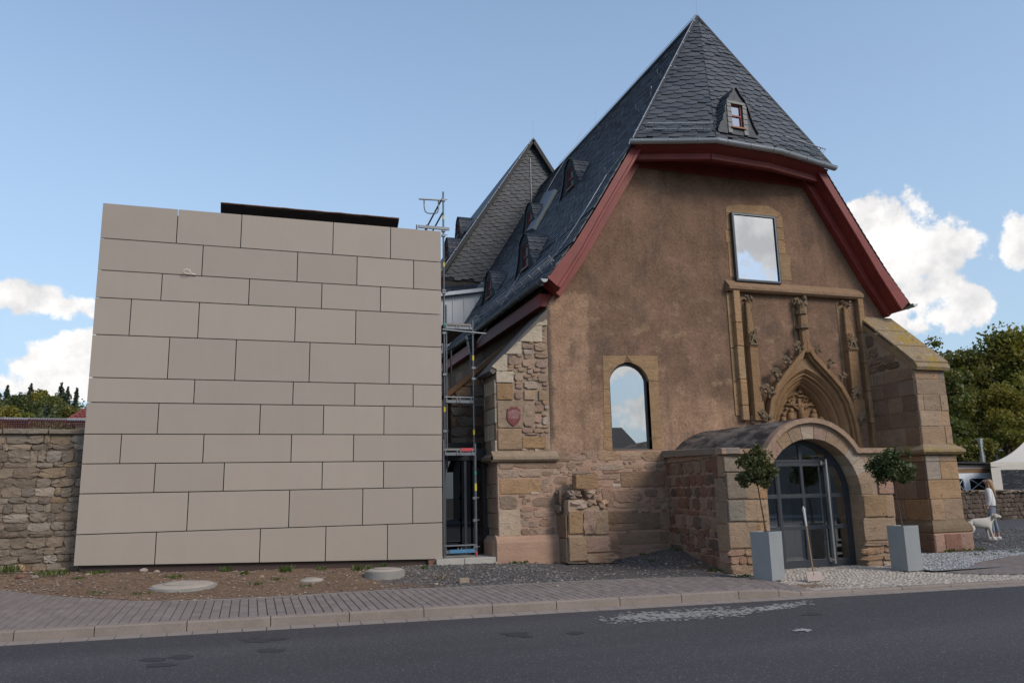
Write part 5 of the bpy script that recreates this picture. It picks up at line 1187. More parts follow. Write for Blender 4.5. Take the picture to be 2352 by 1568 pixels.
# ---- lightning conductors, snow guards, roof hooks
def wire(parent, pts, r, name='lightning_wire'): m = MB(); m.tube(pts, r, 5); return m.build(name, WIRE, parent)
wire(roof, [hA+V((-.02, -.04, .06)), APEX+V((-.05, -.06, .12))], .011); wire(roof, [APEX+V((0, 0, .1)), APEX+V((0, 0, .75))], .004, 'lightning_rod'); wire(roof, [(CX, 26, ZR+.1), (CX, 26, ZR+.9)], .004, 'lightning_rod')
wire(roof, [left_slope(x, y)+n*.06 for x, y in ((1446, 342), (1398, 403), (1352, 480), (1305, 553), (1262, 612))], .012); wire(roof, [left_slope(x, y)+n*.07 for x, y in ((1345, 295), (1265, 430), (1215, 530))], .010)
wire(roof, [left_slope(x, y)+n*.07 for x, y in ((1205, 620), (1145, 720), (1100, 790))], .010); wire(roof, [(CX, YA, ZR+.2), (CX, 30, ZR+.2)], .008)
for k in range(10): p = hA+(APEX-hA)*(k/10+.05); m = MB(); m.ball(p+V((-.02, -.04, .07)), .032, 1); m.build('wire_clip', WIRE, roof)
GUARD = simple('pale_galvanised_guard', (.36, .38, .40), .5, .3)
def fence(parent, pts, h, out, n_between=7, name='snow_guard', posts=True):
    m = MB(); pts = [V(p) for p in pts]; o = V(out)
    for a, b in zip(pts[:-1], pts[1:]):
        for z in (.10, h): m.tube([a+o*z, b+o*z], .016, 5)
        L_ = (b-a).length; k = max(2, int(L_/.10))
        for i in range(k+1): p = a+(b-a)*(i/k); m.tube([p+o*.08, p+o*h], .006, 4)
        kk = max(1, int(L_/.7))
        for i in range(kk+1): p = a+(b-a)*((i+.3)/(kk+.6)); m.bar(p-o*.02, p+o*h, .025, .012)
    return m.build(name, GUARD, parent)
on1 = V((-.05, -.75, .66)).normalized()
fa = lambda p, q, t, z: p+(q-p)*t+(APEX-p-(q-p)*t)*z
fence(hip, [fa(hA, hB, .10, .055), fa(hA, hB, .93, .055)], .27, on1); fence(hip, [fa(hC, hD, .12, .05), fa(hC, hD, .90, .05)], .27, V((.3, -.7, .65)).normalized())
n0 = V((-1.35, 0, 1)).normalized()
fence(roof, [(CX-5.2, 17.7, 7.36), (CX-5.2, 24.0, 7.36)], .24, (n0+V((-.2, 0, .4))).normalized()); fence(roof, [(CX-5.2, 24.5, 7.36), (CX-5.2, 31.5, 7.36)], .24, (n0+V((-.2, 0, .4))).normalized())
fence(roof, [(CX+5.25, 17.6, 7.3), (CX+5.25, 24, 7.3)], .26, V((.55, 0, .83)))
def hook(p, nn, m): m.tube([p+nn*.02, p+nn*.05+V((0, 0, .10)), p+nn*.13+V((0, 0, .05)), p+nn*.17+V((0, 0, .10)), p+nn*.15+V((0, 0, .17))], .013, 5)
m = MB()
for x, y in ((1410, 448), (1372, 512), (1325, 520), (1310, 545), (1420, 370), (1380, 300), (1330, 310), (1500, 130), (1450, 190), (1420, 235), (1385, 275), (1275, 480), (1262, 500), (1196, 610), (1168, 600), (1153, 645), (1178, 655), (1400, 405), (1350, 590), (1290, 640), (1520, 180), (1470, 260), (1330, 470), (1290, 570), (1480, 100), (1545, 82)):
    hp0 = left_slope(x, y)
    if hp0.z < ZR-.25 and YV < hp0.y < 31.5: hook(hp0, n, m)
hk = lambda px_, py_, p0, nn: hook(aP(px_, py_, p0, nn), nn, m)
n1 = (hB-hA).cross(APEX-hA).normalized(); n1 = n1 if n1.y < 0 else -n1
n3 = (hD-hC).cross(APEX-hC).normalized(); n3 = n3 if n3.y < 0 else -n3
for x, y in ((1548, 175), (1494, 222)): hk(x, y, hA, n1)
for x, y in ((1741, 234),): hk(x, y, hC, n3)
m.build('roof_hook', STEEL, roof)

# ================================================================== CHOIR behind the nave
choir = thing('choir', 'taller slate-hung choir gable rising behind the left slope of the church roof', 'church choir', (11.8, 36, 0))
GY = 32.2; ca = aY(1220, 324, GY); cl = aY(1032, 598, GY); ctan = (ca.z-cl.z)/(ca.x-cl.x)
czb = 10.9; chw = (ca.z-czb)/ctan
m = MB(); m.ext([(ca.x-chw+.25, 0), (ca.x+chw-.25, 0), (ca.x+chw-.25, czb), (ca.x, ca.z-.15), (ca.x-chw+.25, czb)], [], GY, GY+12); m.build('wall', simple('dark_choir_wall', (.05, .043, .038), .95), choir)
g1 = MB(); g1.ext([(ca.x-chw+.2, czb), (ca.x+chw-.2, czb), (ca.x, ca.z-.1)], [], GY-.03, GY+.02); gable = g1.build('gable', UNDER, choir)
slates(gable, [V((ca.x-chw+.25, GY-.035, czb+.05)), V((ca.x+chw-.25, GY-.035, czb+.05)), V((ca.x, GY-.035, ca.z-.2))], .36, .165, 0, .16, .040, 31, jit=.3, mat=SLATE_DARK)
m = MB()
for sx in (-1, 1):
    e = V((ca.x+sx*(chw+.25), 0, czb-.25*ctan)); t = V((ca.x, 0, ca.z+.05)); m.add([(e.x, GY-.30, e.z), (e.x, GY+12, e.z), (t.x, GY+12, t.z), (t.x, GY-.30, t.z), (e.x, GY-.30, e.z-.16), (t.x, GY-.30, t.z-.2)], [(0, 1, 2, 3), (0, 3, 5, 4)])
cr = m.build('choir_roof', SLATE_DARK, choir)
m = MB()
for sx in (-1, 1): m.bar((ca.x+sx*(chw+.25), GY-.22, czb-.25*ctan-.1), (ca.x, GY-.22, ca.z-.08), .18, .16)
m.build('verge_board', simple('dark_verge', (0.03, 0.028, 0.03), .7), choir)
wire(choir, [(ca.x, GY-.3, ca.z), (ca.x, GY-.3, ca.z+.9)], .006, 'lightning_rod'); wire(choir, [(ca.x-.1, GY-.10, ca.z-.9), (ca.x-.12, GY-.12, 13.2), (ca.x-.05, GY-.12, 12.2)], .014); wire(choir, [V((ca.x-.0, GY-.33, ca.z+.02)), V((ca.x-chw, GY-.33, czb+.1))], .012)
for k in range(9): p = V((ca.x, GY-.34, ca.z)).lerp(V((ca.x-chw, GY-.34, czb+.1)), k/9+.05); m = MB(); m.ball(p, .045, 1); m.build('wire_clip', WIRE, choir)
ctn = ctan
for px_, py_, yy, s in ((1053, 548, 35.5, .62), (1027, 600, 34.6, .66)):
    b = aY(px_, py_, yy); dormer(choir, (b.x, b.y, b.z), (-1, 0), 1.2*s, 1.25*s, .30, ctn*1.0)
# slate apron and standing-seam zinc wall below the gable
m = MB(); a = aY(1010, 657, GY-.1); b = aY(1112, 652, GY-.1); scale_patch(m, aY(1010, 672, GY-.5), aY(1108, 668, GY-.5), b, a, 12, 2, .03); stuff(m.build('apron_slates', SLATE_DARK, choir))
ZY = 29.2
zp = [aY(x, y, ZY) for x, y in ((1005, 790), (1020, 790), (1112, 664), (1112, 672), (1005, 676))]
m = MB(); m.ext([(zp[0].x, zp[0].z-1.5), (aY(1112, 800, ZY).x, zp[0].z-1.5), (zp[2].x, zp[2].z), (zp[4].x, zp[4].z)], [], ZY, ZY+.2); zw = m.build('zinc_wall', ZINC_PALE, choir)
for x in (1040, 1066, 1092):
    p = aY(x, 700, ZY); m = MB(); m.box(p.x-.015, p.x+.015, ZY-.035, ZY, p.z-3, aY(x, 674, ZY).z); m.build('seam', ZINC_PALE, zw)
m = MB(); m.bar(aY(1005, 678, ZY-.1), aY(1114, 666, ZY-.1), .25, .14); m.build('coping', ZINC, zw)
m = MB(); m.bar(left_slope(1117, 655)+n*.1, left_slope(1038, 765)+n*.1, .16, .28, up=n); m.build('flashing', ZINC, zw)

# ================================================================== PANEL-CLAD ANNEX
PY_ = 17.95
annex = thing('annex_building', 'windowless modern annex clad in large beige facade panels left of the church', 'building', (.5, 20, .3))
ZT = [8.04, 7.245, 6.54, 5.94, 5.145, 4.24, 3.725, 3.075, 2.475, 1.88, 1.085, None]
JX = [(407, 554, 765, 897), (465, 683, 820, 950), (371, 572, 739, 874), (299, 456, 678, 817), (387, 541, 711, 894), (446, 673, 815, 949), (363, 597, 743, 882), (277, 467, 669, 812), (355, 514, 740, 881), (431, 664, 833, 948), (357, 597, 748, 890)]
PL_, PR_ = -3.25, 4.19
zbot = lambda x: .49+(.285-.49)*(x-PL_)/(PR_-PL_)
m = MB(); m.ext([(PL_+.06, .45), (PR_-.06, .30), (PR_-.06, 7.9), (PL_+.06, 7.9)], [], PY_+.05, PY_+7); m.build('core', BROWNSHEET, annex)
for r in range(11):
    za = ZT[r]; zb = ZT[r+1]; zmid = (za+(zb or .4))/2
    jx = [PL_]+[aY(px_, 784+(1139-784)*0 + 0, PY_).x if False else None for px_ in ()]
    xs_ = []
    for px_ in JX[r]:
        lo, hi = 300.0, 1400.0             # find the pixel row at this height, then the x
        for _ in range(40):
            mid = (lo+hi)/2
            if aY(px_, mid, PY_).z > zmid: lo = mid
            else: hi = mid
        xs_.append(aY(px_, lo, PY_).x)
    jx = [PL_]+xs_+[PR_]; g = .009
    for a, b in zip(jx[:-1], jx[1:]):
        a2 = a+(g if a > PL_+.01 else 0); b2 = b-(g if b < PR_-.01 else 0); t = rnd.uniform(-.002, .002)
        ba, bb2 = (zb+g, zb+g) if zb else (zbot(a), zbot(b))
        m = MB(); m.hexa([(a2, PY_+t, ba), (b2, PY_+t, bb2), (b2, PY_+t, za-g), (a2, PY_+t, za-g)], [(a2, PY_+.045, ba), (b2, PY_+.045, bb2), (b2, PY_+.045, za-g), (a2, PY_+.045, za-g)]); m.build('panel', PANEL, annex, bevel=.003)
m = MB(); m.ext([(PL_+.1, -.2), (PR_-.2, -.2), (PR_-.2, .32), (PL_+.1, .5)], [], PY_+.09, PY_+.12)
MESHM = NM('perforated_plinth_sheet'); _sp = MESHM.n('ShaderNodeSeparateXYZ'); MESHM.L.new(MESHM.P(), _sp.inputs[0])
_h = MESHM.M('MULTIPLY', MESHM.M('SINE', MESHM.M('MULTIPLY', MESHM.M('ADD', _sp.outputs[0], _sp.outputs[2]), 140)), MESHM.M('SINE', MESHM.M('MULTIPLY', MESHM.M('SUBTRACT', _sp.outputs[0], _sp.outputs[2]), 140)))
m.build('plinth_grille', MESHM.fin(MESHM.mix(MESHM.ramp(_h, -.1, .35), (0.085, 0.050, 0.042), (0.012, 0.009, 0.008)), .7, .2), annex)
# dark attic storey set back on the roof
a = aY(507, 463, 20.2); b = aY(917, 504, 20.2); zt = (a.z+b.z)/2
m = MB(); m.box(a.x+.14, b.x-.2, 20.45, 24, 7.6, zt-.06); attic = m.build('attic_storey', BROWNSHEET, annex)
m = MB(); k = 26
rows = [[(a.x+(b.x-a.x)*i/k, yy, zt+zz+.018*mnoise.noise((i*.5, zz*30, 0))) for i in range(k+1)] for yy, zz in ((20.5, -.24), (20.25, -.05), (20.2, .0), (20.25, .03), (24, .03))]
m.strip(rows); m.add([(a.x, 20.2, zt), (a.x+.14, 20.5, zt-.24), (a.x+.14, 24, zt-.24), (a.x, 24, zt)], [(0, 1, 2, 3)]); m.add([(b.x, 20.2, zt), (b.x-.2, 20.5, zt-.24), (b.x-.2, 24, zt-.24), (b.x, 24, zt)], [(0, 1, 2, 3)]); m.build('roof_edge', BROWNSHEET, attic)
m = MB(); m.tube([(a.x+(b.x-a.x)*i/k, 20.22, zt+.0+.012*mnoise.noise((i*.5, 7, 0))) for i in range(k+1)], .022, 5); m.build('copper_edge', COPPER, attic)
for i in range(1, 7):
    x = a.x+.14+(b.x-a.x-.34)*i/7; m = MB(); m.box(x-.008, x+.008, 20.435, 20.45, 7.6, zt-.1); m.build('panel_joint', BLACK, attic)
# coil of white cable poking out of a joint
cp = aY(438, 629, PY_); m = MB(); m.tube([(cp.x-.02, PY_+.02, cp.z-.02), (cp.x-.03, PY_-.06, cp.z-.02)]+[(cp.x-.07+.07*math.cos(t), PY_-.07-.03*math.sin(t*.7), cp.z+.025+.045*math.sin(t)) for t in np.linspace(-1.2, 5.6, 18)]+[(cp.x+.02, PY_-.05, cp.z-.005), (cp.x+.12, PY_-.03, cp.z-.02)], .010, 6)
tag(m.build('cable_loop', simple('white_cable', (.68, .62, .55), .5), smooth=True), 'small white loop of cable poking out between the beige panels', 'cable')

# ---- dark glazed link between annex and church, standing on concrete kerbs
LY = 18.75
glink = thing('glass_link', 'tall dark glazed passage front behind the scaffold beside the church', 'glass front', (4.8, LY, .2))
m = MB(); m.box(3.9, 5.6, LY+.8, LY+1.0, -.2, 3.0); m.box(3.9, 5.6, LY, LY+1.0, 2.52, 2.8); m.box(5.38, 5.55, LY-.05, LY+1, -.2, 2.55); m.build('surround', BLACK, glink)
for x0, x1 in ((3.95, 4.92), (4.98, 5.38)):
    m = MB(); m.box(x0, x1, LY, LY+.02, .3, 2.5); m.build('pane', GLASS_DARK, glink)
m = MB(); m.box(4.92, 4.98, LY-.02, LY+.05, .3, 2.5); m.box(3.95, 5.38, LY-.02, LY+.05, .24, .30); m.build('mullion', ANTHRA, glink)
k0 = aY(1000, 1296, PY_-.12); 
for a, b in ((4.02, 4.66), (4.67, 5.42)):
    m = MB(); m.box(a, b, PY_-.16, LY+.3, -.1, .285); m.build('kerb_block', CONCRETE, glink, bevel=.012)
m = MB(); m.box(3.86, 4.01, PY_-.05, PY_+.3, .02, .27); o = m.build('brick', STONE, glink); o.color = (*C['red'], 1)

# ================================================================== SCAFFOLD
scaf = thing('scaffold', 'galvanised tube scaffold tower between the beige annex and the church', 'scaffold', (4.6, 18.1, .29))
fx0, fx1 = aY(1017.5, 1160, 18.05).x+.015, aY(1093, 1160, 18.05).x; sx0, sx1 = aY(1020, 800, 18.6).x, aY(1086, 800, 18.6).x
SYS = [18.05, 20.6]
def std(x, y, z0, z1, name='standard'):
    m = MB(); m.tube([(x, y, z0), (x, y, z1)], .024, 8); s = m.build(name, STEEL, scaf); return s
zt1 = aY(1019, 441, 18.6).z
s_ = std(sx0, 18.6, .29, zt1); s2 = std(sx1-.0, 18.6, .29, aY(1085, 735, 18.6).z); std(fx0, 18.05, .29, aY(1018, 1020, 18.05).z+.1); s3 = std(fx1, 18.05, .29, aY(1090, 1018, 18.05).z)
std(sx0+.06, 18.62, 2.3, aY(1022, 700, 18.6).z); std(aY(1036, 800, 21).x, 21.0, .3, aY(1036, 800, 21).z)
def tape(x, y, z, mat, h=.12, parent=scaf):
    m = MB(); m.tube([(x, y, z-h/2), (x, y, z+h/2)], .0265, 8); m.build('tape_band', mat, parent)
for x, y, py_, px_, mt, h in ((fx1, 18.05, 1118, 1093, YELLOW, .17), (fx1, 18.05, 1086, 1092, GREEN, .06), (sx1, 18.6, 822, 1086, YELLOW, .12), (sx1, 18.6, 992, 1088, YELLOW, .12), (sx0, 18.6, 608, 1019, YELLOW, .12), (sx0, 18.6, 500, 1019, YELLOW, .10), (sx0, 18.6, 745, 1019, GREEN, .08), (sx0, 18.6, 940, 1020, YELLOW, .12), (fx1, 18.05, 1270, 1096, REDTAPE, .10)):
    tape(x, y, aY(px_, py_, y).z, mt, h)
def ledger(a, b, name='ledger', r=.022): m = MB(); m.tube([a, b], r, 7); return m.build(name, STEEL, scaf)
zl = lambda px_, py_, y: aY(px_, py_, y).z
z = zl(1055, 1252, 18.05); ledger((fx0-.02, 18.05, z), (fx1, 18.05, z))
z = zl(1060, 762, 18.6); ledger((sx0-.05, 18.55, z+.03), (sx1+.33, 18.55, z-.03))
z = zl(1055, 912, 18.6); ledger((sx0, 18.6, z), (sx1, 18.6, z))
def transom(z, y, x0=sx0, x1=sx1, col=None, parent=scaf):
    m = MB(); m.box(x0+.02, x1-.02, y-.03, y+.02, z-.035, z+.035); t = m.build('transom', STEEL, scaf)
    m = MB()
    for f in (.06, .42, .52, .9): m.box(x0+(x1-x0)*f-.012, x0+(x1-x0)*f+.012, y-.045, y-.03, z-.03, z+.09)
    m.build('hook', STEEL, t); return t
for py_, y in ((1042, 18.05), (753, 18.6), (922, 18.6)):
    z = zl(1055, py_, y); transom(z, y, *((fx0, fx1) if y < 18.3 else (sx0, sx1)))
z = zl(1055, 1036, 18.05); m = MB(); m.box(fx0+.02, fx1-.03, 18.05, 20.4, z+.02, z+.07); m.build('deck_board', simple('alloy_deck', (.20, .18, .165), .6, .3, amp=.3), scaf)
m = MB(); m.box(fx0+.42, fx1-.06, 18.03, 18.05, z+.0, z+.075); m.build('deck_label', REDTAPE, scaf)
z = zl(1055, 750, 18.6); m = MB(); m.box(sx0+.02, sx1-.03, 18.6, 21, z+.03, z+.08); m.build('deck_board', simple('alloy_deck', (.20, .18, .165), .6, .3, amp=.3), scaf)
z = zl(1055, 1266, 18.05); transom(z, 18.05, fx0, fx1); m = MB(); m.box(fx0+.12, fx1-.06, 18.00, 18.018, z-.03, z+.05); m.build('toe_board', BLUEP, scaf)
m = MB(); m.tube([(sx1, 18.6, zl(1085, 775, 18.6)), (sx0+.1, 20.8, zl(1045, 832, 20.8))], .02, 6); m.build('brace', STEEL, scaf)
m = MB(); m.box(sx0+.05, sx0+.5, 20.95, 21.0, zl(1045, 806, 21), zl(1045, 795, 21)); m.build('bracket', BLUEP, scaf)
# top guard rail above the annex
zr = zl(990, 458, 18.6); gx = aY(962, 457, 18.6).x
ledger((gx, 18.6, zl(962, 457, 18.6)), (sx0, 18.6, zl(1015, 460, 18.6)), 'guard_rail')
ua = [aY(x, y, 18.58) for x, y in ((974, 459), (974.5, 477), (977, 486), (983, 490), (1000, 490.5), (1005, 488), (1007, 480), (1007, 461))]
m = MB(); m.tube(ua, .016, 7); m.build('gate_loop', STEEL, scaf, smooth=True)
ledger(aY(1015, 457, 18.65), aY(976, 530, 20.2), 'brace'); ledger(aY(1017, 488, 18.65), aY(994, 530, 20.2), 'brace')
z = zl(985, 531, 18.5); m = MB(); m.box(gx-.1, sx0+.05, 18.15, 18.2, z-.05, z+.02)
m.build('transom', STEEL, scaf)
for px_ in (957, 980): m = MB(); p = aY(px_, 527, 18.2); m.tube([(p.x, 18.2, p.z-.05), (p.x, 18.2, p.z+.12)], .018, 6); m.build('spigot', STEEL, scaf)
for x, y, z in [(sx0, 18.6, zl(1018, q_, 18.6)) for q_ in (460, 530, 541, 668, 672, 765, 860, 990)]+[(sx1, 18.6, zl(1086, q_, 18.6)) for q_ in (765, 845, 870)]+[(fx1-.03, 18.05, zl(1092, q_, 18.05)) for q_ in (1143, 1194, 1255)]:
    m = MB(); m.box(x-.045, x+.045, y-.045, y+.04, z-.03, z+.03); m.tube([(x+.03, y-.03, z), (x+.10, y-.04, z+.01)], .008, 5); m.build('coupler', STEEL, scaf)

# ================================================================== LEFT BOUNDARY WALL, roofs and wood beyond
WY = 18.45
lw = thing('boundary_wall', 'old rubble stone boundary wall with flat coping left of the beige annex', 'stone wall', (-6, WY, .4))
m = MB(); m.box(-14, -3.2, WY, WY+.5, -.2, 3.12); core = m.build('wall_core', MORTAR_GREY, lw)
rg = random.Random(77); z = .32; zs = [z]
while z < 3.1: z += rg.uniform(.10, .25); zs.append(min(z, 3.1))
courses(core, V((-5.6, WY+.02, 0)), (1, 0, 0), 2.5, zs, .32, .055, ['walla', 'wallb', 'wallc', 'walla', 'wallc', 'wallb', 'walla', 'wallb', 'walld', 'walla', 'wallc', 'walle'], 'r', rg, gap=-.006, jit=.7)
courses(core, V((-8.6, WY+.01, 0)), (1, 0, 0), 3.0, zs[::2]+[3.1], .45, .05, ['walla', 'wallb', 'wallc'], 'r', rg, gap=.0)
for i, (x0, x1, dz) in enumerate(((-9.2, -7.6, 0), (-7.58, -6.1, .02), (-6.08, -4.82, -.0), (-4.8, -4.0, .015), (-3.98, -3.15, .005))):
    m = MB(); m.box(x0, x1, WY-.10, WY+.6, 3.11, 3.20+dz); o = m.build('coping_slab', STONE, lw, bevel=.015); o.color = (*C['grey'], 1)
TILE = simple('red_roof_tile', (0.20, 0.048, 0.042), .7, amp=.3, scale=3)
def tiled_roof(m, a, b, c, d, nu, nv):    # a-b eaves, d-c ridge: rows of half-round tiles
    a, b, c, d = map(V, (a, b, c, d)); n = (b-a).cross(d-a).normalized(); n = n if n.z > 0 else -n
    for r in range(nv):
        for k in range(nu):
            rows = []
            for t in (0, 1.12):
                row = []
                for e in (0, .25, .5, .75, 1.0):
                    u = (k+e)/nu; w = min(1, (r+t)/nv); p = (a*(1-u)+b*u)*(1-w)+(d*(1-u)+c*u)*w; row.append(p+n*((.09*math.sin(math.pi*e))+(.05 if t == 0 else 0)))
                rows.append(row)
            m.strip(rows)
rh = thing('tiled_house', 'long low house roof of red tiles behind the left boundary wall', 'house', (-10, 36, 3))
e0, e1, r1, r0 = aY(-40, 992, 34), aY(215, 986, 34), aY(215, 968, 37), aY(-40, 964, 37)
m = MB(); m.box(e0.x+.3, e1.x-.3, 34.5, 40, -.2, e0.z-.05); m.build('wall', simple('house_wall', (.35, .27, .2), .9), rh)
m = MB(); tiled_roof(m, e0, e1, r1, r0, 46, 5); stuff(m.build('roof_tiles', TILE, rh))
m = MB(); m.bar(r0+V((0, .05, .05)), r1+V((0, .05, .05)), .16, .14); m.build('ridge', simple('grey_ridge', (.22, .22, .23), .7), rh)
for px_ in (43, 187): p = aY(px_, 966, 37); m = MB(); m.box(p.x-.5, p.x+.4, 36.8, 37.1, p.z-.1, p.z+.09); m.build('ridge_flashing', ZINC, rh)
rh2 = thing('tiled_house', 'small red tiled hipped roof behind the long red roof beside the annex', 'house', (-6, 48, 3))
q0, q1, q2 = aY(150, 970, 46), aY(235, 970, 46), aY(235, 925, 49)
m = MB(); m.box(q0.x+.4, q1.x+3, 46.5, 52, -.2, q0.z); m.build('wall', simple('house_wall', (.35, .27, .2), .9), rh2)
m = MB(); tiled_roof(m, q0, q1+V((4, 0, 0)), q2+V((4, 0, 0)), q2+V((-.2, 0, 0)), 24, 9); stuff(m.build('roof_tiles', TILE, rh2)); m = MB(); m.tube([q0+V((0, 0, .06)), q2+V((-.2, 0, .08))], .1, 6); m.build('ridge', TILE, rh2)

# ================================================================== TREES
LEAF_A = mat_leaf('tree_leaf', (0.105, 0.130, 0.028), (0.26, 0.255, 0.045), (0.31, 0.235, 0.04), .45)
LEAF_B = mat_leaf('dark_tree_leaf', (0.075, 0.098, 0.027), (0.185, 0.195, 0.043), (0.225, 0.18, 0.038), .42)
LEAF_C = mat_leaf('conifer_needles', (0.020, 0.038, 0.022), (0.045, 0.066, 0.034), (0.035, 0.052, 0.026), .15)
LEAF_F = mat_leaf('far_wood_leaf', (0.045, 0.068, 0.026), (0.095, 0.118, 0.036), (0.12, 0.115, 0.034), .25)
LEAF_Y = mat_leaf('autumn_leaf', (0.050, 0.055, 0.012), (0.14, 0.12, 0.022), (0.12, 0.075, 0.022), .3)
def leaf_cloud(name, mat, clumps, leaf, parent, seed=1, up=.3, local=False, aspect=.6):
    """clumps: (centre, radius xyz, count); leaf-sized quads spread through each clump, denser near its skin"""
    g = np.random.default_rng(seed); V_ = []; n_tot = 0
    for c, r, n in clumps:
        d = g.normal(size=(n, 3)); d /= np.linalg.norm(d, axis=1)[:, None]; rr = g.random(n)**.45
        p = np.array(c)+d*rr[:, None]*np.array(r)
        ax = g.normal(size=(n, 3))+d*.8; ax[:, 2] -= .1; ax /= np.linalg.norm(ax, axis=1)[:, None]
        b = np.cross(ax, g.normal(size=(n, 3))); b /= np.linalg.norm(b, axis=1)[:, None]
        s = leaf*g.uniform(.6, 1.3, n)[:, None]; a = ax*s; b = b*s*aspect*.5
        V_.append(np.stack([p-a*.5, p+b, p+a*.5, p-b], 1)); n_tot += n
    V_ = np.concatenate(V_).reshape(-1, 3); me = bpy.data.meshes.new(name)
    me.vertices.add(len(V_)); me.vertices.foreach_set('co', V_.ravel()); me.loops.add(n_tot*4); me.loops.foreach_set('vertex_index', np.arange(n_tot*4, dtype=np.int32))
    me.polygons.add(n_tot); me.polygons.foreach_set('loop_start', np.arange(0, n_tot*4, 4, dtype=np.int32)); me.polygons.foreach_set('loop_total', np.full(n_tot, 4, dtype=np.int32)); me.update(calc_edges=True)
    return link(name, me, mat, parent, local=local)
def limbs(m, base, top, r, n, spread, rg):
    base = V(base); top = V(top); mid = base.lerp(top, .5)+V((rg.uniform(-.2, .2), rg.uniform(-.2, .2), 0)); m.tube([base, mid, top], r, 8, True, r*.35); ends = []
    for k in range(n):
        t = rg.uniform(.3, .95); p = base.lerp(top, t); a = 6.283*k/n+rg.uniform(-.4, .4); e = p+V((math.cos(a)*spread*rg.uniform(.5, 1), math.sin(a)*spread*rg.uniform(.5, 1), spread*rg.uniform(.2, .8)))
        m.tube([p, p.lerp(e, .5)+V((0, 0, .15*spread)), e], r*.4*(1.1-t*.6), 5, True, r*.08); ends.append(e)
    return ends
def broad_tree(x, y, z0, h, rx, label, mat, seed, n=9000, leaf=.34, low=.25, group='trees behind the tent', nclump=34):
    rg = random.Random(seed); t = thing('broadleaf_tree', label, 'tree', (x, y, z0), 0, group)
    m = MB(); ends = limbs(m, (x, y, z0-.2), (x, y, z0+h*.8), h*.028, 10, rx*.7, rg); m.build('trunk', BARK, t)
    cl = []
    for k in range(nclump):
        zz = rg.random()**.8; f = math.sin(math.pi*min(1, .18+.82*zz)**.9)*.9+.12; a = rg.uniform(0, 6.283); d = rx*f*rg.uniform(.35, 1.0)
        c = (x+d*math.cos(a), y+d*math.sin(a), z0+h*(low+(1-low)*zz*.93)); r = rx*rg.uniform(.18, .34); cl.append((c, (r, r, r*.75), int(n/nclump*rg.uniform(.6, 1.4))))
    leaf_cloud('crown', mat, cl, leaf, t, seed); return t
def conifer(x, y, z0, h, r, label, seed, n=3500, group='conifers on the wooded hill'):
    rg = random.Random(seed); t = thing('conifer_tree', label, 'tree', (x, y, z0), 0, group); m = MB(); m.tube([(x, y, z0), (x, y, z0+h)], r*.08, 6, True, .05); m.build('trunk', BARK, t); cl = []
    for k in range(24):
        f = k/24; rr = r*(1-f)**.9*rg.uniform(.75, 1.1)+.10
        for j in range(5):
            a = 6.283*j/5+rg.uniform(-.6, .6); d = rr*rg.uniform(.35, .65); cl.append(((x+d*math.cos(a), y+d*math.sin(a), z0+h*(.08+.9*f)-d*.18), (rr*.5, rr*.5, h*.022+.05), max(12, int(n/90*(1-f*.7)))))
    cl.append(((x, y, z0+h*.985), (.10, .10, h*.03), 30))
    leaf_cloud('crown', LEAF_C, cl, .30, t, seed, aspect=.45); return t
# right: big chestnut-like trees
def tr(px_, py_top, dist, rx, label, mat, seed, z0=0, **k):
    p = aY(px_, py_top, dist); return broad_tree(p.x, dist, z0, p.z-z0, rx, label, mat, seed, **k)
tr(2325, 752, 40, 5.2, 'large round-crowned tree with yellowing top at the right picture edge', LEAF_A, 3, n=26000, leaf=.30, low=.12, nclump=75)
tr(2215, 800, 42, 4.6, 'bushy green tree between church buttress and the large yellowing tree', LEAF_B, 4, n=20000, leaf=.28, low=.10, nclump=60)
tr(2142, 765, 44, 1.8, 'slender thin-crowned tree rising just right of the church buttress', LEAF_B, 5, n=1500, leaf=.22, low=.40, nclump=24)
tr(2172, 790, 45, 1.4, 'thin twiggy treetop between the slender tree and the bushy tree', LEAF_B, 15, n=1500, leaf=.25, low=.55, nclump=14)
tr(2140, 826, 38, 3.4, 'dark tree half hidden behind the right church buttress', LEAF_B, 6, n=12000, leaf=.26, low=.05, nclump=40)
tr(2290, 880, 36, 3.4, 'lower spreading tree in front of the large yellowing tree', LEAF_A, 7, n=13000, leaf=.24, low=.05, nclump=40)
tr(2420, 820, 44, 5.0, 'tree running out of the picture at the right edge', LEAF_A, 8, n=14000, leaf=.3, low=.10, nclump=45)
tr(2190, 960, 34, 2.6, 'dark shrubby tree above the wooden hut roof', LEAF_B, 16, n=9000, leaf=.22, low=.02, nclump=30)
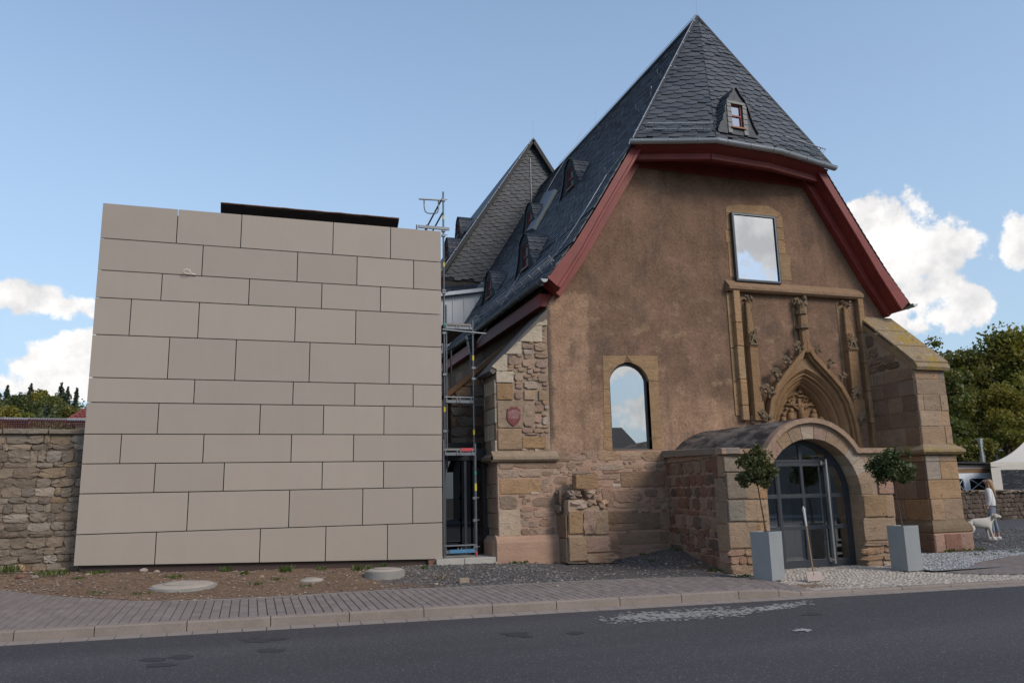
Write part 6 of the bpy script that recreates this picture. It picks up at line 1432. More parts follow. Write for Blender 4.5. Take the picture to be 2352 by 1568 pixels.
# left: wooded hill
HX = np.arange(-95, 20, 5.0)
def hill_z(x, y): return 0.2+6.5*sstep(48, 100, y)+1.0*mnoise.noise((x*.03, y*.03, 0))
m = MB(); m.strip([[(x, y, hill_z(x, y)) for x in HX] for y in np.arange(44, 150, 6)]); struct(m.build('wooded_hill', simple('hill_ground', (.05, .055, .02), .95, amp=.3), smooth=True))
rg = random.Random(31); cl = []
for _ in range(240):
    y = rg.uniform(58, 112); x = y*rg.uniform(-.42, -.08); z = hill_z(x, y); h = rg.uniform(3.5, 6.5); r = rg.uniform(1.6, 2.8); cl.append(((x, y, z+h*.55), (r, r, h*.5), 1500))
woods = stuff(leaf_cloud('wood', LEAF_F, cl, .27, None, 9)); tag(woods, 'dense green wood covering the low hill at far left', 'wood')
def lt_(px_, py_, dist, kind, label, seed, r=1.8, mat=LEAF_F, h=None, **k):
    p = aY(px_, py_, dist); z0 = hill_z(p.x, dist)
    if kind == 'c': conifer(p.x, dist, z0, p.z-z0, r, label, seed, **k)
    else: broad_tree(p.x, dist, z0, p.z-z0, r, label, mat, seed, n=17000, leaf=.23, low=.1, group='trees on the wooded hill', nclump=40)
lt_(142, 880, 92, 'c', 'tallest pointed fir on the hill crest left of the annex', 1, 2.6); lt_(157, 889, 93, 'c', 'shorter fir directly right of the tallest fir', 2, 2.0); lt_(72, 882, 90, 'c', 'broad dark fir in the middle of the left hill', 3, 3.2); lt_(18, 886, 92, 'c', 'fir at the left picture edge on the hill', 4, 1.8)
lt_(177, 892, 90, 'c', 'thin ragged pine beside the panel wall on the hill crest', 5, 1.1, n=1200); lt_(110, 930, 66, 'c', 'dark fir low on the slope above the red roof', 6, 1.8)
lt_(95, 893, 88, 'b', 'yellowish broadleaf tree on the hill crest between the firs', 7, 2.6, LEAF_A); lt_(25, 930, 60, 'b', 'light green tree just above the red roof at the left edge', 8, 2.6, LEAF_A); lt_(60, 945, 58, 'b', 'pale green bush above the middle of the red roof', 9, 1.8, LEAF_A); lt_(40, 900, 84, 'b', 'rounded green tree left of the broad fir', 10, 2.8)
lt_(120, 905, 84, 'b', 'dark rounded tree below the tallest fir', 11, 2.4, LEAF_B); lt_(170, 925, 74, 'b', 'dark green tree next to the annex edge on the slope', 12, 2.2, LEAF_B); lt_(-20, 900, 80, 'b', 'tree cut by the left picture edge on the hill', 13, 3.0)

# ================================================================== PORCH
PFY = 14.20; AC, AZ, AR = 11.45, 1.50, 1.22; VC, VZ, VR = 11.45, 1.73, 1.42
porch = thing('porch', 'low barrel-roofed stone porch with arched glass door in front of the church', 'porch', (11.4, 16, 0))
def circ(cx, cz, r, a0, a1, n): return [(cx+r*math.cos(a), cz+r*math.sin(a)) for a in np.linspace(a0, a1, n)]
open_ = [(AC+AR-.02, -.1)]+circ(AC, AZ, AR, 0, math.pi, 25)+[(AC-AR+.02, -.1)]
open_ = [(AC-AR+.0, -.25), (AC+AR-.0, -.25)]+circ(AC, AZ, AR, 0, math.pi, 25)
LX, RX = 9.27, 13.50
topline = [(RX, -.3), (RX, 2.40), (12.62, 2.40)]+[p for p in circ(VC, VZ, VR-.08, .52, math.pi-.52, 25)]+[(10.28, 2.40), (LX, 2.40), (LX, -.3)]
m = MB(); m.ext(topline[::-1], [], PFY+.02, PFY+.03) if False else None
pf = [(LX, -.3)]+[(AC-AR, -.3)]+[(AC-AR, AZ)]+circ(AC, AZ, AR, math.pi, 0, 25)[1:]+[(AC+AR, -.3), (RX, -.3), (RX, 2.40), (12.62, 2.40)]+circ(VC, VZ, VR-.08, .52, math.pi-.52, 25)+[(10.28, 2.40), (LX, 2.40)]
m.ext(pf, [], PFY, PFY+.42); pw = m.build('front_wall', MORTAR_PALE, porch)
courses(pw, V((LX+.005, PFY+.42, 0)), (0, -1, 0), .42, [.0, .2, .42, .98, 1.42, 1.92, 2.38], .6, .03, ['pink', 'mid', 'red', 'brown'], 'a')
# side walls
for (xa, ya, xb, yb_, za, zb) in ((LX, PFY, 9.99, FY+.02, 2.40, 2.50), (RX, PFY, RX+.2, FY, 2.40, 2.45)):
    sgn = 1 if xa < 11 else -1
    m = MB(); m.hexa([(xa, ya, -.3), (xb, yb_, -.3), (xb, yb_, zb), (xa, ya, za)], [(xa+.5*sgn, ya+.1, -.3), (xb+.5*sgn, yb_, -.3), (xb+.5*sgn, yb_, zb), (xa+.5*sgn, ya+.1, za)]); w_ = m.build('side_wall', MORTAR_PINK, porch)
    if sgn > 0: swall = w_
sdir = V((LX-9.99, PFY-FY, 0)); sL = sdir.length
rg = random.Random(15); z = .0; zs = [z]
while z < 2.36: z += rg.uniform(.12, .30); zs.append(min(z, 2.37))
courses(swall, V((9.99-.002, FY, 0)), sdir, sL, zs, .34, .024, ['red', 'pink', 'brown', 'red', 'mid', 'dark'], 'r', rg, gap=.012, jit=.5)
#courses(swall, V((9.99-.002, FY, 0))+sdir*((sL-.30)/sL), sdir, .30, [.42, .98, 1.42, 1.92, 2.36], .4, .03, ['red', 'mid', 'grey'], 'a', rg)
# front wall stones, left pier then right pier
ZP = (1617.0, 1004.5, 4.268)
px_stones(pw, [(196, 188, 395, 335, 'grey', 'a'), (400, 188, 520, 335, 'tan', 'a'), (228, 342, 400, 600, 'grey', 'a'), (404, 342, 510, 600, 'tan', 'a'), (512, 342, 598, 600, 'ochre', 'a'), (240, 612, 396, 820, 'grey', 'a'), (402, 612, 510, 820, 'tan', 'a'), (514, 612, 604, 820, 'tan', 'a'),
 (250, 832, 522, 1085, 'mid', 'a'), (526, 832, 612, 1085, 'ochre', 'a'), (234, 1092, 392, 1160, 'pink'), (398, 1092, 492, 1158, 'mid'), (496, 1090, 600, 1160, 'pink'), (262, 1166, 338, 1240, 'pink'), (345, 1164, 412, 1240, 'red'), (424, 1162, 540, 1240, 'ochre'), (545, 1165, 620, 1240, 'tan'),
 (270, 1248, 510, 1350, 'ochre'), (514, 1250, 600, 1345, 'ochre'), (600, 1180, 660, 1330, 'tan')], ZP, PFY-.005, .035)
ZQ = (1898.7, 1004.5, 4.5716)
px_stones(pw, [(395, 598, 610, 832, 'ochre', 'a'), (628, 610, 690, 832, 'tan', 'a'), (400, 842, 690, 1080, 'tan', 'a'), (545, 400, 678, 590, 'pink', 'a'), (390, 1090, 615, 1140, 'tan'), (618, 1090, 690, 1140, 'ochre'), (360, 1150, 600, 1225, 'ochre'), (606, 1150, 690, 1205, 'tan'), (362, 1235, 585, 1292, 'ochre'), (590, 1225, 690, 1282, 'tan'),
 (420, 1300, 580, 1355, 'ochre'), (590, 1295, 650, 1345, 'pale')], ZQ, PFY-.005, .04)
# arch voussoirs and jamb stones (front face and soffit)
cuts = [0, .16, .34, .55, .78, 1.02, 1.26, 1.50, 1.74, 1.98, 2.22, 2.46, 2.68, 2.9, math.pi]
for a0, a1 in zip(cuts[:-1], cuts[1:]):
    o_ = circ(AC, AZ, AR+.26+rnd.uniform(-.02, .05), a0+.008, a1-.008, 5); i_ = circ(AC, AZ, AR-.012, a0+.008, a1-.008, 5)
    m = MB(); m.ext(o_+i_[::-1], [], PFY-.012, PFY+.42); o = m.build('arch_stone', STONE, pw, bevel=.008); o.color = jitcol(C[rnd.choice(['tan', 'pink', 'pale', 'tan'])], rnd)
for sx in (-1, 1):
    for z0, z1 in ((.42, .95), (.96, 1.49), (-.1, .41)):
        x0, x1 = sorted((AC+sx*(AR-.012), AC+sx*(AR+.09))); m = MB(); m.box(x0, x1, PFY-.010, PFY+.42, z0, z1); o = m.build('jamb_stone', STONE, pw, bevel=.008); o.color = jitcol(C['tan'], rnd)
# cornice following the vault
co = [(RX+.08, 2.50), (12.66, 2.50)]+circ(VC, VZ, VR, .57, math.pi-.57, 33)+[(10.24, 2.50), (LX-.10, 2.50)]
ci = [(RX+.08, 2.39), (12.59, 2.39)]+circ(VC, VZ, VR-.105, .56, math.pi-.56, 33)+[(10.31, 2.39), (LX-.10, 2.39)]
m = MB(); m.ext(co+ci[::-1], [], PFY-.10, PFY+.16); m.build('cornice', mat_mortar('pink_cornice_stone', (0.345, 0.235, 0.165)), porch, bevel=.012)
cvm = mat_mortar('grey_cornice_stone', (0.27, 0.225, 0.18))
m = MB(); dv = V((9.99-LX, FY-PFY, 0)).normalized(); nn_ = V((-dv.y, dv.x, 0))
P0, P1 = V((LX, PFY-.1, 0)), V((9.99, FY, 0))
m.hexa([P0+nn_*.10+V((0, 0, 2.39)), P1+nn_*.10+V((0, 0, 2.50)), P1-nn_*.3+V((0, 0, 2.50)), P0-nn_*.3+V((0, 0, 2.39))], [P0+nn_*.12+V((0, 0, 2.515)), P1+nn_*.12+V((0, 0, 2.68)), P1-nn_*.3+V((0, 0, 2.70)), P0-nn_*.3+V((0, 0, 2.52))]); m.build('side_cornice', cvm, porch, bevel=.012)
# vault roof
vr = circ(VC, VZ, VR+.01, .5, math.pi-.5, 29); rowsv = []
for t in np.linspace(0, 1, 14):
    y = PFY+.1+(FY-PFY-.08)*t; sw = 1+.12*t; rowsv.append([(RX+.1, y, 2.47)]+[(VC+(x-VC)*sw+.0*t, y, VZ+(z-VZ)*(1+.02*t)+.015*mnoise.noise((x*3, y*3, 0))) for x, z in vr]+[(LX+.2+.5*t, y, 2.47+.1*t)])
m = MB(); m.strip(rowsv); m.build('vault_roof', VAULT, porch, smooth=True)
# interior
m = MB(); m.box(9.9, 13.4, 17.3, 17.35, 0, 2.35); m.build('inner_wall', INTERIOR, porch)
m = MB(); m.box(10.36, 10.42, PFY+.5, 17.3, 0, 2.35); m.build('inner_side_wall', INTERIOR, porch); m = MB(); m.box(13.2, 13.3, PFY+.5, 17.3, 0, 2.35); m.build('inner_side_wall', INTERIOR, porch)
m = MB(); m.box(9.9, 13.3, PFY+.3, 17.3, -.08, -.004); m.build('inner_floor', INTFLOOR, porch)
m = MB(); sp_ = aY(1617+927/4.268, 1004.5+1060/4.268, 17.28); m.box(sp_.x-.07, sp_.x+.07, 17.27, 17.30, sp_.z-.09, sp_.z+.09); m.build('floor_socket', BLACK, porch)
# glass door: frame bars, panes, handle
DY = PFY+.36; door = MB(); dr = AR-.02
outer = [(AC-dr, .0), (AC+dr, .0)]+circ(AC, AZ, dr, 0, math.pi, 33)
dl, dr_ = 10.80, 12.08                   # door leaf between these
zb_, z1_, z2_, z3_ = .0, .83, 1.50, 2.22   # bottom, rails
def arch_x(z, r): return math.sqrt(max(0, r*r-(max(z, AZ)-AZ)**2))
def pane_poly(xa, xb, za, zb, r):
    """rectangle clipped by the arch of radius r"""
    pts = []
    n = 14
    for i in range(n+1): 
        x = xa+(xb-xa)*i/n
        dz = r*r-(x-AC)**2; top = min(zb, AZ+math.sqrt(dz)) if dz > 0 else None
        pts.append((x, top))
    pts = [(x, t) for x, t in pts if t is not None and t > za+.02]
    if len(pts) < 2: return None
    return [(pts[0][0], za)]+[(pts[-1][0], za)]+pts[::-1]
ri = dr-.10; cols = [(AC-ri, dl-.05), (dl+.05, 11.40), (11.47, dr_-.06), (dr_+.09, AC+ri)]; rowsz = [(.16, z1_-.04), (z1_+.04, z2_-.04), (z2_+.04, z3_-.08)]
holes = []
for i, (xa, xb) in enumerate(cols):
    for za, zb2 in rowsz:
        q = pane_poly(xa, xb, za, zb2, ri)
        if q: holes.append(q)
for xa, xb in ((dl-.25, 11.40), (11.47, dr_+.05)):
    q = pane_poly(xa, xb, z3_+.06, 3.2, ri)
    if q: holes.append(q)
door.ext(outer, holes, DY, DY+.07); gd = door.build('glass_door', ANTHRA, porch, bevel=.006)
for q in holes: m = MB(); m.ext(q, [], DY+.03, DY+.036); m.build('pane', GLASS_DOOR, gd)
m = MB(); hx0 = 12.03; m.tube([(hx0, DY-.09, .06), (hx0, DY-.09, 2.28)], .022, 10); 
for z in (.14, 2.2): m.tube([(hx0, DY-.09, z), (hx0-.05, DY+.0, z)], .02, 8); m.box(hx0-.10, hx0-.02, DY-.03, DY, z-.045, z+.045)
m.build('pull_handle', STAINLESS, gd)
m = MB(); m.box(dl-.03, dl-.015, DY-.006, DY, .02, z3_+.02); m.box(dr_+.015, dr_+.03, DY-.006, DY, .02, z3_+.02); m.box(dl-.03, dr_+.03, DY-.006, DY, z3_-.005, z3_+.01); m.build('leaf_gap', BLACK, gd)
# lantern behind the right-hand pane
ln = thing('lantern', 'metal floor lantern behind the lowest right pane of the porch door', 'lantern', (12.42, DY+.45, 0))
lx, ly = 12.42, DY+.45; m = MB()
for sx in (-1, 1):
    for sy in (-1, 1): m.bar((lx+sx*.15, ly+sy*.15, 0), (lx+sx*.13, ly+sy*.13, .52), .022, .022)
m.box(lx-.17, lx+.17, ly-.17, ly+.17, 0, .03); m.build('cage', BROWNSHEET, ln)
m = MB(); m.hexa([(lx-.17, ly-.17, .52), (lx+.17, ly-.17, .52), (lx+.17, ly+.17, .52), (lx-.17, ly+.17, .52)], [(lx-.05, ly-.05, .72), (lx+.05, ly-.05, .72), (lx+.05, ly+.05, .72), (lx-.05, ly+.05, .72)]); m.tube([(lx, ly, .70), (lx, ly, .78)], .07, 8, True, .02); m.tube([(lx+.05*math.cos(t), ly, .82+.05*math.sin(t)) for t in np.linspace(0, 6.28, 12)], .01, 5, False); m.build('cap', BROWNSHEET, ln)
m = MB(); m.tube([(lx, ly, .03), (lx, ly, .25)], .05, 10); m.build('candle', WHITE, ln)

# ================================================================== SMALL THINGS
def bay_crown(parent, seed, rx, h, z0):
    g = random.Random(seed); cl = []
    for k in range(62):
        d = V((g.gauss(0, 1), g.gauss(0, 1), g.gauss(0, 1))).normalized(); f = g.uniform(.25, .92); c = (d.x*rx*f, d.y*rx*f, z0+h/2+d.z*h/2*f); r = g.uniform(.09, .15); cl.append((c, (r, r, r), 72))
    for k in range(10):
        a = g.uniform(0, 6.28); d = rx*g.uniform(.0, .9); c = (d*math.cos(a), d*math.sin(a), z0+h*(.75+.3*g.random()*(1-d/rx))+.02); cl.append((c, (.05, .05, .10), 16))
    return leaf_cloud('crown', BAYLEAF, cl, .085, parent, seed, local=True, aspect=.42)
BAYLEAF = mat_leaf('bay_leaf', (0.026, 0.045, 0.014), (0.075, 0.105, 0.032), (0.085, 0.080, 0.024), .2)
def planter(p, rz, label, seed, tree_label, lean, rx, hc):
    t = thing('planter', label, 'planter', (p.x, p.y, -.01), rz, 'planters flanking the porch door'); w, h = .21, .88
    m = MB(); sq = lambda a, z: [(-a, -a, z), (a, -a, z), (a, a, z), (-a, a, z)]
    m.strip([sq(w*.97, 0), sq(w, h), sq(w-.02, h), sq(w-.03, h-.14)], closed=True); m.build('box', PLANTER, t, bevel=.006, local=True)
    m = MB(); m.add(sq(w-.02, h-.09), [(0, 1, 2, 3)]); m.build('soil', simple('soil', (.03, .022, .016), .95, amp=.4), t, local=True)
    b = thing('bay_tree', tree_label, 'tree', (p.x, p.y, h-.11), 0, 'ball-headed bay trees in the planters'); m = MB(); g = random.Random(seed)
    top = V((lean, 0, 1.02))
    m.tube([(0, 0, 0), (lean*.25+.012, .01, .35), (lean*.7, 0, .75), top], .015, 7, True, .011); m.tube([(.035, .0, 0), (lean*.3+.015, .02, .4), (lean*.75, .01, .8)], .009, 6)
    for k in range(9):
        a = 6.28*k/9; m.tube([top+V((0, 0, -.06)), top+V((math.cos(a)*.1, math.sin(a)*.1, .12)), top+V((math.cos(a)*.24, math.sin(a)*.24, .25+.1*g.random()))], .007, 5, True, .003)
    m.tube([(lean*.33, .0, .38), (lean*.33+.02, .0, .385)], .022, 6); m.build('trunk', BARK, b, local=True)
    c = bay_crown(b, seed, rx, hc, .88); c.location = (lean, 0, 0); return t
zl0 = [aZ(1568+x/3.556, 918.7+y/3.556, -.01) for x, y in ((640, 1455), (735, 1475), (875, 1455))]; zr0 = [aZ(1568+x/3.556, 918.7+y/3.556, -.01) for x, y in ((1720, 1385), (1845, 1397), (1955, 1388))]
def ctr(q): d = (q[2]-q[1]).normalized(); nrm_ = V((-d.y, d.x, 0)); return q[1]+d*.21+nrm_*.21, math.atan2(d.y, d.x)
c1, r1_ = ctr(zl0); c2, r2_ = ctr(zr0)
planter(c1, r1_, 'tall square grey planter left of the porch door', 41, 'ball-headed bay tree in the planter left of the door', -.10, .41, .80); planter(c2, r2_, 'tall square grey planter right of the porch door', 42, 'ball-headed bay tree in the planter right of the door', -.10, .45, .80)
# long-handled scraper standing on the setts
p0 = aZ(1617+1082/4.268, 1004.5+1410/4.268, -.05); p1 = aY(1617+1075/4.268, 1004.5+1345/4.268, p0.y+.02); p2 = aY(1617+1003/4.268, 1004.5+868/4.268, p0.y+.42); p3 = aY(1617+975/4.268, 1004.5+690/4.268, p0.y+.55)
shv = thing('shovel', 'long wooden-handled shovel with pale blade standing before the porch door', 'shovel', (p0.x, p0.y, p0.z))
m = MB(); m.tube([p1, p2, p3], .014, 8); m.build('handle', TIMBER, shv); m = MB(); m.tube([p2, p2.lerp(p3, .8), p3], .018, 8, True, .032); m.tube([p3, p3+(p3-p2)*.09], .016, 6); m.build('grip_sleeve', simple('grey_plastic', (.42, .41, .39), .5), shv)
hw_ = .165; m = MB(); b0 = V((p0.x-hw_+.02, p0.y, p0.z+.005)); m.hexa([b0, b0+V((2*hw_, 0, 0)), b0+V((2*hw_, .025, 0)), b0+V((0, .025, 0))], [b0+V((0, .03, .17)), b0+V((2*hw_, .03, .17)), b0+V((2*hw_, .06, .17)), b0+V((0, .06, .17))]); m.build('blade', simple('pale_plastic_blade', (.36, .285, .25), .5, amp=.2, scale=8), shv, bevel=.008)
# ashtray bin behind the right planter
bp_ = aY(2012, 1215, 14.6); bn = thing('ashtray_bin', 'slim black ashtray bin with steel top between porch and right buttress', 'bin', (bp_.x, 14.6, 0)); m = MB(); m.tube([(bp_.x, 14.6, 0), (bp_.x, 14.6, .90)], .13, 14); m.build('body', BLACK, bn)
m = MB(); zt_ = aY(2012, 1176, 14.6).z; m.tube([(bp_.x, 14.6, .90), (bp_.x, 14.6, .93)], .15, 16); m.tube([(bp_.x, 14.6, .95), (bp_.x, 14.6, .99)], .17, 16); m.tube([(bp_.x, 14.6, .93), (bp_.x, 14.6, 1.01)], .06, 10); m.build('steel_top', STAINLESS, bn)
# red shield plaque
sy = FY-.055; SQ = lambda x, y: (lambda p: (p.x, p.z))(aY((1880+x/13.067)/1.6327, (1500+y/13.067)/1.6327, sy))
out_ = [(300, 415), (370, 412), (430, 385), (465, 335), (478, 305), (560, 325), (640, 330), (720, 325), (800, 312), (812, 360), (840, 410), (880, 432), (938, 432), (930, 600), (935, 780), (930, 900), (890, 1010), (830, 1110), (730, 1200), (605, 1272), (500, 1200), (390, 1100), (320, 990), (280, 890), (268, 800), (285, 600)]
m = MB(); m.ext([SQ(x, y) for x, y in out_], [], sy, sy+.035); pq = tag(m.build('plaque', simple('red_enamel', (.150, .026, .028), .45, amp=.1), bevel=.004), 'red shield-shaped memorial plaque with white lettering on the left buttress', 'plaque')
m = MB(); g = random.Random(2)
for y, xa, xb, hgt in ((500, 520, 745, 30), (560, 355, 880, 32), (632, 340, 900, 18), (680, 335, 895, 18), (722, 360, 850, 18), (765, 400, 850, 18), (808, 345, 900, 18), (850, 375, 870, 18), (897, 460, 800, 18), (1000, 590, 660, 14)):
    x = xa
    while x < xb-8:
        w_ = g.uniform(8, 22); hh = hgt*g.choice((.6, .6, 1.0)); yy = y+hgt*.4
        for ex in (0, w_*.6): a, b = SQ(x+ex, yy), SQ(x+ex+5, yy-hh); m.add([(a[0], sy-.003, a[1]), (b[0], sy-.003, a[1]), (b[0], sy-.003, b[1]), (a[0], sy-.003, b[1])], [(0, 1, 2, 3)])
        if g.random() < .6: a, b = SQ(x, yy-hh*.5), SQ(x+w_*.6, yy-hh*.5-4); m.add([(a[0], sy-.004, a[1]), (b[0], sy-.004, a[1]), (b[0], sy-.004, b[1]), (a[0], sy-.004, b[1])], [(0, 1, 2, 3)])
        x += w_+(10 if g.random() < .18 else 3)
m.build('lettering', simple('cream_lettering', (.60, .50, .46), .6), pq)

# ================================================================== RIGHT-HAND YARD
ZR6 = lambda x, y, yy: aY(2058.0+x/4.2655, 1004.5+y/4.2655, yy)
yw = thing('yard_wall', 'low rubble stone wall behind the woman and dog at the right edge', 'stone wall', (30, 27, .1))
wa, wb = V((23.5, 25.6, 0)), V((40.0, 28.6, 0)); wd = (wb-wa); wL = wd.length; wd.normalize(); wn = V((-wd.y, wd.x, 0))
m = MB(); m.hexa([wa+V((0, 0, -.2)), wb+V((0, 0, -.2)), wb+V((0, 0, 1.22)), wa+V((0, 0, 1.44))], [wa+wn*.5+V((0, 0, -.2)), wb+wn*.5+V((0, 0, -.2)), wb+wn*.5+V((0, 0, 1.22)), wa+wn*.5+V((0, 0, 1.44))]); yc = m.build('wall_core', mat_mortar('dark_earth_mortar', (0.085, 0.066, 0.054)), yw)
rg = random.Random(5); zs = [.08, .27, .46, .64, .85, 1.04, 1.22, 1.36]
courses(yc, wa-wn*.002+wd*1.2, wd, 10.5, zs, .42, .05, ['yarda', 'yardb', 'yardc', 'yarda'], 'r', rg, gap=.0, rz=math.atan2(wd.y, wd.x))
t = 0.6
while t < 13:
    w_ = rg.uniform(.35, .7); p = wa+wd*(t+w_/2)+wn*.2; put_stone(yc, 'coping_stone', 'r', (p.x, p.y+.28, 1.44-.0133*t+.0), w_, .16, .55, C[rg.choice(['wallb', 'mid', 'grey', 'walla'])], rg, math.atan2(wd.y, wd.x)).rotation_euler = (0, 0, math.atan2(wd.y, wd.x)); t += w_
    o = bpy.data.objects[-1] if False else None
# wooden hut with white glazed doors
HYY = 31.0
hut = thing('wooden_hut', 'low wooden hut with white cross-braced doors behind the yard wall', 'hut', (32, HYY, .1))
h0, h1 = ZR6(520, 245, HYY).x, ZR6(905, 245, HYY).x
zc = lambda y: ZR6(700, y, HYY).z
m = MB(); m.box(h0, h1-.1, HYY+.08, HYY+4, 0, zc(262)); m.build('wall', TIMBER, hut)
m = MB(); m.hexa([(h0-.3, HYY-.3, zc(252)), (h1+.1, HYY-.3, zc(262)), (h1+.1, HYY+4, zc(262)), (h0-.3, HYY+4, zc(252))], [(h0-.3, HYY-.3, zc(236)), (h1+.1, HYY-.3, zc(246)), (h1+.1, HYY+4, zc(246)), (h0-.3, HYY+4, zc(236))]); m.build('roof', BLACK, hut)
m = MB(); m.box(h0, h1, HYY-.02, HYY+.06, zc(308), zc(270)); m.build('fascia', simple('pale_pink_board', (.50, .40, .36), .7), hut); m = MB(); m.box(h0, h1+.6, HYY, HYY+.07, zc(345), zc(312)); m.build('lintel', TIMBER, hut)
dx = lambda x: ZR6(x, 430, HYY).x
for xa, xb in ((540, 690), (692, 935)):
    a, b = dx(xa), dx(xb); z0_, z1_ = .15, zc(348); f = .16
    m = MB(); m.ext([(a, z0_), (b, z0_), (b, z1_), (a, z1_)], [[(a+f*1.2, zc(520)), (b-f*1.2 if xa < 600 else b-f*2, zc(520)), (b-f*1.2 if xa < 600 else b-f*2, z1_-f*1.7), (a+f*1.2, z1_-f*1.7)]], HYY-.02, HYY+.05); dd = m.build('door', simple('pale_blue_white_paint', (.70, .74, .78), .5), hut)
    a2, b2 = a+f*1.2, (b-f*1.2 if xa < 600 else b-f*2); m = MB(); m.box(a2, b2, HYY+.03, HYY+.04, zc(520), z1_-f*1.7); m.build('pane', simple('dark_pane', (.012, .011, .01), .15), dd)
    m = MB(); m.bar((a2, HYY+.0, zc(520)), (b2, HYY+.0, z1_-f*1.7), .03, .03); m.bar((b2, HYY-.004, zc(520)), (a2, HYY-.004, z1_-f*1.7), .03, .03); m.build('cross_brace', WHITE, dd)
# flue and lamp
fp0, fp1 = ZR6(850, 245, 32.4), ZR6(822, 20, 32.4)
fl = thing('flue_pipe', 'shiny steel flue pipe rising behind the hut roof', 'chimney pipe', (fp0.x, 32.4, fp0.z)); m = MB(); xq = (fp0.x+fp1.x)/2; m.tube([(xq, 32.4, fp0.z-2), (xq, 32.4, fp1.z)], .14, 12); m.build('pipe', STAINLESS, fl)
m = MB(); zq = ZR6(845, 185, 32.4).z; m.tube([(xq, 32.4, zq-.04), (xq, 32.4, zq+.04)], .165, 12); m.tube([(xq, 32.4, fp1.z-.02), (xq, 32.4, fp1.z+.05)], .16, 12); m.build('clamp_ring', STAINLESS, fl)
lp_ = ZR6(975, 122, 36); vt = thing('mushroom_heater', 'pale blue mushroom-topped patio heater between hut and tent', 'patio heater', (lp_.x, 36, 0)); m = MB(); m.tube([(lp_.x, 36, 0), (lp_.x, 36, lp_.z-.08)], .07, 8); m.build('post', simple('blue_grey_metal', (.12, .17, .22), .5), vt); m = MB(); m.tube([(lp_.x, 36, lp_.z-.06), (lp_.x, 36, lp_.z+.02), (lp_.x, 36, lp_.z+.08)], .42, 14, True, .16); m.build('hood', simple('pale_blue_metal', (.35, .47, .58), .4), vt)
# tent
TY = 29.5
tent = thing('marquee', 'cream canvas marquee with clear window panel at the right picture edge', 'tent', (36, TY, .1))
e0, e1 = ZR6(925, 245, TY), ZR6(1254, 240, TY); ez = e0.z; tx0 = e0.x; tx1 = tx0+6; tu = V((1, .08, 0)); tv = V((e0.x, TY, 0)).normalized(); c0 = V((tx0, TY, ez)); pk = c0+tu*3+tv*3; pk.z = ez+1.25
m = MB(); cs = [c0, c0+tu*6, c0+tu*6+tv*6, c0+tv*6]
for a, b in zip(cs, cs[1:]+cs[:1]):
    rows = []
    for t in np.linspace(0, 1, 8): rows.append([a.lerp(b, s).lerp(pk, t)+V((0, 0, -.35*math.sin(math.pi*t)*(.35+.65*abs(s-.5)*.6))) for s in np.linspace(0, 1, 7)])
    m.strip(rows)
m.build('roof', CANVAS, tent, smooth=True)
m = MB()
for a, b in zip(cs, cs[1:]+cs[:1]): m.strip([[a.lerp(b, s)+V((0, 0, .02)) for s in np.linspace(0, 1, 9)], [a.lerp(b, s)+V((0, 0, -.20+.02*math.sin(s*40))) for s in np.linspace(0, 1, 9)]])
m.build('valance', CANVAS, tent)
wx0 = ZR6(1040, 350, TY).x; wz1 = ZR6(1100, 315, TY).z
m = MB(); m.ext([(tx0+.05, .1), (tx1, .1), (tx1, ez-.1), (tx0+.05, ez-.1)], [[(wx0, .5), (tx1-.5, .5), (tx1-.5, wz1), (wx0, wz1)]], TY+.06, TY+.08); m.build('side_wall', CANVAS, tent)
q = NM('clear_foil'); _n = q.noise(2.2, 4, .6, stretch=(.4, 1, 3), dist=2.5); q.bump(_n, 1.0, .25); FOIL = q.fin(q.mix(q.ramp(_n, .52, .70), (.018, .018, .02), (.13, .13, .14)), .25, 0, .6)
m = MB(); m.strip([[(wx0+(tx1-.5-wx0)*i/30, TY+.07+.02*mnoise.noise((i*.7, j*.9, 0)), .5+(wz1-.5)*j/12) for i in range(31)] for j in range(13)]); m.build('clear_window', FOIL, tent, smooth=True)

# ---- woman and dog
def skin(name, joints, edges, mat, parent, sub=2):
    ks = list(joints); me = bpy.data.meshes.new(name); me.from_pydata([joints[k][:3] for k in ks], [(ks.index(a), ks.index(b)) for a, b in edges], [])
    o = link(name, me, mat, parent, local=True); o.modifiers.new('skin', 'SKIN'); sv = me.skin_vertices[0].data
    for i, k in enumerate(ks):
        r = joints[k][3]; r2 = joints[k][4] if len(joints[k]) > 4 else r; sv[i].radius = (r, r2); sv[i].use_root = (i == 0)
    o.modifiers['skin'].use_smooth_shade = True; s = o.modifiers.new('subsurf', 'SUBSURF'); s.levels = s.render_levels = sub; return o
fb = aZ(2287, 1239, .095); fz_ = rz_(fb.x, fb.y)+.05
woman = thing('person', 'woman with long blond hair in white jumper and grey jeans seen from behind', 'person', (fb.x, fb.y, .095), rad(35))
hs = (aY(2262, 1096, fb.y).z-.095)/1.70; woman.scale = (hs, hs, hs)
SKINM = simple('skin', (.50, .28, .20), .5, amp=.05); JUMPER = simple('white_knit', (.66, .65, .63), .9, amp=.06, bump=.004); JEANS = simple('grey_blue_denim', (.19, .22, .26), .85, amp=.2, scale=9); HAIRM = simple('blond_hair', (.30, .185, .09), .5, amp=.45, scale=6, stretch=(9, 9, .6))
